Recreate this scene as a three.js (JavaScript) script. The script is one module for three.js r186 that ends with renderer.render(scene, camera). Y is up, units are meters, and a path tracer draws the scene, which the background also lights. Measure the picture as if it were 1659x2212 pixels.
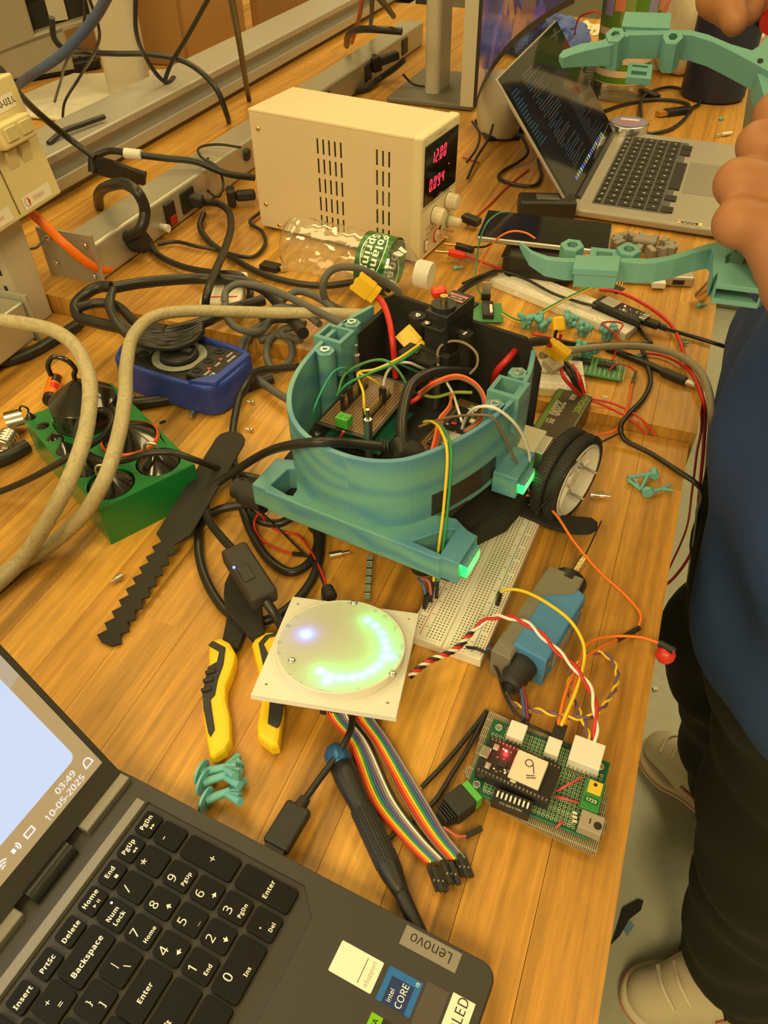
import * as THREE from 'three';
import { RectAreaLightUniformsLib } from 'three/addons/lights/RectAreaLightUniformsLib.js';
import { RoundedBoxGeometry } from 'three/addons/geometries/RoundedBoxGeometry.js';
import { MarchingCubes } from 'three/addons/objects/MarchingCubes.js';
import { mergeGeometries, toCreasedNormals } from 'three/addons/utils/BufferGeometryUtils.js';

// ---------- camera, lights, exposure ----------
const V = (x, y, z) => new THREE.Vector3(x, y, z);
const scene = new THREE.Scene();
const IW = 1659, IH = 2212, FL = 1660;                 // picture size and focal length in its pixels
const CAM = V(-0.0558, 0.4419, 0.6061);                // metres; the near bench top is y = 0
const camF = V(-0.2698, -0.6906, -0.6711).normalize(), camU = V(-0.2379, 0.7231, -0.6485).normalize();
const camR = camF.clone().cross(camU).normalize();
camU.copy(camR).cross(camF).normalize();
const camera = new THREE.PerspectiveCamera(2 * Math.atan(IH / 2 / FL) * 180 / Math.PI, IW / IH, 0.02, 30);
camera.position.copy(CAM); camera.up.copy(camU); camera.lookAt(CAM.clone().add(camF));
const renderer = new THREE.WebGLRenderer({ antialias: true });
renderer.toneMapping = THREE.LinearToneMapping; renderer.toneMappingExposure = 1.0;
renderer.shadowMap.enabled = true; renderer.shadowMap.type = THREE.PCFSoftShadowMap;
RectAreaLightUniformsLib.init();
const WARM = new THREE.Color().setRGB(1, 0.76, 0.325);  // the room's warm lamps
const PANELS = [[0.75, -0.55, 6], [-1.15, -0.15, 1.8], [0.45, 2.3, 21], [-1.25, -2.0, 5.5], [0.6, -2.1, 7], [-1.2, 2.2, 12]];  // last panel is added fill from behind the camera; third boosted for it
scene.background = new THREE.Color(0x000000);

// ---------- helpers ----------
let seed = 7;
const rnd = () => { seed = (seed * 1664525 + 1013904223) >>> 0; return seed / 4294967296; };
const rr = (a, b) => a + (b - a) * rnd();
const ray = (px, py) => camR.clone().multiplyScalar((px - IW / 2) / FL).addScaledVector(camU, -(py - IH / 2) / FL).add(camF);
// the point seen at a picture position whose height above the near bench is y
const P = (px, py, y = 0) => { const d = ray(px, py); return CAM.clone().addScaledVector(d, (y - CAM.y) / d.y); };
// the far bench stands slightly out of level: its top is y = F0 - FS * x
const F0 = 0.011, FS = 0.0157, Fy = x => F0 - FS * x;
const F = (px, py, dy = 0) => { const d = ray(px, py); return CAM.clone().addScaledVector(d, (F0 - FS * CAM.x + dy - CAM.y) / (d.y + FS * d.x)); };
const D = (px, py, dist) => CAM.clone().addScaledVector(ray(px, py), dist);
const rgb = (r, g, b) => new THREE.Color().setRGB(r, g, b);
const mats = {};
function mat(r, g, b, rough = 0.6, metal = 0, ex) {
  const k = [r, g, b, rough, metal, ex ? JSON.stringify(ex) : ''].join();
  return mats[k] || (mats[k] = new THREE.MeshPhysicalMaterial({ color: rgb(r, g, b), roughness: rough, metalness: metal, ...(ex || {}) }));
}
const glow = (r, g, b, i) => new THREE.MeshStandardMaterial({ color: rgb(0.02, 0.02, 0.02), emissive: rgb(r, g, b), emissiveIntensity: i, roughness: 0.5 });
const used = {};
const numbered = n => { const k = used[n] = (used[n] ?? -1) + 1; return k ? n + '_' + String(k).padStart(3, '0') : n; };
function tag(o, label, category, group) { o.userData.label = label; o.userData.category = category; if (group) o.userData.group = group; return o; }
function thing(name, label, category, pos, yaw = 0, group) {
  const o = new THREE.Group(); o.name = numbered(name); scene.add(o);
  if (pos) o.position.copy(pos);
  o.rotation.order = 'ZYX'; o.rotation.y = yaw;
  return tag(o, label, category, group);
}
const onFar = o => { o.rotation.z = -FS; return o; };
function M(name, geo, m, parent, x, y, z) {
  const o = new THREE.Mesh(Array.isArray(geo) ? join(geo) : geo, m); o.name = name; o.castShadow = o.receiveShadow = true;
  if (x !== undefined) o.position.set(x, y, z);
  (parent || scene).add(o); return o;
}
function one(name, geo, m, label, category, group) { const o = M(numbered(name), geo, m, scene); return tag(o, label, category, group); }
function join(a) {
  const l = a.map(g => { g = g.index ? g.toNonIndexed() : g.clone(); for (const k of Object.keys(g.attributes)) if (!['position', 'normal', 'uv'].includes(k)) g.deleteAttribute(k); if (!g.attributes.uv) g.setAttribute('uv', new THREE.BufferAttribute(new Float32Array(g.attributes.position.count * 2), 2)); return g; });
  return mergeGeometries(l);
}
const bx = (w, h, d, x = 0, y = 0, z = 0, ry = 0) => { const g = new THREE.BoxGeometry(w, h, d); if (ry) g.rotateY(ry); return g.translate(x, y, z); };
const rb = (w, h, d, r = 0.002, x = 0, y = 0, z = 0, s = 2) => new RoundedBoxGeometry(w, h, d, s, Math.min(r, w * 0.49, h * 0.49, d * 0.49)).translate(x, y, z);
const cy = (r1, r2, h, x = 0, y = 0, z = 0, n = 24) => new THREE.CylinderGeometry(r1, r2, h, n).translate(x, y, z);
const sp = (r, x = 0, y = 0, z = 0, n = 16) => new THREE.SphereGeometry(r, n, Math.max(8, n * 0.6 | 0)).translate(x, y, z);
const lathe = (pts, n = 32) => new THREE.LatheGeometry(pts.map(p => new THREE.Vector2(p[0], p[1])), n);
// cylinder from a to b
function rod(a, b, r1, r2 = r1, n = 12) {
  const d = b.clone().sub(a), g = new THREE.CylinderGeometry(r2, r1, d.length(), n);
  g.applyQuaternion(new THREE.Quaternion().setFromUnitVectors(V(0, 1, 0), d.clone().normalize()));
  return g.translate((a.x + b.x) / 2, (a.y + b.y) / 2, (a.z + b.z) / 2);
}
// box from a to b with a square-ish section
function bar(a, b, w, h, r = 0) {
  const d = b.clone().sub(a), L = d.length(), z = d.normalize(), x = V(0, 1, 0).cross(z);
  if (x.length() < 1e-4) x.set(1, 0, 0); x.normalize(); const y = z.clone().cross(x);
  const g = r ? rb(w, h, L, r) : new THREE.BoxGeometry(w, h, L);
  g.applyMatrix4(new THREE.Matrix4().makeBasis(x, y, z));
  return g.translate((a.x + b.x) / 2, (a.y + b.y) / 2, (a.z + b.z) / 2);
}
function tube(pts, r, seg, n = 8, closed = false) {
  const c = new THREE.CatmullRomCurve3(pts, closed, 'centripetal');
  const g = new THREE.TubeGeometry(c, seg || Math.max(16, pts.length * 8), r, n, closed);
  if (closed) return g;
  const caps = [0, 1].map(t => { const k = new THREE.CircleGeometry(r, n), dir = c.getTangentAt(t).multiplyScalar(t ? 1 : -1); k.applyQuaternion(new THREE.Quaternion().setFromUnitVectors(V(0, 0, 1), dir)); const q = c.getPointAt(t); return k.translate(q.x, q.y, q.z); });
  return join([g, ...caps]);
}
// picture positions [px, py, height] to points on the near (P) or far (F) bench
const pp = a => a.map(q => P(q[0], q[1], q[2] ?? 0.004));
const fp = a => a.map(q => F(q[0], q[1], q[2] ?? 0.004));
// flat outline at one height, extruded downwards by t (corner order free); holes optional
function slabXZ(pts, y, t, holes = [], bevel = 0) {
  const s = new THREE.Shape(pts.map(p => new THREE.Vector2(p.x, -p.z)));
  for (const h of holes) s.holes.push(new THREE.Path(h.map(p => new THREE.Vector2(p.x, -p.z))));
  const g = new THREE.ExtrudeGeometry(s, { depth: t - 2 * bevel, bevelEnabled: bevel > 0, bevelSize: bevel, bevelThickness: bevel, bevelOffset: -bevel, bevelSegments: 2, curveSegments: 10 });
  return g.rotateX(-Math.PI / 2).translate(0, y - t + bevel, 0);
}
const shapeXY = (pts, d, bevel = 0, holes = []) => {
  const s = new THREE.Shape(pts.map(p => new THREE.Vector2(p[0], p[1])));
  for (const h of holes) s.holes.push(new THREE.Path(h.map(p => new THREE.Vector2(p[0], p[1]))));
  return new THREE.ExtrudeGeometry(s, { depth: d - 2 * bevel, bevelEnabled: bevel > 0, bevelSize: bevel, bevelThickness: bevel, bevelOffset: -bevel, bevelSegments: 2 }).translate(0, 0, bevel);
};
const plan = (pts, y0, h, bevel = 0, holes = []) => shapeXY(pts.map(p => [p[0], -p[1]]), h, bevel, holes.map(q => q.map(p => [p[0], -p[1]]))).rotateX(-Math.PI / 2).translate(0, y0, 0);   // pts [x, z]
const circ = (cx, cz, r, n = 12, ph = 0) => Array.from({ length: n }, (_, i) => [cx + r * Math.cos(ph + i / n * 6.2832), cz + r * Math.sin(ph + i / n * 6.2832)]);
const smooth = (pts, n = 60, closed = false) => new THREE.CatmullRomCurve3(pts.map(p => V(p[0], 0, p[1])), closed, 'centripetal').getPoints(n).map(q => [q.x, q.z]);
const yawOf = (a, b) => Math.atan2(-(b.z - a.z), b.x - a.x);
const texes = [];
function canvasTex(w, h, draw) {
  const c = document.createElement('canvas'); c.width = w; c.height = h; const x = c.getContext('2d'); draw(x, w, h);
  const t = new THREE.CanvasTexture(c); t.colorSpace = THREE.SRGBColorSpace; t.magFilter = THREE.LinearFilter; t.anisotropy = 8; return t;
}
const print = (w, h, draw, rough = 0.5, ex) => new THREE.MeshPhysicalMaterial({ map: canvasTex(w, h, draw), roughness: rough, ...(ex || {}) });
// a flat printed label lying in the XZ plane (text reads along +x, top towards -z)
const decal = (w, d) => new THREE.PlaneGeometry(w, d).rotateX(-Math.PI / 2);
function text(x, s, px, py, size, color, font = 'sans-serif', bold = true, align = 'center') { x.fillStyle = color; x.font = (bold ? 'bold ' : '') + size + 'px ' + font; x.textAlign = align; x.textBaseline = 'middle'; x.fillText(s, px, py); }
// value noise
const hash = (x, y) => { let h = (x * 374761393 + y * 668265263) | 0; h = Math.imul(h ^ (h >>> 13), 1274126177); return ((h ^ (h >>> 16)) >>> 0) / 4294967296; };
function noise(x, y) { const xi = Math.floor(x), yi = Math.floor(y), u = x - xi, v = y - yi, a = u * u * (3 - 2 * u), b = v * v * (3 - 2 * v); return (hash(xi, yi) * (1 - a) + hash(xi + 1, yi) * a) * (1 - b) + (hash(xi, yi + 1) * (1 - a) + hash(xi + 1, yi + 1) * a) * b; }
function dataTex(w, h, fn, srgb = true) {
  const a = new Uint8Array(w * h * 4);
  for (let j = 0; j < h; j++) for (let i = 0; i < w; i++) { const c = fn(i / w, j / h), k = (j * w + i) * 4; a[k] = c[0]; a[k + 1] = c[1]; a[k + 2] = c[2]; a[k + 3] = 255; }
  const t = new THREE.DataTexture(a, w, h); t.wrapS = t.wrapT = THREE.RepeatWrapping; t.magFilter = THREE.LinearFilter; t.minFilter = THREE.LinearMipmapLinearFilter; t.generateMipmaps = true;
  if (srgb) t.colorSpace = THREE.SRGBColorSpace; t.needsUpdate = true; return t;
}
// smooth bodies: capsules [a, ra, b, rb] joined with a smooth minimum
function blob(caps, cell, k = 0.012, warp) {
  const mn = V(9, 9, 9), mx = V(-9, -9, -9);
  for (const [a, ra, b, rb_] of caps) for (const [p, r] of [[a, ra], [b, rb_]]) { mn.min(p.clone().subScalar(r + 2 * cell)); mx.max(p.clone().addScalar(r + 2 * cell)); }
  const c = mn.clone().add(mx).multiplyScalar(0.5), half = Math.max(mx.x - mn.x, mx.y - mn.y, mx.z - mn.z) / 2 + cell * 2;
  const n = Math.ceil(half * 2 / cell), mc = new MarchingCubes(n, mat(1, 1, 1), false, false, 400000);
  mc.isolation = 0; const q = V(0, 0, 0), t = V(0, 0, 0);
  for (let z = 0; z < n; z++) for (let y = 0; y < n; y++) for (let x = 0; x < n; x++) {
    q.set((x / n * 2 - 1) * half + c.x, (y / n * 2 - 1) * half + c.y, (z / n * 2 - 1) * half + c.z);
    let d = 9;
    for (const [a, ra, b, rb_] of caps) {
      t.copy(b).sub(a); const L = t.lengthSq(); const h = L ? Math.max(0, Math.min(1, (q.x - a.x) * t.x / L + (q.y - a.y) * t.y / L + (q.z - a.z) * t.z / L)) : 0;
      const e = Math.hypot(q.x - a.x - t.x * h, q.y - a.y - t.y * h, q.z - a.z - t.z * h) - (ra + (rb_ - ra) * h);
      const m = Math.max(k - Math.abs(d - e), 0) / k; d = Math.min(d, e) - m * m * k * 0.25;
    }
    if (warp) d += warp(q);
    mc.field[x + y * n + z * n * n] = -d;
  }
  mc.update();
  const g = new THREE.BufferGeometry(), cnt = mc.count;
  const pos = new Float32Array(cnt * 3); for (let i = 0; i < cnt * 3; i += 3) { pos[i] = mc.positionArray[i] * half + c.x; pos[i + 1] = mc.positionArray[i + 1] * half + c.y; pos[i + 2] = mc.positionArray[i + 2] * half + c.z; }
  g.setAttribute('position', new THREE.BufferAttribute(pos, 3));
  g.setAttribute('normal', new THREE.BufferAttribute(new Float32Array(mc.normalArray.slice(0, cnt * 3)), 3));
  return g;
}
// common materials
const K = {
  black: mat(0.018, 0.018, 0.019, 0.45), rubber: mat(0.022, 0.022, 0.023, 0.6), matte: mat(0.02, 0.019, 0.018, 0.8), cord: mat(0.02, 0.02, 0.02, 0.38),
  grey: mat(0.11, 0.115, 0.12, 0.6), steel: mat(0.72, 0.71, 0.69, 0.25, 1), zinc: mat(0.62, 0.61, 0.58, 0.38, 1), brass: mat(0.85, 0.62, 0.3, 0.25, 1),
  white: mat(0.8, 0.8, 0.77, 0.45), cream: mat(0.78, 0.72, 0.56, 0.5), red: mat(0.62, 0.025, 0.02, 0.4), orange: mat(0.85, 0.2, 0.02, 0.4), yellow: mat(0.86, 0.62, 0.03, 0.4),
  green: mat(0.03, 0.3, 0.14, 0.4), blue: mat(0.05, 0.12, 0.35, 0.4), purple: mat(0.17, 0.1, 0.26, 0.4), brown: mat(0.2, 0.12, 0.06, 0.5), tan: mat(0.55, 0.49, 0.36, 0.6),
  teal: mat(0.15, 0.46, 0.5, 0.5), pcb: mat(0.02, 0.17, 0.1, 0.4), xt: mat(0.9, 0.55, 0.02, 0.4), gold: mat(0.9, 0.62, 0.2, 0.3, 1), paintgrey: mat(0.42, 0.42, 0.38, 0.4),
  beige: mat(0.74, 0.63, 0.44, 0.45),
};
K.tan2 = mat(0.5, 0.47, 0.36, 0.6);
// ---------- the setting ----------
const structure = o => { o.userData.kind = 'structure'; return o; };
const FLOOR = -0.85, CEIL = 2.05;
const floorTex = dataTex(512, 512, (u, v) => { const n = noise(u * 40, v * 40) * 0.5 + noise(u * 200, v * 200) * 0.5, s = noise(u * 9 + 3, v * 9) > 0.8 ? -5 : 0; const k = 176 + n * 16 + s; return [k * 0.985, k, k * 0.93]; });
floorTex.repeat.set(4, 4);
structure(M('floor', bx(7, 0.1, 8, 0.3, FLOOR - 0.05, -0.5), new THREE.MeshPhysicalMaterial({ map: floorTex, roughness: 0.38 })));
const wallM = mat(0.8, 0.79, 0.74, 0.8);
structure(M('ceiling', bx(7, 0.1, 8, 0.3, CEIL + 0.05, -0.5), mat(0.75, 0.74, 0.7, 0.9)));
structure(M('wall_left', bx(0.1, 3, 8, -3.25, 0.6, -0.5), wallM)); structure(M('wall_right', bx(0.1, 3, 8, 3.85, 0.6, -0.5), wallM));
structure(M('wall_back', bx(7.2, 3, 0.1, 0.3, 0.6, -4.55), wallM)); structure(M('wall_front', bx(7.2, 3, 0.1, 0.3, 0.6, 3.55), wallM));
PANELS.forEach(([x, z, i], k) => {
  const t = thing('ceiling_light', ['ceiling light panel over the aisle beside the person', 'ceiling light panel over the opposite bench', 'ceiling light panel behind the photographer on the right, boosted as fill', 'ceiling light panel farthest to the back left', 'ceiling light panel farthest to the back right', 'added fill light panel behind the photographer on the left'][k], 'light', V(x, CEIL - 0.03, z));
  M('frame', [bx(0.66, 0.03, 0.03, 0, 0.012, 0.62), bx(0.66, 0.03, 0.03, 0, 0.012, -0.62), bx(0.03, 0.03, 1.2, 0.315, 0.012, 0), bx(0.03, 0.03, 1.2, -0.315, 0.012, 0)], mat(0.7, 0.7, 0.68, 0.5), t);
  M('diffuser', bx(0.6, 0.008, 1.2, 0, 0.005, 0), new THREE.MeshStandardMaterial({ color: rgb(0.8, 0.8, 0.78), emissive: WARM, emissiveIntensity: 4, roughness: 0.6 }), t);
  const L = new THREE.RectAreaLight(WARM, i, 0.6, 1.2); L.position.set(0, -0.01, 0); L.rotation.x = -Math.PI / 2; t.add(L); L.name = 'lamp';
});

// maple butcher-block tops, every strip a piece of its own
const woodTex = dataTex(1024, 1024, (u, v) => {
  const w = noise(u * 7, v * 2) * 0.16, g = noise(u * 90 + w * 60, v * 5), f = noise(u * 420, v * 26), c = noise(u * 14 + 9, v * 1.6 + 4), fl = noise(u * 150, v * 90);
  let k = 0.76 + 0.13 * g + 0.08 * f + 0.14 * (c - 0.5) + 0.07 * (fl - 0.5);
  const st = noise(u * 26 + 40, v * 1.3); if (st > 0.76) k -= (st - 0.76) * 0.9;
  const r = Math.min(1, k); return [255 * Math.min(1, r * 0.9), 255 * Math.min(1, r * (0.665 + 0.02 * c)), 255 * Math.min(1, r * 0.295)];
});
const woodBump = dataTex(512, 512, (u, v) => { const k = 128 + 60 * (noise(u * 160, v * 14) - 0.5) + 60 * (noise(u * 60, v * 60) - 0.5); return [k, k, k]; }, false);
const woodMats = [[1, 0.99, 0.98], [0.95, 0.92, 0.88], [1.0, 1.0, 1.0], [0.9, 0.85, 0.78], [0.98, 0.96, 0.92], [0.93, 0.88, 0.82]].map(c => new THREE.MeshPhysicalMaterial({ map: woodTex, color: rgb(...c), roughness: 0.42, bumpMap: woodBump, bumpScale: 0.0003, clearcoat: 0.15, clearcoatRoughness: 0.35 }));
const endMat = mat(0.3, 0.17, 0.07, 0.7);
function strip(w, len, t, off) {
  const g = bx(w, t, len, 0, -t / 2, 0), p = g.attributes.position, n = g.attributes.normal, uv = g.attributes.uv;
  for (let i = 0; i < p.count; i++) { const u = Math.abs(n.getX(i)) > 0.5 ? p.getY(i) : p.getX(i), v = Math.abs(n.getZ(i)) > 0.5 ? p.getY(i) : p.getZ(i); uv.setXY(i, u / 0.3 + off, v / 1.1 + off * 3.7); }
  return g;
}
function bench(label, x0, x1, z0, z1, y, tilt) {
  const t = thing('workbench', label, 'workbench', V(0, y, 0)); if (tilt) t.rotation.z = -FS;
  const n = Math.round((x1 - x0) / 0.04), w = (x1 - x0) / n, th = 0.042;
  const gs = [0.0, 0.137, 0.29, 0.43, 0.61, 0.77].map(o => strip(w - 0.0003, z1 - z0, th, o));
  for (let i = 0; i < n; i++) M('plank', gs[Math.floor(rnd() * 6)], woodMats[Math.floor(rnd() * 6)], t, x1 - w * (i + 0.5), 0, (z0 + z1) / 2);
  M('underframe', [bx(x1 - x0 - 0.1, 0.05, z1 - z0 - 0.08, (x0 + x1) / 2, -th - 0.026, (z0 + z1) / 2)], mat(0.1, 0.1, 0.1, 0.6), t);
  for (const [a, b] of [[x0 + 0.1, z0 + 0.1], [x1 - 0.1, z0 + 0.1], [x0 + 0.1, z1 - 0.1], [x1 - 0.1, z1 - 0.1]]) M('leg', bx(0.05, 0.78 + y, 0.05, a, -th - 0.05 - (0.78 + y) / 2 + 0.02, b), mat(0.1, 0.1, 0.1, 0.6), t);
  return t;
}
bench('maple butcher-block workbench in the foreground with the robot on it', -0.875, 0, -0.003, 1.25, 0);
bench('higher maple workbench behind the robot, carrying the bench power supply', -0.875, 0.004, -1.58, -0.0045, F0, true);
bench('maple workbench on the far side of the steel rails', -2.0, -0.955, -2.6, 0.6, 0.026);

// steel rail, power strips and slotted post between the benches
{
  const m = mat(0.46, 0.45, 0.42, 0.42, 0.35), t = thing('steel_rail', 'long dusty stepped steel rail running between the two bench rows', 'rail', V(-0.89, Fy(-0.89), -0.9));
  M('top_flange', rb(0.09, 0.012, 2.2, 0.003, -0.02, 0.052, 0), m, t); M('web', rb(0.018, 0.046, 2.2, 0.002, 0.0, 0.024, 0), m, t); M('lip', rb(0.02, 0.018, 2.2, 0.003, 0.016, 0.018, 0), m, t);
}
const raceM = mat(0.5, 0.48, 0.42, 0.33, 0.5);
function screwHead(parent, name, p, r, dir, m = K.steel) { const g = join([new THREE.SphereGeometry(r, 14, 8, 0, 6.2832, 0, 1.2).scale(1, 0.6, 1), bx(r * 1.1, r * 0.12, r * 0.2, 0, r * 0.55, 0)]); g.applyQuaternion(new THREE.Quaternion().setFromUnitVectors(V(0, 1, 0), dir)); return M(name, g, m, parent, p.x, p.y, p.z); }
{
  const x = -0.692, y0 = Fy(x) + 0.001, z0 = -0.05, z1 = -1.2;
  const t = thing('power_strip', 'long grey metal power strip with plugs beside the power supply', 'power strip', V(x, y0, 0));
  M('channel', rb(0.05, 0.043, z0 - z1, 0.004, 0, 0.0215, (z0 + z1) / 2, 3), raceM, t);
  M('end_plate', plan([[-0.045, -0.001], [0.03, -0.001], [0.03, 0.003], [-0.045, 0.003]], 0.0, 0.06), mat(0.42, 0.42, 0.38, 0.45, 0.4), t, 0, -0.003, -0.049);
  for (const [a, b] of [[-0.03, 0.047], [-0.03, 0.016], [0.02, 0.045], [0.02, 0.008]]) screwHead(t, 'screw', V(a, b, -0.045), 0.004, V(0, 0, 1));
  const q = F(335, 452, 0.025); M('rocker_switch', [rb(0.006, 0.03, 0.02, 0.002, 0.0265, 0.021, q.z)], K.black, t); M('red_rocker', rb(0.004, 0.01, 0.014, 0.001, 0.0295, 0.014, q.z), mat(0.4, 0.02, 0.02, 0.3), t);
  M('breaker_button', cy(0.005, 0.005, 0.012, 0, 0, 0, 14).rotateZ(Math.PI / 2).translate(0.03, 0.012, q.z + 0.022), K.white, t);
  const gz = F(270, 512, 0.025).z; M('cable_gland', cy(0.013, 0.013, 0.02, 0, 0, 0, 6).rotateZ(Math.PI / 2).translate(0.034, 0.021, gz), K.black, t);
  for (const pz of [-0.245, -0.47, -0.69, -0.88, -1.08]) M('outlet', rb(0.004, 0.028, 0.032, 0.002, 0.0255, 0.022, pz), K.black, t);
}
{
  const t = thing('power_strip', 'short grey metal power strip cut off by the left edge below the post', 'power strip', V(-0.695, 0.012, 0));
  M('channel', rb(0.05, 0.045, 0.5, 0.004, 0, 0.0225, 0.315, 3), raceM, t); M('end_plate', rb(0.06, 0.055, 0.003, 0.001, 0, 0.024, 0.064), mat(0.42, 0.42, 0.38, 0.45, 0.4), t);
  screwHead(t, 'screw', V(-0.022, 0.045, 0.062), 0.004, V(0, 0, -1));
}
{
  const t = thing('slotted_post', 'upright slotted steel post at the left edge holding the power strips', 'post', V(-0.735, 0, 0.02));
  const m = mat(0.6, 0.57, 0.49, 0.4, 0.2);
  M('post_body', [rb(0.036, 0.32, 0.04, 0.003, 0.012, 0.16, 0)], m, t); M('post_side', rb(0.03, 0.32, 0.036, 0.002, -0.02, 0.16, 0.018), mat(0.4, 0.39, 0.36, 0.45, 0.3), t);
  for (let i = 0; i < 10; i++) for (const s of [-1, 1]) M('slot', rb(0.0035, 0.014, 0.002, 0.0005, 0.012 + s * 0.006, 0.02 + i * 0.026, 0.0201), K.matte, t);
}
{
  // data outlet panel fixed to the post
  const a = F(0, 505, 0.1), b = F(135, 417, 0.1), c = P(63, 184, a.y + 0.1);
  const t = thing('data_outlet_panel', 'cream plastic data outlet panel with a printed label at the left edge', 'outlet panel', b, 0);
  const xd = b.clone().sub(a).normalize(); const up = V(-0.15, 0.98, -0.12).normalize(); const zd = xd.clone().cross(up).normalize(); up.copy(zd).cross(xd);
  t.quaternion.setFromRotationMatrix(new THREE.Matrix4().makeBasis(xd, up, zd));
  const cm = mat(0.78, 0.68, 0.38, 0.45), Wd = 0.16, Hd = 0.118;
  M('plate', rb(Wd, Hd, 0.014, 0.003, -Wd / 2, Hd / 2, -0.007, 3), cm, t); M('back_box', rb(Wd - 0.03, Hd - 0.02, 0.03, 0.003, -Wd / 2, Hd / 2, -0.03), cm, t);
  const lab = (s, logo) => (x, w, h) => { x.fillStyle = '#f4efe4'; x.fillRect(0, 0, w, h); if (s) text(x, s, w / 2, h / 2, h * 0.62, '#3a352c'); if (logo) { x.fillStyle = '#c0282c'; x.beginPath(); x.moveTo(w * 0.18, h * 0.12); x.quadraticCurveTo(w * 0.3, h * 0.5, w * 0.18, h * 0.9); x.fill(); x.strokeStyle = '#777'; x.lineWidth = 4; x.beginPath(); x.arc(w * 0.15, h * 0.5, h * 0.3, 1.5, 4.7); x.stroke(); text(x, logo, w * 0.55, h * 0.5, h * 0.42, '#b05048', 'sans-serif', false); } };
  for (const i of [0, 1]) {
    const x0 = -0.012 - i * 0.066;
    M('printed_label', new THREE.PlaneGeometry(0.056, 0.013), print(420, 98, lab('TWN193-20-U3,U4'), 0.5), t, x0 - 0.028, 0.097, 0.0005);
    M('jack_block', [rb(0.05, 0.022, 0.016, 0.003, x0 - 0.027, 0.074, 0.006, 2)], cm, t);
    for (const j of [0, 1]) { M('jack', rb(0.017, 0.012, 0.003, 0.0008, x0 - 0.016 - j * 0.022, 0.075, 0.0145), mat(0.7, 0.6, 0.32, 0.5), t); M('dust_ramp', rb(0.015, 0.018, 0.004, 0.001).rotateX(0.3), cm, t, x0 - 0.016 - j * 0.022, 0.052, 0.001); }
    M('panel_seam', bx(0.0008, 0.05, 0.001, x0 - 0.059, 0.03, 0.0005), K.brown, t);
    M('logo_label', new THREE.PlaneGeometry(0.046, 0.013), print(256, 72, lab('', 'SIEMAX'), 0.5), t, x0 - 0.026, 0.011, 0.0006);
  }
}
// ---------- the robot ----------
const tealTex = dataTex(256, 512, (u, v) => {
  const b = Math.sin((v * 6.5 + noise(u * 5, v * 4) * 1.5 + noise(u * 14 + 7, v * 9) * 0.5 + u * 1.6) * 6.2832) * 0.5 + 0.5, n = noise(u * 6 + 3, v * 22), k = Math.min(1, Math.max(0, b * 0.75 + (n - 0.5) * 0.6)), l = 1 - 0.04 * (Math.floor(v * 300) % 2);
  const lerp = (a, c) => a + (c - a) * k; return [lerp(112, 80) * l, lerp(172, 142) * l, lerp(170, 186) * l];
});
const tealM = new THREE.MeshPhysicalMaterial({ map: tealTex, roughness: 0.42, sheen: 0.3, sheenRoughness: 0.4 });
const tealP = mat(0.15, 0.38, 0.36, 0.55);
function uvWrap(g, s = 0.14) { const p = g.attributes.position, uv = g.attributes.uv; for (let i = 0; i < p.count; i++) uv.setXY(i, (p.getX(i) + p.getZ(i) * 0.7) / 0.3, p.getY(i) / s); return g; }
const hexCol = (r, h, x, y, z, ph = 0) => new THREE.CylinderGeometry(r, r, h, 6).rotateY(ph).translate(x, y, z);
const nutG = (r, hole, h) => shapeXY(circ(0, 0, r, 6), h, h * 0.15, [circ(0, 0, hole, 12)]).rotateX(-Math.PI / 2);
// XT60-like yellow power plug, axis along +x, female holes or male pins at +x end
function xtPlug(parent, name, pos, dir, upv, male) {
  const o = new THREE.Group(); o.name = name; parent.add(o); o.position.copy(pos);
  const x = dir.clone().normalize(), z = x.clone().cross(upv).normalize(), y = z.clone().cross(x); o.quaternion.setFromRotationMatrix(new THREE.Matrix4().makeBasis(x, y, z));
  const prof = s => [[-0.004 * s, -0.008 * s], [0.004 * s, -0.008 * s], [0.004 * s, 0.0045 * s], [0.001 * s, 0.008 * s], [-0.001 * s, 0.008 * s], [-0.004 * s, 0.0045 * s]];
  M('shell', shapeXY(prof(1), 0.016, 0.0005).rotateY(Math.PI / 2), K.xt, o); M('rear_shell', shapeXY(prof(0.9), 0.006, 0.0004).rotateY(Math.PI / 2).translate(-0.0055, 0, 0), K.xt, o);
  M('emboss', bx(0.007, 0.0003, 0.009, 0.006, 0, 0).rotateX(Math.PI / 2).translate(0, 0, 0.0081), mat(0.82, 0.48, 0.02, 0.4), o);
  for (const s of [-1, 1]) { const yy = s * 0.0038; if (male) M('pin', cy(0.0016, 0.0016, 0.004, 0, 0, 0, 10).rotateZ(Math.PI / 2).translate(0.0172, 0, 0).translate(0, yy, 0), K.gold, o); else M('socket', cy(0.0019, 0.0019, 0.001, 0, 0, 0, 12).rotateZ(Math.PI / 2).translate(0.0162, yy, 0), K.matte, o); }
  if (male) M('cavity', shapeXY(prof(0.82), 0.0006).rotateY(Math.PI / 2).translate(0.0157, 0, 0), mat(0.25, 0.13, 0.01, 0.6), o);
  return o;
}
const robot = thing('robot', 'teal printed U-shaped robot full of circuit boards and wires', 'robot', V(-0.2267, 0, 0.2482), -8.2 * Math.PI / 180);
const rInv = () => { robot.updateMatrixWorld(true); return robot.matrixWorld.clone().invert(); };
const RI = rInv(), RL = (px, py, y) => P(px, py, y).applyMatrix4(RI);          // picture position to robot-local point
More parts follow.
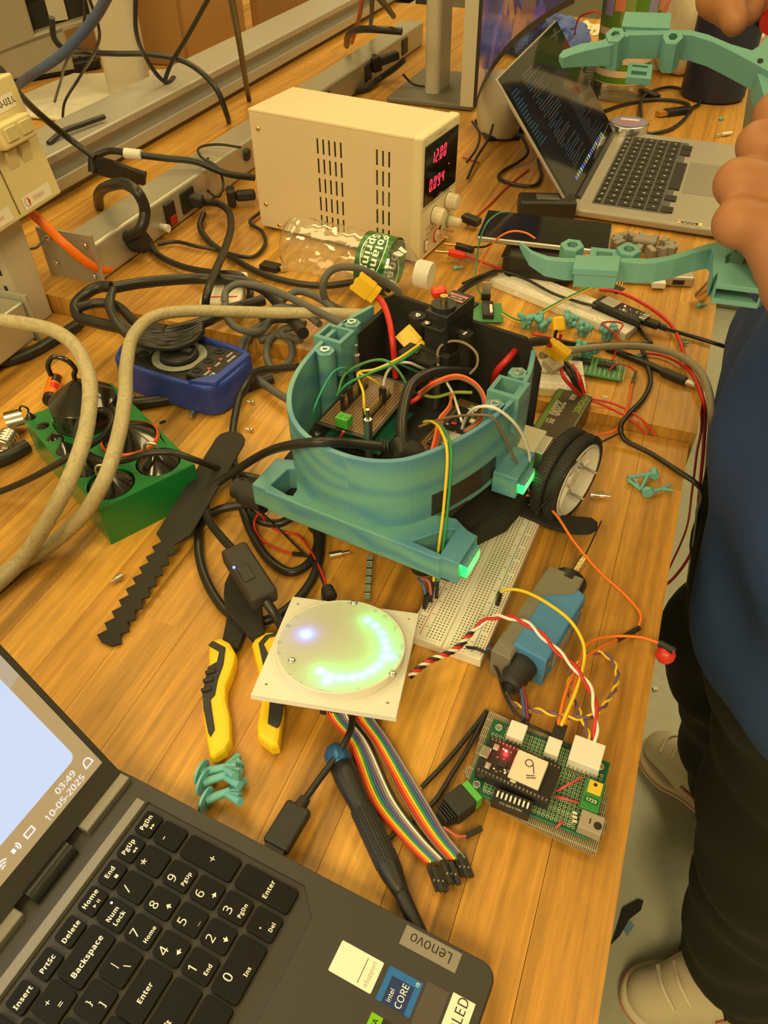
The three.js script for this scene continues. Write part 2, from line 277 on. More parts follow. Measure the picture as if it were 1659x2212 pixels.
{
  const out = smooth([[-0.088, -0.186], [-0.095, -0.15], [-0.0945, -0.11], [-0.088, -0.07], [-0.075, -0.04], [-0.056, -0.0175], [-0.034, -0.005], [-0.011, -0.0005], [0.014, -0.003], [0.036, -0.015], [0.054, -0.041], [0.068, -0.077], [0.0745, -0.115], [0.0725, -0.15], [0.064, -0.184]], 90);
  const inn = out.map((p, i) => { const a = out[Math.max(0, i - 1)], b = out[Math.min(out.length - 1, i + 1)], dx = b[0] - a[0], dz = b[1] - a[1], l = Math.hypot(dx, dz); return [p[0] + dz / l * 0.004, p[1] - dx / l * 0.004]; });
  const ring = [...out, ...inn.reverse()];
  M('curved_wall', uvWrap(plan(ring, 0.05, 0.065, 0.0006)), tealM, robot);
  // lower skirt and front flange with two windows
  M('front_flange', uvWrap(plan([[-0.0868, 0], [-0.075, 0], [-0.073, 0.002], [0.073, 0.002], [0.075, 0], [0.0868, 0], [0.0868, -0.031], [0.078, -0.033], [0.066, -0.04], [0.05, -0.036], [-0.056, -0.036], [-0.068, -0.042], [-0.0885, -0.034]], 0.034, 0.021, 0.001, [[[-0.0735, -0.006], [-0.0725, -0.028], [-0.067, -0.031], [-0.053, -0.011], [-0.052, -0.004], [-0.056, -0.003]], [[0.049, -0.0045], [0.066, -0.028], [0.0705, -0.029], [0.0715, -0.003]]]), 0.1), tealM, robot);
  M('window_floor', bx(0.16, 0.002, 0.036, 0, 0.033, -0.019), K.matte, robot);
  M('base_plate', plan([[-0.085, -0.02], [0.07, -0.02], [0.085, -0.1], [0.08, -0.2], [-0.09, -0.205], [-0.1, -0.1]], 0.026, 0.006, 0.001), K.matte, robot);
  M('inner_floor', plan([[-0.085, -0.04], [0.06, -0.04], [0.07, -0.1], [0.062, -0.19], [-0.088, -0.19], [-0.09, -0.1]], 0.05, 0.002), K.matte, robot);
  M('slot_window', (() => { const q = [[0.0495, -0.033], [0.054, -0.041], [0.0605, -0.056], [0.068, -0.077], [0.0715, -0.095]].map(p => [p[0] + 0.0006, p[1] + 0.0004]); const r2 = q.map(p => [p[0] - 0.002, p[1]]).reverse(); return plan([...q, ...r2], 0.056, 0.02); })(), mat(0.03, 0.028, 0.026, 0.35), robot);
  for (const [x, z] of [[-0.05, -0.03], [0.045, -0.03]]) M('caster_leg', cy(0.007, 0.009, 0.028, x, 0.014, z, 16), K.rubber, robot);
  for (const [x, z, w] of [[-0.0888, -0.129, 0.026], [0.065, -0.125, 0.025]]) M('square_socket', uvWrap(plan([[x - w / 2, z - 0.0115], [x + w / 2, z - 0.0115], [x + w / 2, z + 0.0115], [x - w / 2, z + 0.0115]], 0.085, 0.032, 0.0005, [[[x - w / 2 + 0.003, z - 0.0085], [x + w / 2 - 0.003, z - 0.0085], [x + w / 2 - 0.003, z + 0.0085], [x - w / 2 + 0.003, z + 0.0085]]]), 0.2), tealM, robot);
  for (const [x, z] of [[-0.0865, -0.1523], [-0.083, -0.1056], [0.063, -0.148], [0.064, -0.1014]]) { const c = M('hex_post', uvWrap(hexCol(0.0078, 0.062, x, 0.084, z)), tealM, robot); M('nut', nutG(0.0042, 0.002, 0.002), K.steel, c, x, 0.1148, z); }
  // back wall, posts and servo
  M('rear_panel', shapeXY([[-0.083, 0.03], [0.066, 0.03], [0.066, 0.09], [0.05, 0.115], [0.0, 0.118], [-0.07, 0.124], [-0.083, 0.116]], 0.004, 0.0006), K.matte, robot, 0, 0, -0.2);
  M('side_panel', bx(0.004, 0.075, 0.05, -0.081, 0.07, -0.175), K.matte, robot);
  for (const [x, z] of [[0.004, -0.178], [-0.042, -0.186]]) { M('hex_column', hexCol(0.008, 0.085, x, 0.0745, z), K.matte, robot); screwHead(robot, 'screw', V(x, 0.1165, z), 0.0032, V(0, 1, 0)); }
  const sv = new THREE.Group(); sv.name = 'servo'; robot.add(sv); sv.position.set(-0.008, 0, -0.175); sv.rotation.y = -0.12;
  M('servo_body', rb(0.021, 0.04, 0.041, 0.0015, 0, 0.122, 0), K.black, sv); M('mount_tab', rb(0.021, 0.0025, 0.055, 0.0008, 0, 0.132, 0), K.black, sv); M('gear_boss', cy(0.0098, 0.0098, 0.004, 0, 0.144, 0.0098, 28), K.black, sv); M('spline', [cy(0.003, 0.003, 0.007, 0, 0.149, 0.0098, 18), cy(0.0012, 0.0012, 0.0072, 0, 0.1495, 0.0098, 10)], K.brass, sv);
  M('servo_label', decal(0.017, 0.011), print(256, 166, (x, w, h) => { x.fillStyle = '#17120f'; x.fillRect(0, 0, w, h); x.strokeStyle = '#e58a9a'; x.lineWidth = 6; x.strokeRect(6, 6, w - 12, h - 12); x.fillStyle = '#e58a9a'; x.fillRect(12, 12, w - 24, 30); x.fillRect(12, h - 46, w - 24, 34); text(x, 'TOWERPRO', w / 2, 30, 24, '#2a1a18'); text(x, 'MG 996R', w / 2, 82, 40, '#f0dcc8'); text(x, 'DIGI SERVO', w / 2, h - 28, 24, '#2a1a18'); }, 0.4), sv, 0, 0.1426, -0.009).rotation.y = Math.PI;
  for (const [x, z] of [[-0.005, 0.0245], [0.005, -0.0245]]) screwHead(sv, 'screw', V(x, 0.134, z), 0.003, V(0, 1, 0));
  M('servo_bracket', [rb(0.03, 0.06, 0.006, 0.001, 0, 0.08, 0.022), bx(0.026, 0.07, 0.03, 0, 0.07, -0.002)], K.matte, sv);
  M('bracket_shelf', rb(0.034, 0.004, 0.018, 0.001, -0.008, 0.106, 0.028), K.matte, sv); screwHead(sv, 'screw', V(-0.012, 0.109, 0.03), 0.0034, V(0, 1, 0));
  // perforated boards
  const perf = (nx, nz) => print(nx * 24, nz * 24, (x, w, h) => { x.fillStyle = '#1b1612'; x.fillRect(0, 0, w, h); for (let i = 0; i < nx; i++) for (let j = 0; j < nz; j++) { x.fillStyle = '#c9a06a'; x.fillRect(i * 24 + 4, j * 24 + 4, 16, 16); x.fillStyle = '#120d0a'; x.fillRect(i * 24 + 8, j * 24 + 8, 8, 8); } }, 0.4);
  function board(name, w, d, x, y, z, ry, pm) { const b = new THREE.Group(); b.name = name; robot.add(b); b.position.set(x, y, z); b.rotation.y = ry; M('board', rb(w, 0.0016, d, 0.0005), mat(0.02, 0.018, 0.015, 0.4), b); M('copper_pads', decal(w - 0.005, d - 0.007).translate(0, 0.00085, 0), pm, b); return b; }
  const b1 = board('perfboard', 0.05, 0.082, -0.0465, 0.075, -0.1065, 0.03, perf(18, 30)), pinM = K.gold;
  const hdr = (b, x, z0, n, h, m) => { M('header_base', bx(0.0025, 0.0025, 0.00254 * n, x, 0.002, z0 + 0.00127 * n), K.black, b); for (let i = 0; i < n; i++) M('header_pin', bx(0.0006, h, 0.0006, x, h / 2 + 0.001, z0 + 0.00254 * (i + 0.5)), m, b); };
  hdr(b1, -0.012, -0.022, 15, 0.009, pinM); hdr(b1, 0.0115, -0.018, 16, 0.009, pinM);
  M('jumper_housing', [bx(0.0026, 0.014, 0.0026, -0.012, 0.009, 0.018), bx(0.0026, 0.014, 0.0052, -0.012, 0.009, 0.006), bx(0.0026, 0.014, 0.0026, -0.012, 0.009, -0.01)], K.black, b1); M('jumper_housing', [bx(0.0026, 0.014, 0.0026, 0.0115, 0.009, 0.024), bx(0.0052, 0.014, 0.0026, 0.0115, 0.009, -0.0055)], K.black, b1);
  M('terminal_block', [rb(0.011, 0.009, 0.009, 0.0006, -0.002, 0.0055, 0.034), cy(0.0016, 0.0016, 0.0005, -0.0045, 0.0103, 0.034, 12), cy(0.0016, 0.0016, 0.0005, 0.0005, 0.0103, 0.034, 12)], mat(0.08, 0.4, 0.05, 0.45), b1);
  M('corner_screw', [cy(0.0024, 0.0024, 0.002, -0.02, -0.006, 0.045)], K.steel, b1);
  M('driver_board', rb(0.05, 0.0016, 0.06, 0.0004, 0.006, -0.014, 0.008), K.pcb, b1); M('led_glow', rb(0.006, 0.006, 0.003, 0.001, 0.001, -0.006, 0.046), glow(0.1, 1, 0.12, 1.6), b1);
  const b2 = board('perfboard', 0.046, 0.1, 0.031, 0.066, -0.113, -0.02, perf(17, 37));
  M('microcontroller', rb(0.026, 0.0016, 0.055, 0.0005, 0.003, 0.011, 0.004), mat(0.015, 0.015, 0.016, 0.35), b2); M('radio_can', rb(0.016, 0.003, 0.018, 0.0006, 0.003, 0.0133, 0.022), K.zinc, b2);
  hdr(b2, -0.009, -0.022, 20, 0.012, K.steel); hdr(b2, 0.0155, -0.022, 20, 0.012, K.steel);
  M('usb_jack', rb(0.008, 0.003, 0.006, 0.0006, 0.003, 0.0135, -0.022), K.steel, b2); M('chip', rb(0.006, 0.0012, 0.006, 0.0002, 0.004, 0.0124, -0.006), K.matte, b2); M('button', rb(0.0042, 0.002, 0.0042, 0.0005, 0.009, 0.013, -0.008), K.cream, b2);
  for (let i = 0; i < 16; i++) M('surface_part', bx(0.0016, 0.0009, 0.001, 0.003 + rr(-0.01, 0.01), 0.0122, rr(-0.02, 0.01)), i % 3 ? K.zinc : K.cream, b2); M('red_mark', decal(0.004, 0.003).translate(-0.003, 0.0121, 0.0), mat(0.7, 0.08, 0.06, 0.5), b2);
  // hex standoffs standing between the boards
  for (const [px, py, y] of [[770, 775, 0.095], [795, 915, 0.092], [945, 800, 0.1]]) { const q = RL(px, py, y); M('standoff', [hexCol(0.0032, 0.04, q.x, y - 0.016, q.z), cy(0.0015, 0.0015, 0.01, q.x, y + 0.008, q.z, 10)], K.zinc, robot); }
  M('usb_plug_housing', [bar(RL(850, 965, 0.098), RL(915, 985, 0.085), 0.018, 0.012, 0.004), ...[0, 1, 2].map(i => rod(RL(822 + i * 7, 962 + i, 0.1), RL(825 + i * 7, 962 + i, 0.1), 0.0052))], K.rubber, robot);
  // right side: sensor block with green light, wheel and motor
  M('side_block', uvWrap(rb(0.02, 0.02, 0.036, 0.001, 0.082, 0.054, -0.108), 0.1), tealM, robot);
  const win = new THREE.MeshPhysicalMaterial({ color: rgb(0.8, 0.85, 0.8), roughness: 1, transmission: 0.5, thickness: 0 }), ledWindow = (x, y, z, h, d) => { M('light_window', new THREE.PlaneGeometry(d, h).rotateY(Math.PI / 2), win, robot, x + 0.0045, y, z); M('window_rim', [bx(0.0045, 0.0008, d, x + 0.0022, y + h / 2, z), bx(0.0045, 0.0008, d, x + 0.0022, y - h / 2, z)], tealM, robot); for (const k of [-0.3, 0, 0.3]) { M('green_led', rb(0.001, 0.002, 0.002, 0.0003, x + 0.0006, y, z + k * d), glow(0.02, 1, 0.15, 2), robot); const q = new THREE.PointLight(rgb(0.01, 1, 0.1), 0.00035); q.position.set(x + 0.0018, y, z + k * d); q.shadow.radius = 0.05; q.castShadow = true; q.name = 'led_light'; robot.add(q); } };
  ledWindow(0.0922, 0.052, -0.105, 0.009, 0.022);
  ledWindow(0.0868, 0.0435, -0.016, 0.012, 0.022);
  M('motor_box', rb(0.024, 0.024, 0.03, 0.001, 0.076, 0.045, -0.15), K.cream, robot); M('motor_bracket', rb(0.01, 0.03, 0.024, 0.001, 0.09, 0.04, -0.15), K.zinc, robot);
  M('shaft_coupler', cy(0.0085, 0.0085, 0.026, 0, 0, 0, 24).rotateZ(Math.PI / 2).translate(0.106, 0.04, -0.146), mat(0.08, 0.06, 0.22, 0.5), robot);
  M('side_fin', plan([[0.07, -0.05], [0.09, -0.085], [0.095, -0.13], [0.084, -0.13], [0.07, -0.1]], 0.012, 0.02, 0.001), K.matte, robot);
  M('cable_gland', [cy(0.012, 0.012, 0.02, 0, 0, 0).rotateZ(1.57).translate(-0.095, 0.03, -0.012), cy(0.009, 0.009, 0.03, 0, 0, 0).rotateZ(1.57).translate(-0.1, 0.03, -0.012)], K.rubber, robot);
  const wh = new THREE.Group(); wh.name = 'wheel'; robot.add(wh); wh.position.set(0.115, 0.0372, -0.143); wh.rotation.y = -0.2; wh.scale.setScalar(0.92);
  const tire = (x) => lathe([[0.0345, -0.0055], [0.0385, -0.006], [0.0403, -0.004], [0.0405, 0], [0.0403, 0.004], [0.0385, 0.006], [0.0345, 0.0055]], 64).rotateZ(Math.PI / 2).translate(x, 0, 0);
  M('tyre', tire(-0.0065), K.rubber, wh); M('tyre', tire(0.0065), K.rubber, wh);
  const tr = []; for (let i = 0; i < 90; i++) for (const x of [-0.0065, 0.0065]) tr.push(bx(0.0085, 0.0007, 0.0011, x, 0.0406, 0).rotateX(i / 90 * 6.2832)); M('tread', tr, K.matte, wh).userData.kind = 'stuff';
  M('rim', [lathe([[0.0, 0.006], [0.006, 0.006], [0.008, 0.004], [0.0285, 0.004], [0.031, 0.0125], [0.0345, 0.0125], [0.0345, -0.0125], [0.028, -0.0125], [0.028, 0.001], [0, 0.001]], 56).rotateZ(-Math.PI / 2), cy(0.007, 0.007, 0.016, 0, 0, 0).rotateZ(1.57)], K.white, wh);
  for (let i = 0; i < 3; i++) M('spoke', bx(0.003, 0.02, 0.0035, 0.0055, 0.019, 0).rotateX(i * 2.094 + 0.5), K.white, wh);
  for (const [y, z] of [[0.006, -0.012], [-0.013, 0.004]]) M('bolt', [cy(0.0013, 0.0013, 0.018, 0, 0, 0, 8).rotateZ(1.57).translate(0.013, y, z), cy(0.0026, 0.0026, 0.003, 0, 0, 0, 6).rotateZ(1.57).translate(0.006, y, z)], K.zinc, wh);
}
// robot power plugs on their own leads
{
  const mk = (name, label, pts, r, mats_, plugAt, dir, up, male) => { const t = thing(name, label, 'power plug'); pts.forEach((q, i) => M('lead', tube(q, r), mats_[i], t)); xtPlug(t, 'plug', plugAt, dir, up, male); return t; };
  const a = P(808, 636, 0.135); mk('power_plug', 'yellow two-hole power plug on red lead standing above the left wall', [[a, P(824, 650, 0.13), P(840, 690, 0.122), P(848, 740, 0.11), P(855, 815, 0.08)]], 0.0026, [K.red], a.clone().add(P(796, 622, 0.14)).multiplyScalar(0.5), P(782, 615, 0.142).sub(P(815, 640, 0.132)), V(0.6, 0.3, -0.3), false);
  const b = P(900, 752, 0.1); mk('power_plug', 'yellow power plug lying inside the robot with two black sleeved leads', [[b, P(905, 780, 0.092), P(918, 815, 0.08), P(923, 830, 0.07)], [P(908, 748, 0.1), P(918, 785, 0.09), P(928, 820, 0.075)]], 0.0032, [K.rubber, K.rubber], P(897, 746, 0.102), P(870, 718, 0.11).sub(P(900, 752, 0.1)), V(0.8, 0.3, -0.5), false);
  const c = P(1190, 745, 0.07); mk('power_plug', 'yellow power plug with gold pins above the loose battery', [[c, P(1178, 738, 0.075), P(1150, 742, 0.09), P(1120, 752, 0.1), P(1098, 775, 0.1), P(1075, 800, 0.09), P(1065, 830, 0.07)]], 0.003, [K.red], P(1194, 748, 0.068), P(1226, 772, 0.06).sub(P(1190, 745, 0.07)), V(0.2, 1, 0.1), true);
  M('lead', tube([P(1178, 736, 0.075), P(1150, 739, 0.091), P(1122, 748, 0.102)], 0.0042), K.rubber, scene.children[scene.children.length - 1]);
}
{
  // long black curved strap lying over the breadboard end
  const pts = [[1052, 1072], [1095, 1078], [1130, 1085], [1160, 1098], [1200, 1110], [1245, 1114], [1278, 1117], [1291, 1127], [1291, 1140], [1276, 1149], [1235, 1149], [1190, 1138], [1150, 1120], [1110, 1103], [1060, 1090]].map(q => P(q[0], q[1], 0.014));
  one('black_strap', slabXZ(pts, 0.014, 0.0035, [], 0.0008), K.matte, 'curved black plastic fender strip lying across the long breadboard end', 'strip');
}
// ---------- foreground laptop ----------
{
  const A = P(275, 1668, 0.018), B = P(1050, 2075, 0.018);
  const t = thing('laptop', 'dark grey laptop in the lower left corner with number pad and stickers', 'laptop', V(A.x, 0, A.z), yawOf(A, B));
  const body = mat(0.034, 0.032, 0.031, 0.5), keyTop = 0.0192, Wd = 0.36;
  const round = (x0, x1, z0, z1, r) => { const q = []; for (const [cx, cz, a] of [[x1 - r, z0 + r, -1.5708], [x1 - r, z1 - r, 0], [x0 + r, z1 - r, 1.5708], [x0 + r, z0 + r, 3.1416]]) for (let i = 0; i <= 6; i++) q.push([cx + r * Math.cos(a + i / 6 * 1.5708), cz + r * Math.sin(a + i / 6 * 1.5708)]); return q; };
  M('base', plan(round(-0.03, 0.2335, 0, Wd, 0.008), 0.002, 0.0145, 0.0015), mat(0.03, 0.03, 0.031, 0.5), t);
  // deck with the sunken keyboard well
  const well = [[0.0225, 0.0085], [0.128, 0.0085], [0.14, 0.021], [0.14, 0.35], [0.0225, 0.35]];
  M('deck', plan(round(-0.004, 0.233, 0.0005, Wd - 0.0005, 0.008), 0.0155, 0.0025, 0.0005, [well]), body, t);
  M('keyboard_well', plan(well, 0.0155, 0.0012), mat(0.034, 0.031, 0.029, 0.6), t);
  M('hinge_strip', rb(0.006, 0.002, 0.34, 0.0005, 0.019, 0.0183, 0.18), mat(0.2, 0.19, 0.17, 0.4), t);
  // one picture carries the lettering of every key
  const S = 0.24, N = 2048, keys = [];
  const add = (x, z, dx, dz, main, sub, o = {}) => keys.push({ x, z, dx, dz, main, sub, ...o });
  const C4 = [0.0195, 0.0347, 0.0498, 0.065], R6 = [0.032, 0.0473, 0.0652, 0.0834, 0.1013, 0.119];
  [['PgDn', '▶▶'], ['PgUp', '◀◀'], ['End', '■'], ['Home', '▶/❚❚'], ['Delete', ''], ['PrtSc', ''], ['Insert', '']].forEach((k, i) => add(R6[0], [...C4, 0.0815, 0.098, 0.1142][i], 0.0112, 0.0128, k[0], k[1], { small: 1 }));
  ['F12', 'F11', 'F10', 'F9', 'F8', 'F7', 'F6', 'F5'].forEach((k, i) => add(R6[0], 0.1305 + i * 0.0163, 0.0112, 0.0135, k, '', { small: 1 }));
  add(R6[1], C4[0], 0.0158, 0.0128, '-', ''); add(R6[1], C4[1], 0.0158, 0.0128, '*', ''); add(R6[1], C4[2], 0.0158, 0.0128, '/', ''); add(R6[1], C4[3], 0.0158, 0.0128, 'Num', 'Lock', { two: 1 });
  add(0.0743, C4[0], 0.0335, 0.0128, '+', '', { mid: 1 }); add(0.1103, C4[0], 0.0335, 0.0128, 'Enter', '', { small: 1, mid: 1 });
  [['9', 'PgUp'], ['8', '▲'], ['7', 'Home']].forEach((k, i) => add(R6[2], C4[i + 1], 0.0158, 0.0128, ...k)); [['6', '▶'], ['5', '__'], ['4', '◀']].forEach((k, i) => add(R6[3], C4[i + 1], 0.0158, 0.0128, ...k)); [['3', 'PgDn'], ['2', '▼'], ['1', 'End']].forEach((k, i) => add(R6[4], C4[i + 1], 0.0158, 0.0128, ...k));
  add(0.1192, C4[1], 0.0158, 0.0128, '.', 'Del'); add(0.1192, 0.0574, 0.0158, 0.028, '0', 'Ins');
  add(R6[1], 0.0866, 0.0158, 0.0262, 'Backspace', '', { small: 1 }); add(R6[1], 0.109, 0.0158, 0.0158, '+', '=', { pair: 1 });
  ['-', '0', '9', '8', '7', '6', '5', '4', '3', '2'].forEach((k, i) => add(R6[1], 0.127 + i * 0.018, 0.0158, 0.0158, k, ''));
  add(R6[2], 0.082, 0.0158, 0.0168, '|', '\\', { pair: 1 }); add(R6[2], 0.1, 0.0158, 0.0158, '}', ']', { pair: 1 }); ['[', 'P', 'O', 'I', 'U', 'Y', 'T', 'R', 'E', 'W'].forEach((k, i) => add(R6[2], 0.118 + i * 0.018, 0.0158, 0.0158, k, ''));
  add(R6[3], 0.0865, 0.0158, 0.026, 'Enter', '', { small: 1 }); ["'", ';', 'L', 'K', 'J', 'H', 'G', 'F', 'D', 'S', 'A'].forEach((k, i) => add(R6[3], 0.1085 + i * 0.018, 0.0158, 0.0158, k, ''));
  add(R6[4], 0.0945, 0.0158, 0.042, 'Shift', '', { small: 1 }); ['/', '.', ',', 'M', 'N', 'B', 'V', 'C', 'X', 'Z'].forEach((k, i) => add(R6[4], 0.1255 + i * 0.018, 0.0158, 0.0158, k, ''));
  add(0.1192, 0.081, 0.0158, 0.0158, '▲', '', { small: 1 }); add(0.1192, 0.1, 0.0158, 0.0158, 'Ctrl', '', { small: 1 }); add(0.1192, 0.118, 0.0158, 0.0158, 'Alt', '', { small: 1 }); add(0.1192, 0.175, 0.0158, 0.09, '', '');
  const cap = canvasTex(N, N, (x) => {
    x.fillStyle = '#100f0e'; x.fillRect(0, 0, N, N); const k = N / S, wht = '#e8e4da';
    for (const q of keys) {
      const cx = N - q.z * k, yy = q.x * k, w = q.dz * k, h = q.dx * k;
      if (q.two) { text(x, q.main, cx - w * 0.05, yy - h * 0.08, 30, wht); text(x, q.sub, cx - w * 0.05, yy + h * 0.2, 30, wht); continue; }
      if (q.pair) { text(x, q.main, cx - w * 0.1, yy - h * 0.16, 44, wht, 'sans-serif', false); text(x, q.sub, cx + 0.05 * w, yy + h * 0.22, 44, wht, 'sans-serif', false); continue; }
      if (q.small) { text(x, q.main, cx, yy - (q.sub ? h * 0.14 : -h * 0.05), q.main.length > 6 ? 36 : 32, wht); if (q.sub) { const X0 = cx, Y0 = yy + h * 0.26; x.fillStyle = wht; const tri = (o, s) => { x.beginPath(); x.moveTo(X0 + o - 7 * s, Y0 - 8); x.lineTo(X0 + o + 7 * s, Y0); x.lineTo(X0 + o - 7 * s, Y0 + 8); x.fill(); }; if (q.main === 'PgDn') { tri(-8, 1); tri(6, 1); } else if (q.main === 'PgUp') { tri(-6, -1); tri(8, -1); } else if (q.main === 'End') x.fillRect(X0 - 8, Y0 - 8, 16, 16); else { tri(-12, 1); x.fillRect(X0 + 4, Y0 - 8, 4, 16); x.fillRect(X0 + 12, Y0 - 8, 4, 16); } } continue; }
      text(x, q.main, q.mid ? cx : cx - w * 0.2, yy - (q.mid ? -h * 0.05 : h * 0.18), 58, wht, 'sans-serif', false); const ar = { '▲': 0, '▶': 1, '▼': 2, '◀': 3 }[q.sub]; if (ar !== undefined) { x.save(); x.translate(cx + w * 0.02, yy + h * 0.28); x.rotate(ar * Math.PI / 2); x.fillStyle = wht; x.beginPath(); x.moveTo(0, -13); x.lineTo(13, 5); x.lineTo(-13, 5); x.fill(); x.fillRect(-3, 5, 6, 9); x.restore(); } else if (q.sub) text(x, q.sub, cx + w * 0.02, yy + h * 0.28, 26, wht);
    }
  });
  const capM = new THREE.MeshPhysicalMaterial({ map: cap, roughness: 0.6, specularIntensity: 0.4 });
  for (const q of keys) { const r = 0.0018, g = plan(round(q.x - q.dx / 2, q.x + q.dx / 2, q.z - q.dz / 2, q.z + q.dz / 2, r), 0.0166, keyTop - 0.0166, 0.0004); const p = g.attributes.position, uv = g.attributes.uv; for (let i = 0; i < p.count; i++) uv.setXY(i, 1 - p.getZ(i) / S, 1 - p.getX(i) / S); M('key', g, capM, t); }
  M('num_lock_light', cy(0.0006, 0.0006, 0.0004, R6[1] - 0.0055, keyTop + 0.0001, C4[3] - 0.0035, 10), glow(0.8, 0.9, 1, 3), t);
  // lid with screen
  const lid = new THREE.Group(); lid.name = 'lid'; t.add(lid); lid.position.set(0.0, 0.019, 0); const th = 118 * Math.PI / 180, lx = V(Math.cos(th), Math.sin(th), 0), lz = V(0, 0, 1), nn = lx.clone().cross(lz).multiplyScalar(1);   // local x runs up the lid
  lid.quaternion.setFromRotationMatrix(new THREE.Matrix4().makeBasis(lx, lz.clone().cross(lx), lz));
  const face = lz.clone().cross(lx).dot(V(1, 0.4, 0)) > 0 ? 1 : -1;
  M('lid_shell', rb(0.25, 0.006, Wd - 0.004, 0.002, 0.127, -face * 0.0045, Wd / 2), mat(0.16, 0.15, 0.14, 0.4, 0.3), lid);
  M('bezel', rb(0.247, 0.003, Wd - 0.006, 0.001, 0.127, 0, Wd / 2), mat(0.045, 0.043, 0.042, 0.55), lid);
  const scr = canvasTex(1024, 724, (x, w, h) => {
    x.fillStyle = '#b99a66'; x.fillRect(0, 0, w, h);
    x.fillStyle = '#cfdcf6'; x.beginPath(); x.roundRect(-20, -20, w - 4, h - 28, 14); x.fill();
    for (let i = 0; i < 26; i++) { x.fillStyle = ['rgba(190,212,250,0.25)', 'rgba(235,232,248,0.3)'][i % 2]; x.beginPath(); x.ellipse(hash(i, 1) * w, hash(i, 2) * h * 0.9, 150, 90, hash(i, 3) * 3, 0, 6.3); x.fill(); }
    x.fillStyle = '#b99a66'; x.fillRect(0, h - 46, w, 46);
    text(x, '03:49', w - 62, h - 32, 17, '#fff', 'sans-serif', false); text(x, '10-05-2025', w - 78, h - 13, 17, '#fff', 'sans-serif', false); text(x, 'ENG', w - 250, h - 32, 15, '#fff', 'sans-serif', false); text(x, 'US', w - 250, h - 13, 15, '#fff', 'sans-serif', false); text(x, '^', w - 292, h - 18, 24, '#fff', 'sans-serif', false);
    x.strokeStyle = '#fff'; x.lineWidth = 2.4; for (const r of [5, 10, 15]) { x.beginPath(); x.arc(w - 205, h - 14, r, -2.4, -0.75); x.stroke(); } x.fillStyle = '#fff'; x.fillRect(w - 184, h - 27, 6, 8); for (const r of [5, 9]) { x.beginPath(); x.arc(w - 178, h - 23, r, -0.9, 0.9); x.stroke(); } x.strokeRect(w - 156, h - 28, 16, 10); x.beginPath(); x.arc(w - 17, h - 24, 7, 3.14, 6.28); x.lineTo(w - 9, h - 17); x.lineTo(w - 25, h - 17); x.closePath(); x.stroke();
  });
  const sg = new THREE.PlaneGeometry(0.345, 0.232); // width, height
  const sm = new THREE.MeshStandardMaterial({ color: rgb(0.01, 0.01, 0.01), emissive: rgb(1, 1, 1), emissiveMap: scr, emissiveIntensity: 1.0, roughness: 0.35 });
  const s = M('screen', sg, sm, lid); s.quaternion.setFromRotationMatrix(new THREE.Matrix4().makeBasis(V(0, 0, -1), V(1, 0, 0), V(0, -1, 0))); s.position.set(0.134, -0.0018, Wd / 2 - 0.0005);
  const L = new THREE.RectAreaLight(rgb(0.75, 0.85, 1), 0.9, 0.345, 0.232); L.name = 'screen_light'; s.add(L); L.position.z = 0.004; L.rotation.y = Math.PI;
  M('hinge', [cy(0.0058, 0.0058, 0.03, 0, 0, 0, 20).rotateX(1.5708).translate(0.002, 0, 0.064)], mat(0.012, 0.012, 0.012, 0.35), t, 0, 0.0195, 0);
  M('hinge_cover', [rb(0.008, 0.006, 0.036, 0.001, 0.002, 0.0195, 0.021), rb(0.008, 0.006, 0.18, 0.001, 0.002, 0.0195, 0.176)], mat(0.2, 0.19, 0.17, 0.35, 0.4), t);
  // stickers
  const stick = (name, x0, x1, z0, z1, m, r = 0) => { const g = new THREE.PlaneGeometry(z1 - z0, x1 - x0); const o = M(name, g, m, t); o.quaternion.setFromRotationMatrix(new THREE.Matrix4().makeBasis(V(0, 0, -1), V(-1, 0, 0), V(0, 1, 0))); o.position.set((x0 + x1) / 2, 0.01815, (z0 + z1) / 2); if (r) o.rotateZ(r); return o; };
  const br = M('brand_plate', new THREE.PlaneGeometry(0.0304, 0.0097), print(512, 164, (x, w, h) => { x.fillStyle = '#8f8a84'; x.fillRect(0, 0, w, h); text(x, 'Lenovo', w / 2, h / 2 + 6, 120, '#26221f', 'sans-serif', false); }, 0.4, { metalness: 0.3 }), t, 0.1998, 0.0182, 0.0073); br.quaternion.setFromRotationMatrix(new THREE.Matrix4().makeBasis(V(-1, 0, 0), V(0, 0, 1), V(0, 1, 0)));
  stick('support_sticker', 0.1585, 0.182, 0.0233, 0.0384, print(300, 460, (x, w, h) => { x.fillStyle = '#efe9dc'; x.beginPath(); x.roundRect(0, 0, w, h, 16); x.fill(); x.fillStyle = '#2a2622'; x.fillRect(30, 300, w - 60, 7); text(x, 'eSupport', w / 2, 380, 58, '#8a847a', 'sans-serif', false); }));
  stick('processor_sticker', 0.185, 0.203, 0.0229, 0.039, print(320, 360, (x, w, h) => { x.fillStyle = '#1466b8'; x.fillRect(0, 0, w, h); x.fillStyle = '#0a2a66'; x.fillRect(0, 60, w - 70, h - 120); text(x, 'intel', 90, 116, 62, '#fff', 'sans-serif', false); text(x, 'CORE', 130, 220, 92, '#fff', 'sans-serif', false); text(x, 'i9', w - 36, h - 42, 52, '#fff', 'sans-serif', false); }));
  stick('green_sticker', 0.186, 0.2, 0.0445, 0.06, print(256, 230, (x, w, h) => { x.fillStyle = '#76b900'; x.fillRect(0, 0, w, 100); x.fillStyle = '#1d1d1d'; x.fillRect(0, 100, w, h - 100); text(x, 'NVIDIA', w / 2, 52, 56, '#10200a'); }));
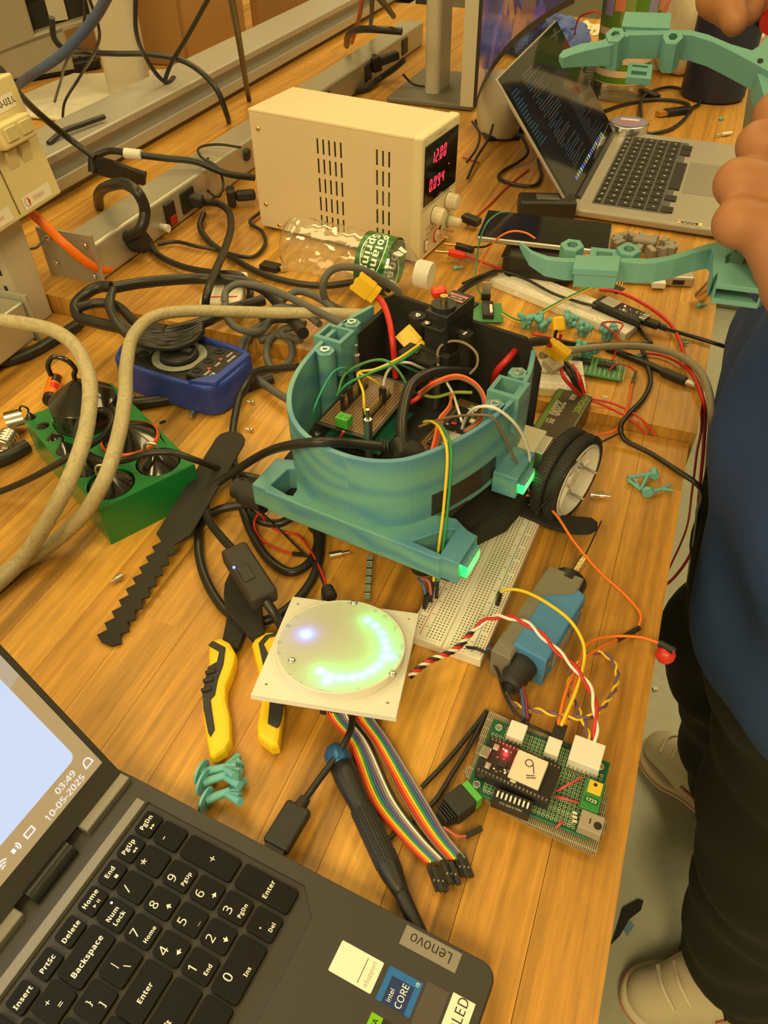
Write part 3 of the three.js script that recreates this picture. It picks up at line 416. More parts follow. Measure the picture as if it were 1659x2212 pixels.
  stick('white_sticker', 0.2175, 0.229, 0.0198, 0.05, print(512, 196, (x, w, h) => { x.fillStyle = '#efe9dc'; x.fillRect(0, 0, w, h); text(x, 'AMOLED', w * 0.56, h / 2 + 4, 118, '#2a2622', 'sans-serif', false); }));
  stick('hologram_sticker', 0.2045, 0.216, 0.021, 0.042, mat(0.09, 0.075, 0.07, 0.3));
}
// ---------- printed lamp plate with the glowing face ----------
{
  const FLp = P(632, 1288, 0.02), FR = P(905, 1325, 0.02), NL = P(572, 1505, 0.034);
  const t = thing('lamp_plate', 'white printed plate glowing with a green smile and one blue eye', 'lamp', FLp);
  const x = FR.clone().sub(FLp), w = x.length(); x.normalize(); const z = NL.clone().sub(FLp); z.addScaledVector(x, -z.dot(x)); const d = z.length(); z.normalize(); const y = z.clone().cross(x).normalize();
  t.quaternion.setFromRotationMatrix(new THREE.Matrix4().makeBasis(x, y, z)); t.updateMatrixWorld(true); const inv = t.matrixWorld.clone().invert();
  const loc = (px, py, h) => { // picture position to the plate's plane at height h above it
    const o = CAM.clone().applyMatrix4(inv), r = ray(px, py).transformDirection(inv); return o.addScaledVector(r, (h - o.y) / r.y); };
  const white = mat(0.8, 0.79, 0.75, 0.5), H = 0.007, cx = w * 0.505, cz = d * 0.5, R0 = 0.0425;
  const dirt = dataTex(256, 256, (u, v) => { const r = Math.hypot(u - 0.5, v - 0.5) * 2, n = noise(u * 26, v * 26), s = r > 0.88 && n > 0.76 ? 0.9 : 1; return [226 * s, 222 * s * 0.99, 212 * s * 0.96]; });
  M('square_plate', plan([[0, 0], [w, 0], [w, d], [0, d]], -0.0045, 0.0045, 0.0004, [[0.006, 0.007], [w - 0.006, 0.007], [0.007, d - 0.01], [w - 0.007, d - 0.01]].map(q => circ(q[0], q[1], 0.0014))), white, t);
  M('disc_wall', lathe([[R0 - 0.002, 0], [R0, 0], [R0, H], [R0 - 0.0006, H + 0.0004], [R0 - 0.002, H]], 72), white, t, cx, 0, cz);
  M('diffuser', new THREE.CircleGeometry(R0 - 0.0005, 72).rotateX(-Math.PI / 2), new THREE.MeshPhysicalMaterial({ map: dirt, roughness: 1, transmission: 0.3, thickness: 0 }), t, cx, H + 0.0002, cz);
  M('circuit_disc', new THREE.CircleGeometry(R0 - 0.002, 48).rotateX(-Math.PI / 2), mat(0.04, 0.04, 0.04, 0.8), t, cx, 0.0006, cz);
  for (const [px, py] of [[765, 1304], [630, 1428], [848, 1457]]) { const q = loc(px, py, H); screwHead(t, 'screw', V(q.x, H + 0.0004, q.z), 0.0026, V(0, 1, 0)); }
  const lamp = (px, py, c, cd) => { const q = loc(px, py, H); M('led', rb(0.003, 0.001, 0.003, 0.0003, q.x, 0.0012, q.z), glow(c[0], c[1], c[2], 1.5), t); const L = new THREE.PointLight(rgb(...c), cd); L.position.set(q.x, H - 0.0018, q.z); L.shadow.radius = 0.05; L.name = 'led_light'; L.castShadow = true; t.add(L); };
  for (const q of [[794, 1340], [811, 1352], [824, 1367.5], [831, 1385], [834, 1401], [831, 1420], [818, 1437], [803, 1449], [783, 1459], [761, 1464], [737, 1465], [713, 1461], [692, 1450]]) lamp(q[0], q[1], [0.02, 1, 0.24], 0.0009);
  lamp(661, 1370, [0.02, 0.16, 1], 0.0016); lamp(705, 1472, [0.08, 0.08, 1], 0.0002); lamp(846, 1418, [0.08, 0.08, 1], 0.0002);
  M('support_foot', [bx(0.012, 0.014, 0.03, w * 0.5, -0.0125, 0.03), bx(0.012, 0.02, 0.012, w * 0.5, -0.0155, d - 0.02)], K.rubber, t);
}
// ---------- breadboards ----------
function breadTex(rows, labelEvery = 5) {
  return canvasTex(2048, 680, (x, w, h) => {
    x.fillStyle = '#efece4'; x.fillRect(0, 0, w, h); const k = w / 0.1651, p = 0.00254 * k, x0 = (w - p * 62) / 2, hole = (cx, cy_) => { x.fillStyle = '#c9c1ab'; x.fillRect(cx - 8, cy_ - 8, 16, 16); x.fillStyle = '#5d5340'; x.fillRect(cx - 6, cy_ - 6, 12, 12); };
    const rowsY = [0, 1, 2, 3, 4].map(i => h / 2 - 7.62 / 2 * k / 1000 - (4 - i) * p).concat([0, 1, 2, 3, 4].map(i => h / 2 + 7.62 / 2 * k / 1000 + i * p));
    for (let i = 0; i < 63; i++) for (const yy of rowsY) hole(x0 + i * p, yy);
    for (const s of [-1, 1]) { for (let g = 0; g < 10; g++) for (let i = 0; i < 5; i++) for (const r of [0, 1]) hole(x0 + p * (2 + g * 6 + i), h / 2 + s * (h / 2 - 42 - r * p)); x.fillStyle = '#c23a22'; x.fillRect(40, h / 2 + s * (h / 2 - (s < 0 ? 16 : 100)) - 3, w - 80, 6); x.fillStyle = '#2b6a86'; x.fillRect(40, h / 2 + s * (h / 2 - (s < 0 ? 100 : 16)) - 3, w - 80, 6); }
    for (let i = 0; i < 63; i++) if ((i + 1) % labelEvery === 0 || i === 0) for (const s of [-1, 1]) { x.save(); x.translate(x0 + i * p, h / 2 + s * (h / 2 - 132)); x.rotate(Math.PI / 2); text(x, String(i + 1), 0, 0, 22, '#6b604a'); x.restore(); }
    for (const e of [x0 - p * 1.1, x0 + p * 63.1]) 'abcdefghij'.split('').forEach((c, i) => text(x, c, e, rowsY[i], 20, '#6b604a'));
  });
}
const bbTex = breadTex(63), bbTop = new THREE.MeshPhysicalMaterial({ map: bbTex, roughness: 0.45 }), bbSide = mat(0.8, 0.79, 0.74, 0.45), bbYellow = mat(0.8, 0.72, 0.42, 0.5);
function breadboard(t, side = bbSide, top = bbTop, L = 0.1651, Wb = 0.0546, H = 0.0085) {
  const hw = (Wb - 0.003) / 2;
  for (const s of [-1, 1]) { M('half', rb(L, H, hw, 0.0008, 0, H / 2, s * (hw / 2 + 0.0015)), side, t); const g = decal(L - 0.0015, hw - 0.0008), uv = g.attributes.uv; for (let i = 0; i < uv.count; i++) uv.setY(i, (s > 0 ? 0 : 0.5 + 0.0015 / Wb) + uv.getY(i) * (0.5 - 0.0015 / Wb)); M('hole_field', g, top, t, 0, H + 0.00015, s * (hw / 2 + 0.0015)); }
  M('groove', bx(L - 0.001, H - 0.002, 0.0034, 0, H / 2 - 0.001, 0), side, t);
  for (const x of [-0.05, 0.02, 0.06]) M('notch_tab', rb(0.006, 0.004, 0.0016, 0.0004, x, 0.003, Wb / 2 + 0.0006), side, t);
  return t;
}
{
  const a = P(877, 1376, 0.0085), b = P(1040, 1421, 0.0085), c = P(1172, 1113, 0.0085), mid = a.clone().add(b).multiplyScalar(0.5), dir = c.clone().sub(b).setY(0).normalize();
  breadboard(thing('breadboard', 'long white breadboard running under the robot corner towards the camera', 'breadboard', mid.addScaledVector(dir, 0.0826).setY(0), yawOf(V(0, 0, 0), dir) + Math.PI));
}
// black jumper ends pushed into the board
function pinEnd(px, py, y, tilt = 0, name = 'housing') { const p = P(px, py, y); return bx(0.0026, 0.014, 0.0026).rotateZ(tilt).translate(p.x, p.y, p.z); }
// ---------- tools and parts on the near bench ----------
const zp = (ox, oy, s) => (x, y) => [ox + x * s, oy + y * s];
const poly = (list, f, y) => list.map(q => { const p = f(q[0], q[1]); return P(p[0], p[1], y); });
{
  // saw blade leaning slightly up to the right
  const lowP = P(232, 1392, 0.001), hiP = P(510, 935, 0.03), ax = hiP.clone().sub(lowP), L = ax.length(); ax.normalize(); const side = V(0, 1, 0).cross(ax).normalize(), up = ax.clone().cross(side);
  const t = thing('saw_blade', 'black toothed saw-like blade leaning beside the green weight block', 'blade', lowP); t.quaternion.setFromRotationMatrix(new THREE.Matrix4().makeBasis(side.clone().negate(), up, ax.clone().negate()));
  const pts = [], w = 0.0105, tl = L * 0.42, n = 9;
  pts.push([-0.0045, 0.0], [-w, -0.004]); for (let i = 0; i < n; i++) { const z = -0.004 - (i + 0.5) * tl / n; pts.push([-w + 0.005, z - tl / n * 0.1], [-w, -0.004 - (i + 1) * tl / n]); } pts.push([-w - 0.003, -tl - 0.006], [-w - 0.003, -L + 0.012]); for (let i = 0; i <= 6; i++) { const a = Math.PI - i / 6 * Math.PI; pts.push([(w + 0.003) * Math.cos(a) * 1.0, -L + 0.012 - 0.012 * Math.sin(a)]); } pts.push([w + 0.003, -tl - 0.012], [w, -tl - 0.008]); for (let i = n - 1; i >= 0; i--) { const z = -0.004 - (i + 0.5) * tl / n; pts.push([w - 0.005, z - 0.0005], [w, -0.004 - i * tl / n + 0.001]); } pts.push([0.004, 0.001]);
  M('blade', plan(pts, 0, 0.0018, 0.0003), K.matte, t);
  for (const z of [-L + 0.03, -L + 0.045]) M('hole_plug', cy(0.0012, 0.0012, 0.0004, -0.003, 0.0019, z, 10), K.black, t);
}
{
  // combination pliers with yellow and black grips
  const f = zp(400, 1250, 0.3315), g = zp(380, 1000, 0.1929), y = 0.014, t = thing('pliers', 'open pliers with yellow and black grips left of the glowing plate', 'pliers');
  const blk = mat(0.028, 0.03, 0.036, 0.6), yel = mat(0.88, 0.62, 0.015, 0.4);
  M('grip', slabXZ(poly([[170, 395], [230, 378], [290, 410], [330, 480], [325, 530], [300, 610], [265, 690], [265, 780], [290, 890], [297, 1040], [260, 1105], [190, 1152], [158, 1145], [142, 1070], [115, 900], [108, 790], [120, 680], [150, 560], [150, 440]], f, y), y, 0.013, [], 0.003), yel, t);
  M('grip', slabXZ(poly([[430, 420], [450, 385], [520, 342], [590, 340], [615, 370], [616, 480], [605, 600], [590, 700], [600, 800], [642, 820], [640, 880], [625, 960], [608, 1080], [560, 1090], [470, 1020], [465, 950], [495, 780], [500, 700], [465, 560], [445, 480]], f, y), y, 0.013, [], 0.003), yel, t);
  M('grip_inlay', slabXZ(poly([[152, 436], [180, 408], [264, 452], [250, 560], [214, 660], [195, 760], [166, 792], [194, 985], [166, 1034], [150, 1005], [120, 850], [113, 750], [148, 580], [208, 545], [222, 478]], f, y), y + 0.0012, 0.002, [], 0.0006), blk, t);
  M('grip_inlay', slabXZ(poly([[478, 425], [520, 375], [600, 352], [608, 372], [548, 385], [512, 428], [540, 490], [585, 520], [570, 640], [556, 800], [545, 930], [575, 975], [622, 955], [640, 850], [596, 800], [600, 640], [606, 530], [590, 510], [548, 485], [500, 560], [532, 690], [528, 700], [505, 560]].slice(0, 8).concat([[560, 640], [535, 700], [505, 555]]), f, y), y + 0.0012, 0.002, [], 0.0006), blk, t);
  M('grip_inlay', slabXZ(poly([[552, 800], [640, 815], [636, 880], [618, 955], [600, 975], [572, 965], [538, 945]], f, y), y + 0.0012, 0.002, [], 0.0006), blk, t);
  for (const q of [[165, 605], [150, 660], [138, 720]]) { const p = P(...f(...q), y + 0.002); M('grip_rib', rb(0.007, 0.002, 0.003, 0.0008).rotateY(0.7).translate(p.x, p.y, p.z), K.rubber, t); }
  M('jaw', slabXZ(poly([[600, 1215], [700, 1200], [830, 1330], [900, 1480], [960, 1590], [990, 1890], [850, 1965], [590, 1680], [545, 1600], [532, 1450], [545, 1340]], g, 0.016), 0.016, 0.006, [], 0.001), K.matte, t);
  M('jaw', slabXZ(poly([[560, 1620], [700, 1640], [800, 1800], [700, 2060], [620, 2060], [520, 1960], [575, 1690]], g, 0.01), 0.01, 0.006, [], 0.001), K.matte, t);
  const pv = P(...g(800, 1545), 0.016); M('pivot', cy(0.0052, 0.0056, 0.003, pv.x, 0.0172, pv.z, 24), K.matte, t);
}
{
  const a = P(505, 1190, 0.034), b = P(574, 1298, 0.032), t = thing('inline_switch', 'black inline cable switch with a lit blue dot lying on the pliers', 'switch');
  M('switch_body', bar(a, b, 0.02, 0.014, 0.003), mat(0.035, 0.032, 0.03, 0.6), t);
  const d = b.clone().sub(a).normalize(), s = V(0, 1, 0).cross(d).normalize(), up = d.clone().cross(s);
  const q = P(505, 1224, 0.042); M('indicator', sp(0.0011, q.x, q.y - 0.0008, q.z, 10), glow(0.08, 0.12, 1, 6), t);
  const r = a.clone().lerp(b, 0.55).addScaledVector(up, 0.0068).addScaledVector(s, -0.003); M('push_button', rb(0.009, 0.002, 0.016, 0.0009).applyMatrix4(new THREE.Matrix4().makeBasis(s, up, d)).translate(r.x, r.y, r.z), K.black, t);
}
{
  // precision screwdriver with knurled black handle
  const a = P(722, 1620, 0.009), b = P(868, 1932, 0.009), d = b.clone().sub(a), L = d.length(); const t = thing('screwdriver', 'black knurled screwdriver with blue cap half under the laptop', 'screwdriver', a);
  t.quaternion.setFromUnitVectors(V(0, 1, 0), d.clone().normalize());
  M('cap', lathe([[0, -0.002], [0.005, -0.002], [0.0078, 0.002], [0.0078, 0.009], [0.007, 0.01], [0.007, 0.012], [0, 0.012]]), mat(0.02, 0.12, 0.35, 0.3, 0.4), t);
  M('handle', lathe([[0, 0.012], [0.0075, 0.012], [0.0078, 0.02], [0.0066, 0.034], [0.0062, L * 0.42], [0.0066, L * 0.44], [0.0068, L * 0.8], [0.0066, L * 0.86], [0.005, L * 0.95], [0.0042, L], [0, L]]), K.black, t);
  const kn = []; for (let i = 0; i < 26; i++) for (let j = 0; j < 22; j++) kn.push(new THREE.OctahedronGeometry(0.0006, 0).scale(1, 1.6, 1).translate(0.0067, L * 0.45 + (j + (i % 2) / 2) * L * 0.37 / 22, 0).rotateY(i / 26 * 6.2832)); M('knurling', kn, K.rubber, t).userData.kind = 'stuff';
  M('shaft', cy(0.0035, 0.0042, 0.05, 0, L + 0.024, 0), K.black, t);
}
{
  // flat ribbon of coloured wires with black ends
  const cols = ['red', 'orange', 'yellow', 'green', 'blue', 'purple', 'grey', 'white', 'black', 'brown', 'red', 'orange', 'yellow', 'green', 'blue', 'purple', 'grey'];
  const t = thing('ribbon_cable', 'rainbow ribbon cable fanning out below the glowing plate', 'cable'), gm = mat(0.3, 0.29, 0.27, 0.5);
  cols.forEach((c, i) => { const k = i / 16, s = i > 8 ? 5 : -5; const pts = [[708 + k * 92, 1512, 0.014], [710 + k * 90 + s * 0.4, 1542, 0.009], [756 + k * 82 + s * 0.5, 1602, 0.006], [808 + k * 106 + s, 1730, 0.005], [868 + k * 96 + s * 0.5, 1808, 0.005], [920 + k * 84, 1864 - k * 10, 0.005]]; M('wire', tube(pp(pts), 0.00082, 44, 7), c === 'grey' ? gm : K[c], t); });
  for (let i = 0; i < 9; i++) { const k = i / 8, a = P(926 + k * 74, 1872 - k * 36 + (i % 3) * 6, 0.004 + (i % 2) * 0.003), b = P(946 + k * 74, 1925 - k * 42 + (i % 3) * 6, 0.004 + (i % 2) * 0.003); const h = M('housing', bar(a, b, 0.0027, 0.0027, 0.0003), K.black, t); const c = a.clone().lerp(b, 0.6); M('contact', rb(0.0008, 0.0004, 0.0012, 0.0001, c.x, c.y + 0.0015, c.z), K.steel, h); }
}
one('jumper_wire', tube(pp([[958, 1786, 0.006], [975, 1798, 0.005], [990, 1806, 0.004], [1006, 1806, 0.003]]), 0.0008), mat(0.55, 0.12, 0.12, 0.5), 'short pink jumper wire right of the ribbon cable', 'wire');
{ const t = scene.children[scene.children.length - 1]; const h = M('housing', bar(P(1006, 1806, 0.0025), P(1041, 1789, 0.0025), 0.0027, 0.0027, 0.0003), K.black, t); }
{
  // USB plug in the laptop's side with its lead to the plate
  const t = thing('usb_cable', 'black USB cable plugged into the foreground laptop', 'cable');
  M('lead', tube(pp([[745, 1510, 0.012], [760, 1548, 0.01], [752, 1590, 0.014], [715, 1650, 0.014], [685, 1690, 0.012], [658, 1728, 0.011]]), 0.0022), K.cord, t);
  M('strain_relief', rod(P(660, 1724, 0.011), P(645, 1748, 0.011), 0.0032, 0.0042), K.rubber, t);
  M('plug_body', bar(P(648, 1742, 0.011), P(594, 1832, 0.0105), 0.016, 0.008, 0.002), K.rubber, t);
  M('plug_shell', bar(P(600, 1824, 0.0105), P(588, 1845, 0.0105), 0.012, 0.0045), K.black, t);
}
function supportTree(t, px, py, h, n, s, fn = P) {
  const b = fn(px, py, 0); for (let i = 0; i < n; i++) { const a = rr(0, 6.28), top = b.clone().add(V(Math.cos(a) * s * rr(0.3, 1), h * rr(0.7, 1), Math.sin(a) * s * rr(0.3, 1))); M('branch', join([rod(b.clone().add(V(rr(-s, s) * 0.4, 0.001, rr(-s, s) * 0.4)), top, s * 0.22, s * 0.14, 7), sp(s * 0.28, top.x, top.y, top.z, 8)]), K.teal, t); }
}
{
  const t = thing('support_scrap', 'teal comb-like printed support scrap beside the pliers', 'scrap', null, 0, 'teal print support scraps');
  for (const [x0, y0, x1, y1, xb, yb] of [[436, 1668, 498, 1655, 512, 1645], [440, 1690, 495, 1672, 520, 1665], [446, 1728, 498, 1708, 522, 1700]]) {
    const a = P(x0, y0, 0.008), b = P(x1, y1, 0.009); M('stem', rod(a, b, 0.0028, 0.0024, 10), K.teal, t);
    for (let i = 0; i < 5; i++) { const e = P(xb + rr(-4, 8), yb - 12 + i * 11 + rr(-3, 3), 0.004 + i * 0.003); M('frond', rod(a.clone().lerp(b, 0.75), e, 0.0018, 0.0026, 7), K.teal, t); }
    M('foot_disc', rod(a.clone().add(V(-0.0008, 0, 0)), a.clone().add(V(0.0006, 0, 0)), 0.0078, 0.0078, 18), K.teal, t);
  }
}
{
  const mk = (label, list) => { const t = thing('support_scrap', label, 'scrap', null, 0, 'teal print support scraps'); for (const [x0, y0, x1, y1, r0, r1, h0, h1] of list) M('strut', rod(P(x0, y0, h0), P(x1, y1, h1), r0, r1, 8), K.teal, t); return t; };
  mk('small teal A-shaped print scrap near the right bench edge', [[1356, 1032, 1412, 1022, 0.0018, 0.0016, 0.004, 0.006], [1356, 1036, 1384, 1058, 0.0016, 0.0014, 0.004, 0.003], [1384, 1058, 1400, 1026, 0.0016, 0.0014, 0.003, 0.006], [1370, 1034, 1380, 1052, 0.001, 0.001, 0.005, 0.004], [1412, 1016, 1414, 1030, 0.0035, 0.0035, 0.006, 0.006]]);
  mk('small teal Y-shaped print scrap with a round foot near the bench edge', [[1400, 1064, 1430, 1056, 0.002, 0.0016, 0.004, 0.004], [1430, 1056, 1448, 1046, 0.0016, 0.001, 0.004, 0.004], [1430, 1056, 1455, 1060, 0.0016, 0.001, 0.004, 0.003], [1398, 1060, 1400, 1066, 0.005, 0.005, 0.005, 0.005]]);
}
{
  // limit switch with whisker
  const A = P(1128, 1432, 0.015), B = P(1216, 1292, 0.015), t = thing('limit_switch', 'blue and grey limit switch with brass spring whisker on the bench', 'switch', A.clone().setY(0), yawOf(A, B));
  const L = A.distanceTo(B), gr = mat(0.2, 0.19, 0.16, 0.5), bl = mat(0.07, 0.25, 0.55, 0.45);
  M('grey_base', plan([[-0.008, -0.006], [-0.002, -0.018], [L + 0.012, -0.018], [L + 0.014, 0.008], [L - 0.004, 0.009], [L - 0.016, -0.006]], 0.001, 0.027, 0.001), gr, t);
  M('base_block', rb(0.02, 0.026, 0.014, 0.001, 0.0, 0.014, -0.012), gr, t);
  M('blue_cover', plan([[0.0, -0.0085], [L - 0.017, -0.0085], [L - 0.005, 0.0075], [L + 0.001, 0.009], [L - 0.003, 0.016], [-0.001, 0.016]], 0.001, 0.029, 0.0012), bl, t);
  M('nameplate', rb(0.03, 0.018, 0.0006, 0.0002, L * 0.42, 0.015, 0.0164), mat(0.45, 0.38, 0.3, 0.4), t); M('nameplate_frame', [bx(0.034, 0.001, 0.001, L * 0.42, 0.0255, 0.0164), bx(0.034, 0.001, 0.001, L * 0.42, 0.0045, 0.0164)], bl, t);
  for (const [x, y] of [[0.003, 0.024], [0.003, 0.006], [L - 0.01, 0.024]]) screwHead(t, 'screw', V(x, y, 0.0165), 0.002, V(0, 0, 1), K.brass);
  M('boot', lathe([[0.0095, 0], [0.0105, 0.003], [0.0095, 0.006], [0.0102, 0.008], [0.0085, 0.011], [0.0092, 0.013], [0.0075, 0.016], [0.008, 0.02], [0.0065, 0.023], [0.0045, 0.023], [0.0045, 0.015], [0, 0.015]]).rotateZ(Math.PI / 2), K.rubber, t, 0.001, 0.015, 0.001);
  M('boot_collar', cy(0.0125, 0.0125, 0.009, 0, 0, 0, 28).rotateZ(1.5708), K.black, t, L + 0.013, 0.016, -0.002);
  const sp0 = []; for (let i = 0; i <= 160; i++) { const a = i / 160 * 22 * 6.2832; sp0.push(V(L + 0.017 + i / 160 * 0.026, 0.017 + Math.sin(a) * 0.0034, -0.002 + Math.cos(a) * 0.0034)); } M('spring', new THREE.TubeGeometry(new THREE.CatmullRomCurve3(sp0), 500, 0.0006, 5), K.brass, t); M('spring_core', cy(0.0032, 0.0032, 0.026, 0, 0, 0).rotateZ(1.5708), K.zinc, t, L + 0.03, 0.017, -0.002);
  M('whisker', tube([V(L + 0.04, 0.017, -0.002), V(L + 0.055, 0.019, -0.003), V(L + 0.082, 0.022, -0.005)], 0.0006, 20, 6), K.black, t);
}
{
  // controller board "9"
  const f = zp(1000, 1500, 0.1989), Y = 0.012, TL = P(...f(335, 262), Y), TR = P(...f(1605, 742), Y), BLc = P(...f(70, 1040), Y);
  const t = thing('controller_board', 'green perforated controller board with red light and paper tag 9', 'circuit board', TL), x = TR.clone().sub(TL), w = x.length(); x.normalize(); const z0 = BLc.clone().sub(TL), d = z0.clone().addScaledVector(x, -z0.dot(x)).length();
  t.rotation.y = yawOf(TL, TR); t.updateMatrixWorld(true); const inv = t.matrixWorld.clone().invert(), q = (a, b, y = Y) => P(...f(a, b), y).applyMatrix4(inv), pl = (a, y) => a.map(s => { const p = q(s[0], s[1], y); return [p.x, p.z]; });
  const pt = canvasTex(1024, Math.round(1024 * d / w), (c, W, H) => { c.fillStyle = '#0c5a3c'; c.fillRect(0, 0, W, H); const p = 0.00254 / w * W; for (let i = 1; i * p < W - p; i++) for (let j = 1; j * p < H - p * 0.6; j++) { if ((i < 4 || i > W / p - 4) && (j < 4 || j > H / p - 4)) continue; c.fillStyle = '#d8d2b0'; c.beginPath(); c.arc(i * p, j * p, p * 0.36, 0, 6.3); c.fill(); c.fillStyle = '#0a1c18'; c.beginPath(); c.arc(i * p, j * p, p * 0.22, 0, 6.3); c.fill(); } c.strokeStyle = '#dcd8c8'; c.lineWidth = 3; c.strokeRect(p * 3.5, H - p * 3.6, W - p * 8, p * 2.2); });
  M('board', rb(w, 0.0016, d, 0.0006, w / 2, -0.0008, d / 2), K.pcb, t); M('pad_print', decal(w - 0.001, d - 0.001), new THREE.MeshPhysicalMaterial({ map: pt, roughness: 0.4 }), t, w / 2, 0.0001, d / 2);
  for (const [a, b] of [[0.005, 0.005], [w - 0.005, 0.005], [0.005, d - 0.005], [w - 0.005, d - 0.005]]) M('mount_hole', [new THREE.TorusGeometry(0.002, 0.0004, 8, 20).rotateX(1.57), cy(0.0018, 0.0018, 0.0003)], K.steel, t, a, 0.0004, b);
  const net = canvasTex(256, 256, (c) => { c.fillStyle = '#5b5242'; c.fillRect(0, 0, 256, 256); c.fillStyle = '#b8ad8f'; for (let i = 0; i < 32; i++) c.fillRect(i * 8, 0, 3, 256); for (let i = 0; i < 6; i++) c.fillRect(0, i * 44, 256, 3); }); net.wrapS = net.wrapT = THREE.RepeatWrapping; net.repeat.set(28, 28);
  M('mesh_backing', plan(pl([[290, 165], [420, 235], [560, 310], [1100, 500], [1500, 680], [1540, 850], [1560, 1080], [1575, 1170], [1540, 1260], [1570, 1420], [1500, 1560], [1450, 1720], [1390, 1715], [1200, 1640], [700, 1400], [300, 1180], [90, 1000], [5, 830], [110, 740], [180, 460]], 0.009), -0.006, 0.003), new THREE.MeshPhysicalMaterial({ map: net, roughness: 0.45 }), t);
  for (const s of [0, 1, 2, 3]) M('spacer', cy(0.003, 0.003, 0.0025, s % 2 ? w - 0.008 : 0.008, -0.0028, s > 1 ? d - 0.008 : 0.008), K.white, t);
  // microcontroller module
  const e1 = q(300, 445, 0.021), e2 = q(1085, 785, 0.021), e3 = q(150, 835, 0.021), m = new THREE.Group(); m.name = 'microcontroller'; t.add(m); m.position.copy(e1); m.rotation.y = yawOf(e1, e2); const mw = e1.distanceTo(e2), md = e1.distanceTo(e3);
  M('module_board', rb(mw, 0.0016, md, 0.0004, mw / 2, -0.0008, md / 2), mat(0.02, 0.016, 0.015, 0.35), m); M('radio_can', rb(mw * 0.42, 0.003, md * 0.72, 0.0004, mw * 0.62, 0.0016, md * 0.5), K.zinc, m);
  M('paper_tag', rb(mw * 0.4, 0.0005, md * 0.76, 0.0002, mw * 0.62, 0.0034, md * 0.5), mat(0.76, 0.7, 0.58, 0.85), m);
  const nine = new THREE.Shape(); M('handwritten_nine', [new THREE.TorusGeometry(0.0022, 0.00028, 6, 20).rotateX(1.57).translate(0, 0, -0.002), bx(0.0005, 0.0003, 0.006, 0.0022, 0, 0.0015), bx(0.005, 0.0003, 0.0004, 0, 0, 0.0058), bx(0.0055, 0.0003, 0.0004, 0.0004, 0, 0.0072)], mat(0.06, 0.03, 0.08, 0.7), m, mw * 0.62, 0.0038, md * 0.42).rotation.y = 0.42;
  for (const zz of [0.0016, md - 0.0016]) { M('header_base', bx(mw * 0.98, 0.0085, 0.0025, mw / 2, -0.006, zz), K.black, m); for (let i = 0; i < 19; i++) M('solder_pin', cy(0.0004, 0.0009, 0.0012, 0.002 + i * (mw - 0.004) / 18, 0.0004, zz, 8), zz < 0.005 ? mat(0.75, 0.55, 0.5, 0.3, 1) : K.steel, m); }
  M('usb_jack', rb(0.0055, 0.0028, 0.0075, 0.0006, 0.0015, 0.0014, md * 0.5), K.steel, m); for (const zz of [0.26, 0.78]) M('tact_switch', [rb(0.0032, 0.0018, 0.004, 0.0004, 0.006, 0.0009, md * zz), cy(0.0009, 0.0009, 0.001, 0.006, 0.002, md * zz, 10)], K.zinc, m);
  M('chip', rb(0.005, 0.001, 0.005, 0.0002, 0.013, 0.0005, md * 0.56), K.black, m); M('capacitor', rb(0.003, 0.0016, 0.002, 0.0002, 0.0215, 0.0008, md * 0.42), mat(0.75, 0.4, 0.05, 0.4), m); M('inductor', rb(0.0034, 0.001, 0.0016, 0.0002, 0.0225, 0.0005, md * 0.86), K.cream, m);
  for (let i = 0; i < 18; i++) M('surface_part', bx(0.0012, 0.0006, 0.0007, rr(0.009, 0.022), 0.0003, md * rr(0.2, 0.85)), i % 2 ? K.cream : K.zinc, m);
  const led = q(468, 612, 0.0215).sub(e1); M('red_led', rb(0.0016, 0.0009, 0.0012, 0.0002, mw * 0.27, 0.0006, md * 0.23), glow(1, 0.12, 0.1, 9), m); const RL_ = new THREE.PointLight(rgb(1, 0.03, 0.03), 0.0006); RL_.position.set(mw * 0.27, 0.0028, md * 0.23); RL_.shadow.radius = 0.05; RL_.castShadow = true; RL_.name = 'led_light'; m.add(RL_);
  // connectors
  for (const [a, b, w1, d1, h] of [[590, 385, 0.0105, 0.0115, 0.008], [985, 560, 0.0085, 0.0115, 0.008], [1350, 625, 0.0185, 0.0175, 0.01]]) { const p = q(a, b, Y + h); M('white_connector', rb(w1, h, d1, 0.0006, p.x, h / 2, p.z), K.white, t); for (let i = 0; i < Math.round(w1 / 0.0026); i++) M('connector_pin', rod(V(p.x - w1 / 2 + 0.0018 + i * 0.0025, 0.004, p.z + d1 / 2), V(p.x - w1 / 2 + 0.0018 + i * 0.0025, 0.0002, p.z + d1 / 2 + 0.003), 0.0004, 0.0004, 6), K.steel, t); }
  for (const [a, b, n] of [[675, 280, 2], [1045, 400, 3]]) { const p = q(a, b, Y + 0.008); for (let i = 0; i < n; i++) M('jumper_housing', rb(0.0025, 0.0026, 0.013, 0.0002, p.x + (i - (n - 1) / 2) * 0.0026, 0.006, p.z), K.black, t); }
  const ds = q(535, 1165, Y + 0.006), dip = new THREE.Group(); dip.name = 'dip_switch'; t.add(dip); dip.position.set(ds.x, 0, ds.z); dip.rotation.y = 0.02;
  M('dip_body', rb(0.0225, 0.006, 0.0098, 0.0003, 0, 0.003, 0), K.black, dip); for (let i = 0; i < 8; i++) M('lever', bx(0.0011, 0.0016, 0.0034, -0.0089 + i * 0.00254, 0.0065, -0.0008), K.white, dip);
  M('dip_print', decal(0.022, 0.0095), print(460, 200, (c, W, H) => { c.fillStyle = '#181512'; c.fillRect(0, 0, W, H); for (let i = 0; i < 8; i++) text(c, String(i + 1), 46 + i * 52.5, 26, 30, '#8f877a'); text(c, 'CTS 208-8 T994', W / 2, 172, 40, '#a9a294'); }, 0.5), dip, 0, 0.00615, 0);
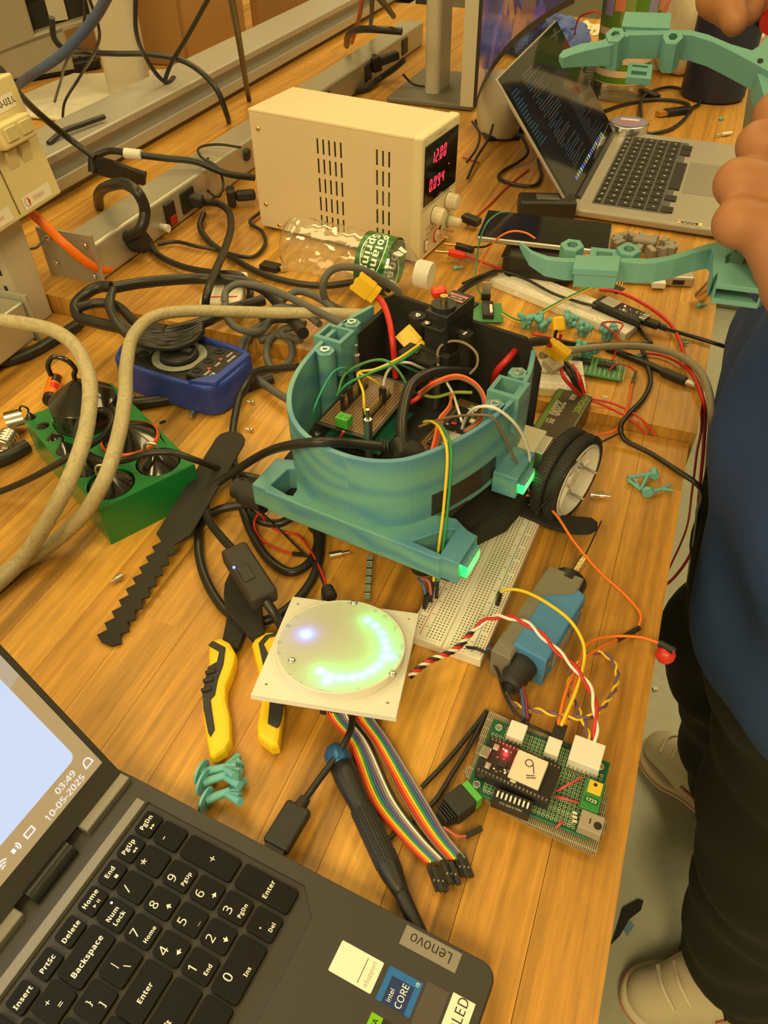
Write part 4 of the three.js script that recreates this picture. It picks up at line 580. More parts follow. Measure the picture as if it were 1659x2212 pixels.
  const mb = q(1410, 1090, Y + 0.008); M('small_board', rb(0.0105, 0.0012, 0.0195, 0.0003, mb.x, 0.007, mb.z), mat(0.03, 0.25, 0.06, 0.4), t); M('gold_sensor', rb(0.0078, 0.0014, 0.0078, 0.0003, mb.x + 0.0002, 0.0082, mb.z - 0.0045), mat(0.85, 0.55, 0.05, 0.35), t); M('sensor_hole', cy(0.0011, 0.0011, 0.0003, mb.x, 0.009, mb.z - 0.006, 14), K.matte, t);
  M('board_number', decal(0.008, 0.004), print(160, 80, (c, W, H) => { c.fillStyle = '#12602c'; c.fillRect(0, 0, W, H); text(c, '1723', W / 2, H / 2, 58, '#e4dec8'); }, 0.5), t, mb.x, 0.0077, mb.z + 0.0035);
  const rg = q(1400, 1385, Y + 0.008); M('sensor_block', rb(0.013, 0.008, 0.011, 0.0006, rg.x, 0.004, rg.z), mat(0.36, 0.31, 0.25, 0.4), t); M('trim_slot', [cy(0.0022, 0.0022, 0.0004, rg.x + 0.0035, 0.0082, rg.z + 0.001), bx(0.0006, 0.0005, 0.003, rg.x - 0.001, 0.0081, rg.z)], K.matte, t); for (let i = 0; i < 3; i++) { const p = q(1220, 1280 + i * 45, Y + 0.002); M('resistor', rb(0.003, 0.0014, 0.0014, 0.0004, p.x, 0.001, p.z), K.cream, t); }
  for (const [a, b, c2, d2] of [[1020, 1050, 1290, 900], [1000, 1105, 1250, 1175], [1010, 1450, 1090, 1375]]) M('link_wire', tube([q(a, b, Y + 0.002), q((a + c2) / 2, (b + d2) / 2, Y + 0.0045), q(c2, d2, Y + 0.002)], 0.0008, 16, 7), mat(0.6, 0.08, 0.1, 0.45), t);
}
{
  // DC barrel adapter with green screw terminal
  const a = P(952, 1768, 0.0075), b = P(1012, 1722, 0.0075), t = thing('barrel_adapter', 'black barrel adapter with green screw terminal beside the controller board', 'connector');
  M('adapter_body', bar(a.clone().lerp(b, 0.35), b, 0.0145, 0.0125, 0.001), K.rubber, t); for (let i = 0; i < 5; i++) M('ridge', bar(a.clone().lerp(b, 0.02 + i * 0.075), a.clone().lerp(b, 0.06 + i * 0.075), 0.0095 + i * 0.001, 0.0095 + i * 0.0006, 0.0008), K.rubber, t); M('terminal', bar(b, a.clone().lerp(b, 1.22), 0.0135, 0.0105, 0.0005), mat(0.1, 0.5, 0.08, 0.45), t);
}
one('black_lead', tube(pp([[1052, 1536, 0.004], [1010, 1590, 0.004], [960, 1650, 0.003], [912, 1700, 0.003]]), 0.0016), K.cord, 'thin black lead running from the controller board past the ribbon', 'wire');
one('black_lead', tube(pp([[1048, 1545, 0.004], [1015, 1610, 0.003], [975, 1675, 0.003], [935, 1735, 0.003], [865, 1790, 0.003], [840, 1812, 0.002]]), 0.0015), K.cord, 'thin black lead passing under the ribbon cable to its left', 'wire');
{
  // red ball-shaped button hanging over the bench edge
  const p = P(1440, 1408, 0.012), t = thing('push_button', 'round red button on an orange wire at the right bench edge', 'button');
  M('button_cap', sp(0.0068, p.x, p.y - 0.003, p.z).scale(1, 1, 1), mat(0.6, 0.03, 0.02, 0.35), t); M('stem', rod(P(1425, 1390, 0.014), P(1455, 1406, 0.016), 0.0028), K.black, t); M('contact', rod(P(1448, 1410, 0.012), P(1456, 1402, 0.018), 0.0015), K.steel, t);
}
// screws, standoffs and crumbs scattered on the bench
const hexStand = (label, px, py, px2, py2, y = 0.0035, fn = P, stud = true) => { const a = fn(px, py, y), b = fn(px2, py2, y); const t = thing('hex_standoff', label, 'standoff', null, 0, 'loose standoffs and screws'); M('hex_body', rod(a, a.clone().lerp(b, stud ? 0.6 : 1), 0.0029, 0.0029, 6), K.zinc, t); if (stud) M('stud', rod(a.clone().lerp(b, 0.6), b, 0.0014, 0.0014, 10), K.steel, t); return t; };
hexStand('hex standoff lying left of the saw blade teeth', 264, 1243, 240, 1258); hexStand('bright hex standoff under the robot front edge', 712, 1200, 755, 1192); hexStand('standoff nearest the multimeter', 476, 853, 455, 870); hexStand('standoff closest to the green weight block', 418, 890, 410, 900, 0.0035, P, false); hexStand('pale nut beside the beige cable and green block', 290, 858, 290, 866, 0.0035, P, false);
{ const a = P(1275, 1068, 0.003), b = P(1318, 1072, 0.003), t = thing('bolt', 'steel bolt with a nut lying right of the wheel', 'bolt', null, 0, 'loose standoffs and screws'); M('shank', rod(a, b, 0.0014), K.steel, t); M('head', rod(a, a.clone().lerp(b, 0.1), 0.0032, 0.0032, 16), K.steel, t); M('nut', rod(a.clone().lerp(b, 0.45), a.clone().lerp(b, 0.68), 0.0032, 0.0032, 6), K.steel, t); }
for (const [px, py, l] of [[540, 868, 'tiny screw left of the robot wall'], [537, 928, 'tiny screw above the saw blade handle']]) { const p = P(px, py, 0.002), t = thing('screw', l, 'screw', p, 0, 'loose standoffs and screws'); M('screw_shank', cy(0.0009, 0.0009, 0.006, 0, 0, 0, 8).rotateZ(1.4), K.steel, t); M('screw_head', sp(0.0022, 0.003, 0.0004, 0, 10), K.steel, t); }
one('plastic_chip', bar(P(345, 914, 0.001), P(357, 909, 0.001), 0.002, 0.0015), K.black, 'tiny black plastic chip near the orange-ringed weight', 'chip');
{ const a = P(800, 1200, 0.003), b = P(793, 1296, 0.003), t = thing('notched_strip', 'thin notched clear strip behind the glowing plate', 'rod'); M('strip', bar(a, b, 0.004, 0.0015), mat(0.25, 0.3, 0.26, 0.15), t); for (let i = 0; i < 5; i++) M('bead', bar(a.clone().lerp(b, 0.12 + i * 0.18), a.clone().lerp(b, 0.15 + i * 0.18), 0.0048, 0.002), K.steel, t); }
// ---------- left side: weight block, multimeter, battery ----------
{
  const H = 0.039, n = P(212, 1101, H), r = P(428, 1010, H), t = thing('weight_block', 'green wooden block holding black hooked weights', 'weight block', n.clone().setY(0), 1.06);
  t.updateMatrixWorld(true); const inv = t.matrixWorld.clone().invert(), q = (px, py, y = H) => P(px, py, y).applyMatrix4(inv), gm = new THREE.MeshPhysicalMaterial({ color: rgb(0.008, 0.2, 0.05), roughness: 0.28, clearcoat: 0.5, clearcoatRoughness: 0.2 });
  const list = [['large black weight with hook towering over the green block', 190, 898, 0.0285, 0.02, 0.017, 1, 'black'], ['black weight with an orange ring in the green block', 281, 948, 0.023, 0.002, 0.012, 0, 'orange'], ['black weight with silver hook at the right front of the block', 341, 996, 0.017, 0, 0.012, 2, 'none'], ['black weight with silver hook at the near corner of the block', 239, 1044, 0.0175, 0, 0.012, 2, 'none'], ['black cone weight with looped hook in the block middle', 190, 1010, 0.0105, 0, 0.012, 1, 'none'], ['small black weight with long curved hook in the block', 142, 972, 0.0095, 0, 0.009, 1, 'none'], ['smallest weight with thin hook at the far corner of the block', 66, 902, 0.0055, 0, 0.006, 1, 'none'], ['small black hookless cone nearest the far corner', 92, 920, 0.0075, 0, 0.003, 0, 'none'], ['small black hookless cone second from the far corner', 113, 946, 0.007, 0, 0.003, 0, 'none']];
  const hol = list.map(w => { const p = q(w[1], w[2], H); return [p.x, p.z, w[3] + 0.0012]; });
  const wd = n.distanceTo(r);
  M('block', plan([[0, 0], [wd, 0], [wd, -0.155], [0, -0.155]], 0.014, H - 0.014, 0.001, hol.filter(h => h[0] - h[2] > 0.001 && h[0] + h[2] < wd && h[1] + h[2] < 0 && h[1] - h[2] > -0.155).map(h => circ(h[0], h[1], h[2], 28))), gm, t); M('block_base', bx(wd, 0.015, 0.155, wd / 2, 0.0075, -0.0775), gm, t);
  const bk = new THREE.MeshPhysicalMaterial({ color: rgb(0.012, 0.011, 0.01), roughness: 0.18, clearcoat: 0.6 });
  list.forEach(([label, px, py, rad, lift, cone, hook, ring], i) => {
    const c = P(px, py, H), w = thing('hooked_weight', label, 'weight', V(c.x, 0.016, c.z), 0, 'hooked weights in the green block'); const b = H - 0.016 + lift;
    M('weight_body', lathe([[0, 0], [rad * 0.97, 0], [rad, 0.002], [rad, b - 0.003], [rad * 0.98, b - 0.001], [rad * 0.12, b + cone], [0, b + cone]], 40), bk, w);
    if (ring === 'orange') M('orange_ring', lathe([[rad - 0.002, b - 0.004], [rad + 0.0012, b - 0.005], [rad + 0.0016, b - 0.001], [rad - 0.0005, b + 0.0005]], 40), mat(0.85, 0.13, 0.01, 0.35), w);
    if (ring === 'black') M('band', lathe([[rad, 0.016], [rad + 0.001, 0.017], [rad + 0.001, 0.023], [rad, 0.024]], 40), bk, w);
    const s = [0, rad > 0.02 ? 0.0145 : 0.006, 0.0065][hook] * (rad < 0.006 ? 0.8 : 1), y0 = b + cone - 0.002;
    if (hook) { const pts = hook === 1 ? [V(0, y0, 0), V(0, y0 + s * 0.5, 0), V(s * 0.2, y0 + s * 0.9, 0), V(-s * 0.1, y0 + s * 1.5, 0), V(-s * 0.8, y0 + s * 1.75, 0), V(-s * 1.3, y0 + s * 1.2, 0), V(-s * 1.35, y0 + s * 0.5, 0)] : [V(0.003, y0 - 0.004, 0), V(0.003, y0 + s * 0.8, 0), V(0, y0 + s * 1.3, 0), V(-s * 0.8, y0 + s * 1.3, 0), V(-s * 1.2, y0 + s * 0.7, 0), V(-s * 1.2, y0 - 0.002, 0)]; const hk = M('hook', tube(pts, rad > 0.02 ? 0.0022 : rad < 0.006 ? 0.0009 : 0.0013, 40), hook === 2 ? K.zinc : bk, w); hk.rotation.y = 0.35; }
  });
}
{
  const a = P(107, 866, 0.0072), b = P(120, 816, 0.0072), d = b.clone().sub(a), t = thing('battery_cell', 'orange and black cylindrical battery behind the green block', 'battery', a); t.quaternion.setFromUnitVectors(V(0, 1, 0), d.clone().normalize());
  const L = d.length(); M('sleeve', cy(0.007, 0.007, L * 0.85, 0, L * 0.58, 0, 28), print(256, 256, (x, w, h) => { x.fillStyle = '#e87a12'; x.fillRect(0, 0, w, h); x.fillStyle = '#2a1a10'; x.fillRect(20, 20, 60, 90); x.fillStyle = '#c8281e'; x.fillRect(24, 130, 50, 70); x.fillStyle = '#7a3a10'; for (let i = 0; i < 6; i++) x.fillRect(120, 24 + i * 34, 110, 8); }, 0.35), t); M('end_cap', [cy(0.0068, 0.0068, L * 0.16, 0, L * 0.08, 0), cy(0.0025, 0.0025, 0.003, 0, L + 0.0012, 0)], K.black, t);
}
{
  const c = P(30, 925, 0.012), t = thing('metal_fitting', 'chrome threaded fitting lying at the left edge beside the green block', 'fitting');
  M('hex_head', rod(P(52, 905, 0.012), P(15, 915, 0.012), 0.0105, 0.0105, 6), K.steel, t); M('collar', rod(P(20, 940, 0.01), P(6, 962, 0.01), 0.0085, 0.0085, 20), K.steel, t); for (let i = 0; i < 5; i++) M('thread', new THREE.TorusGeometry(0.008, 0.0012, 8, 24).applyQuaternion(new THREE.Quaternion().setFromUnitVectors(V(0, 0, 1), P(6, 962, 0.01).sub(P(20, 940, 0.01)).normalize())).translate(...P(18 - i * 4, 944 + i * 6, 0.01).toArray()), K.steel, t);
}
{
  // multimeter in a blue holster
  const a = P(232, 770, 0.034), b = P(436, 836, 0.034), t = thing('multimeter', 'black multimeter in a blue holster under coiled black cords', 'multimeter', a.clone().setY(0), yawOf(a, b)), L = a.distanceTo(b) + 0.006, Wd = 0.07;
  const bl = mat(0.022, 0.055, 0.4, 0.45), out = [[0.002, -0.012], [0.01, 0], [L - 0.018, 0.003], [L, 0], [L + 0.008, -0.012], [L + 0.006, -Wd + 0.012], [L - 0.002, -Wd], [0.012, -Wd + 0.002], [-0.002, -Wd + 0.014], [-0.005, -0.03]];
  const sm = smooth(out, 70, true), inn = sm.map(p => [L / 2 + (p[0] - L / 2) * 0.9, -Wd / 2 + (p[1] + Wd / 2) * 0.84]);
  M('holster', plan(sm, 0.002, 0.033, 0.003, [inn]), bl, t); M('meter_body', plan(inn.map(p => [L / 2 + (p[0] - L / 2) * 0.995, -Wd / 2 + (p[1] + Wd / 2) * 0.995]), 0.004, 0.027, 0.002), mat(0.02, 0.019, 0.018, 0.4), t); M('holster_corner', plan([[L - 0.02, 0.002], [L + 0.006, -0.006], [L + 0.006, -Wd + 0.008], [L - 0.002, -Wd + 0.004], [L - 0.004, -0.02]], 0.024, 0.015, 0.003), bl, t);
  M('dial_ring', lathe([[0.0195, 0], [0.027, 0], [0.027, 0.0008], [0.0195, 0.0008]], 48), mat(0.28, 0.3, 0.27, 0.5), t, L * 0.5, 0.0315, -Wd / 2); M('dial', lathe([[0, 0.008], [0.016, 0.008], [0.0185, 0.005], [0.0195, 0], [0, 0]], 40), K.black, t, L * 0.5, 0.0312, -Wd / 2);
  M('dial_grip', rb(0.034, 0.006, 0.007, 0.002, L * 0.5, 0.041, -Wd / 2), K.black, t); M('jack_bar', rb(0.026, 0.008, Wd * 0.78, 0.0025, L * 0.84, 0.033, -Wd / 2), K.black, t);
  for (let i = 0; i < 3; i++) M('input_jack', new THREE.TorusGeometry(0.0036, 0.0012, 8, 24).rotateX(1.57), K.matte, t, L * 0.8, 0.0374, -Wd * (0.24 + i * 0.26));
  M('jack_print', new THREE.PlaneGeometry(Wd * 0.74, 0.016), print(512, 150, (x, w, h) => { x.fillStyle = '#15120f'; x.fillRect(0, 0, w, h); x.fillStyle = '#c8404e'; for (const k of [150, 330]) { x.beginPath(); x.moveTo(k, 6); x.lineTo(k + 24, 46); x.lineTo(k - 24, 46); x.fill(); } text(x, '10ADC', 80, 62, 30, '#e8e2d4'); text(x, 'COM', 240, 62, 32, '#e8e2d4'); text(x, 'VΩmA', 430, 62, 30, '#e8e2d4'); text(x, 'ECG', 70, 118, 46, '#f0ebe0'); text(x, 'DM-830', 380, 118, 34, '#e8e2d4'); }, 0.4), t, L * 0.91, 0.0376, -Wd / 2).quaternion.setFromRotationMatrix(new THREE.Matrix4().makeBasis(V(0, 0, -1), V(-1, 0, 0), V(0, 1, 0)));
  M('range_button', cy(0.0045, 0.005, 0.003, L * 0.22, 0.033, -Wd * 0.3), K.rubber, t); M('display_window', rb(0.026, 0.001, Wd * 0.5, 0.0004, L * 0.16, 0.0316, -Wd * 0.55), mat(0.1, 0.11, 0.09, 0.2), t);
}
// ---------- far bench: power supply ----------
const psuAt = V(-0.563, Fy(-0.563), -0.251);
const psu = onFar(thing('bench_power_supply', 'cream bench power supply showing red 12.00 and 0.094', 'power supply', psuAt, -0.12));
{
  const L = 0.226, H = 0.141, Wd = 0.094, bg = mat(0.74, 0.61, 0.43, 0.55), y0 = 0.004;
  const Lc = L - 0.01; M('case', [plan([[0, 0.0026], [Lc, 0.0026], [Lc, -Wd], [0, -Wd]], y0 + H - 0.005, 0.005, 0.0022), bx(Lc, 0.002, Wd - 0.001, Lc / 2, y0 + 0.001, -Wd / 2), bx(Lc, H - 0.006, 0.002, Lc / 2, y0 + H / 2 - 0.002, -Wd + 0.001), bx(0.002, H - 0.006, Wd, 0.001, y0 + H / 2 - 0.002, -Wd / 2 + 0.001)], bg, psu); M('inner_board', bx(0.16, 0.0016, 0.07, 0.1, y0 + 0.012, -Wd / 2), K.pcb, psu); M('transformer', rb(0.07, 0.06, 0.06, 0.004, 0.06, y0 + 0.045, -Wd / 2), mat(0.1, 0.08, 0.06, 0.6), psu);
  const holes = []; const slot = (x, y) => holes.push([[x - 0.0011, y - 0.0085], [x + 0.0011, y - 0.0085], [x + 0.0011, y + 0.0085], [x - 0.0011, y + 0.0085]]);
  for (let r = 0; r < 5; r++) { for (let c = 0; c < 5; c++) slot(0.094 + c * 0.0078, H * (0.80 - r * 0.158)); for (let c = 0; c < 3; c++) slot(0.172 + c * 0.0078, H * (0.80 - r * 0.158)); }
  M('side_panel', shapeXY([[0.001, 0.001], [L - 0.008, 0.001], [L - 0.008, H - 0.004], [0.001, H - 0.004]], 0.0016, 0.0003, holes), bg, psu, 0, y0, 0.001);
  for (const [x, y] of [[0.012, 0.124], [0.012, 0.034], [0.03, 0.01]]) screwHead(psu, 'screw', V(x, y, 0.0028), 0.0032, V(0, 0, 1), K.brass);
  M('front_bezel', rb(0.014, H + 0.002, Wd + 0.006, 0.0035, L - 0.004, y0 + H / 2, -Wd / 2, 3), mat(0.78, 0.68, 0.47, 0.45), psu);
  const fx = L + 0.003, fz = s => -Wd * s; // front face: s = 0 near side ... 1 far side
  M('display_panel', rb(0.0015, 0.066, Wd - 0.006, 0.0007, fx + 0.0003, y0 + 0.098, -Wd / 2), new THREE.MeshPhysicalMaterial({ color: rgb(0.006, 0.006, 0.006), roughness: 0.08 }), psu);
  M('top_label', new THREE.PlaneGeometry(Wd * 0.8, 0.006), print(512, 40, (x, w, h) => { x.fillStyle = '#e9dfc0'; x.fillRect(0, 0, w, h); text(x, 'DC POWER SUPPLY', w / 2, h / 2, 22, '#8a7a4c'); }, 0.5), psu, fx + 0.0002, y0 + H - 0.006, -Wd * 0.46).rotation.y = Math.PI / 2;
  const seg = { a: [0, 1, 1, 0], }, on = { 0: 'abcdef', 1: 'bc', 2: 'abged', 4: 'fgbc', 9: 'abcdfg', '.': 'p' }, gl = glow(1, 0.03, 0.06, 2.2);
  const digit = (ch, z, y) => { const h = 0.0062, w = 0.0036, t = 0.0012, g = []; const S = (dz, dy, lz, ly) => g.push(bx(0.0004, ly, lz, 0, y + dy, z - dz - dy * 0.12)); for (const c of on[ch]) ({ a: () => S(0, h, w, t), d: () => S(0, -h, w, t), g: () => S(0, 0, w, t), b: () => S(w / 2 + 0.0006, h / 2, t, h - t), c: () => S(w / 2 + 0.0006, -h / 2, t, h - t), f: () => S(-w / 2 - 0.0006, h / 2, t, h - t), e: () => S(-w / 2 - 0.0006, -h / 2, t, h - t), p: () => S(0.0004, -h, t, t) })[c](); M('digit', g, gl, psu, fx + 0.0013, 0, 0); };
  [['1', 0.24], ['2', 0.345], ['.', 0.405], ['0', 0.465], ['0', 0.575]].forEach(([c, s]) => digit(c, fz(s), y0 + 0.114)); [['0', 0.2], ['.', 0.26], ['0', 0.32], ['9', 0.43], ['4', 0.545]].forEach(([c, s]) => digit(c, fz(s), y0 + 0.085));
  M('status_led', bx(0.0004, 0.0014, 0.0014, fx + 0.0013, y0 + 0.094, fz(0.72)), gl, psu);
  const L2 = new THREE.RectAreaLight(rgb(1, 0.05, 0.08), 0.25, 0.06, 0.05); L2.name = 'display_light'; L2.position.set(fx + 0.004, y0 + 0.1, -Wd * 0.4); L2.rotation.y = -Math.PI / 2; psu.add(L2);
  for (const [s, y] of [[0.37, 0.045], [0.78, 0.048]]) { const k = new THREE.Group(); k.name = 'knob'; psu.add(k); k.position.set(fx, y0 + y, fz(s)); M('knob_body', lathe([[0, 0.0135], [0.0078, 0.0135], [0.009, 0.012], [0.0095, 0.001], [0.011, 0.0], [0, 0]], 36).rotateZ(-Math.PI / 2), K.cream, k); for (let i = 0; i < 12; i++) M('flute', bx(0.009, 0.0008, 0.0022, 0.0065, 0.0092, 0).rotateX(i / 12 * 6.2832), K.cream, k); }
  const term = (s, y, cap, ring, m) => { const k = new THREE.Group(); k.name = 'terminal'; psu.add(k); k.position.set(fx, y0 + y, fz(s)); M('ring', new THREE.TorusGeometry(0.0075, 0.0012, 8, 28).rotateY(Math.PI / 2), ring, k); M('base', cy(0.007, 0.007, 0.004, 0, 0, 0).rotateZ(1.57), K.cream, k); if (cap) M('cap', lathe([[0, 0], [0.006, 0], [0.0064, 0.004], [0.0055, 0.012], [0.0058, 0.016], [0, 0.016]]).rotateZ(-1.57), K.cream, k); else M('post', cy(0.0022, 0.0022, 0.016, 0, 0, 0).rotateZ(1.57).translate(0.008, 0, 0), K.brass, k); };
  term(0.46, 0.017, false, K.red); term(0.63, 0.019, false, K.black); term(0.84, 0.021, true, mat(0.15, 0.4, 0.08, 0.4));
  M('power_button', rb(0.004, 0.012, 0.0065, 0.002, fx + 0.001, y0 + 0.016, fz(0.14)), K.cream, psu); M('button_ring', rb(0.001, 0.0155, 0.01, 0.0004, fx + 0.0004, y0 + 0.016, fz(0.14)), mat(0.3, 0.25, 0.15, 0.5), psu);
  for (const [s, y, w] of [[0.3, 0.062, 0.014], [0.72, 0.063, 0.016], [0.18, 0.036, 0.012], [0.36, 0.03, 0.014], [0.8, 0.033, 0.014], [0.2, 0.028, 0.01]]) M('panel_print', bx(0.0003, 0.0012, w, fx + 0.0002, y0 + y, fz(s)), mat(0.35, 0.3, 0.2, 0.6), psu);
  M('front_seam', bx(0.0015, 0.001, Wd + 0.0022, fx - 0.0005, y0 + 0.0615, -Wd / 2), mat(0.4, 0.34, 0.22, 0.6), psu);
  for (const [x, z] of [[0.02, -0.012], [0.02, -0.082], [0.2, -0.012], [0.2, -0.082]]) M('rubber_foot', cy(0.006, 0.006, 0.004, x, 0.002, z), K.rubber, psu);
}
// clip leads on the supply
{
  const t = thing('clip_lead', 'red alligator clip lead on the power supply terminal', 'clip lead'); M('jaw', rod(F(940, 544, 0.02), F(968, 546, 0.016), 0.0016), K.brass, t); M('sleeve', bar(F(968, 544, 0.014), F(1006, 553, 0.01), 0.0085, 0.007, 0.002), mat(0.8, 0.04, 0.02, 0.35), t); M('lead', tube(fp([[1005, 553, 0.009], [1040, 565, 0.006], [1080, 582, 0.004], [1120, 602, 0.002]]), 0.0013), K.red, t);
  const u = thing('clip_lead', 'black alligator clip lead on the power supply terminal', 'clip lead'); M('jaw', rod(F(960, 527, 0.02), F(985, 530, 0.018), 0.0016), K.brass, u); M('sleeve', bar(F(983, 530, 0.017), F(1024, 541, 0.012), 0.0085, 0.007, 0.002), K.black, u); M('lead', tube(fp([[1024, 534, 0.012], [1050, 532, 0.02], [1075, 515, 0.035], [1085, 500, 0.045]]), 0.0013), K.cord, u);
}
{
  // clear water bottle lying in front of the supply
  const a = F(622, 520, 0.0335), b = F(921, 594, 0.026), d = b.clone().sub(a), L = d.length(), t = thing('water_bottle', 'empty clear plastic bottle with green label lying by the power supply', 'bottle', a); t.quaternion.setFromUnitVectors(V(0, 1, 0), d.clone().normalize());
  const pet = new THREE.MeshPhysicalMaterial({ color: rgb(0.97, 0.98, 0.97), transmission: 0.95, thickness: 0, roughness: 0.07, ior: 1.75 }), prof = [[0, 0.004], [0.018, 0.001], [0.027, 0.003], [0.031, 0.01]];
  for (let i = 0; i < 7; i++) prof.push([0.0315, 0.014 + i * 0.0125], [0.0285, 0.019 + i * 0.0125]); prof.push([0.0312, 0.104], [0.0312, L * 0.74], [0.029, L * 0.8], [0.022, L * 0.87], [0.015, L * 0.92], [0.0125, L * 0.945], [0.0125, L * 0.96]);
  { const g = lathe(prof, 64), p = g.attributes.position; for (let i = 0; i < p.count; i++) { const x = p.getX(i), y = p.getY(i), z = p.getZ(i), a = Math.atan2(z, x), r = Math.hypot(x, z); if (y > 0.006 && y < L * 0.85 && r > 0.02) { const k = 1 + (0.07 * (noise((Math.cos(a) + 2) * 4, (Math.sin(a) + 2) * 4 + y * 90) - 0.5)); p.setX(i, x * k); p.setZ(i, z * k); } } g.computeVertexNormals(); M('bottle_shell', g, pet, t); }
  const lab = canvasTex(1024, 256, (x, w, h) => { x.fillStyle = '#1f6b25'; x.fillRect(0, 0, w, h); for (let i = 0; i < 60; i++) { x.fillStyle = ['#2f8a34', '#17561c', '#3d9a3a'][i % 3]; x.beginPath(); x.ellipse(hash(i, 5) * w, hash(i, 6) * h, 36, 12, hash(i, 7) * 3, 0, 6.3); x.fill(); } for (const cx of [160, 672]) { x.fillStyle = '#1b5c22'; x.strokeStyle = '#fff'; x.lineWidth = 7; x.beginPath(); x.ellipse(cx, 128, 150, 92, 0, 0, 6.3); x.fill(); x.stroke(); text(x, 'Poland', cx, 92, 84, '#fff'); text(x, 'Spring', cx, 160, 84, '#fff'); text(x, 'EST 1845', cx, 205, 24, '#e8f0dc'); } x.fillStyle = '#b4433a'; x.fillRect(400, 20, 60, 60); });
  const lb = M('label_band', new THREE.CylinderGeometry(0.0322, 0.0322, 0.036, 48, 1, true).translate(0, 0.118, 0), new THREE.MeshPhysicalMaterial({ map: lab, roughness: 0.3, side: THREE.DoubleSide }), t); lb.rotation.y = 1.25;
  M('cap', [cy(0.0145, 0.0145, 0.017, 0, L * 0.985, 0, 36)], K.white, t); const rg = []; for (let i = 0; i < 48; i++) rg.push(bx(0.0006, 0.014, 0.0008, 0.0147, L * 0.985, 0).rotateY(i / 48 * 6.2832)); M('cap_ridges', rg, K.white, t);
}
{
  const a = F(428, 655, 0.018), b = F(518, 655, 0.018), c = F(440, 578, 0.018), t = onFar(thing('wrapped_block', 'white taped block with a red pen line among the cords', 'block', a.clone().setY(Fy(a.x)), yawOf(a, b))), w = a.distanceTo(b), d = Math.abs(c.z - a.z);
  M('front_half', rb(w, 0.019, d * 0.56, 0.003, w / 2, 0.0095, -d * 0.28), mat(0.72, 0.68, 0.58, 0.5), t); M('back_half', rb(w * 0.96, 0.018, d * 0.42, 0.003, w / 2, 0.009, -d * 0.79), mat(0.72, 0.68, 0.58, 0.5), t); M('red_line', [bx(w * 0.8, 0.0004, 0.002, w * 0.5, 0.0192, -d * 0.16, 0.04), bx(w * 0.3, 0.0004, 0.0015, w * 0.7, 0.0182, -d * 0.93)], K.red, t); M('seam', bx(0.0008, 0.0004, d * 0.5, w * 0.52, 0.0191, -d * 0.28), K.brown, t);
}
{ const a = F(566, 572, 0.004), b = F(603, 580, 0.004), t = thing('usb_stick', 'small black USB plug lying left of the bottle', 'usb plug'); M('stick_body', bar(a, b, 0.014, 0.007, 0.001), K.black, t); M('metal_shell', bar(b, F(618, 577, 0.004), 0.012, 0.0045), K.steel, t); }
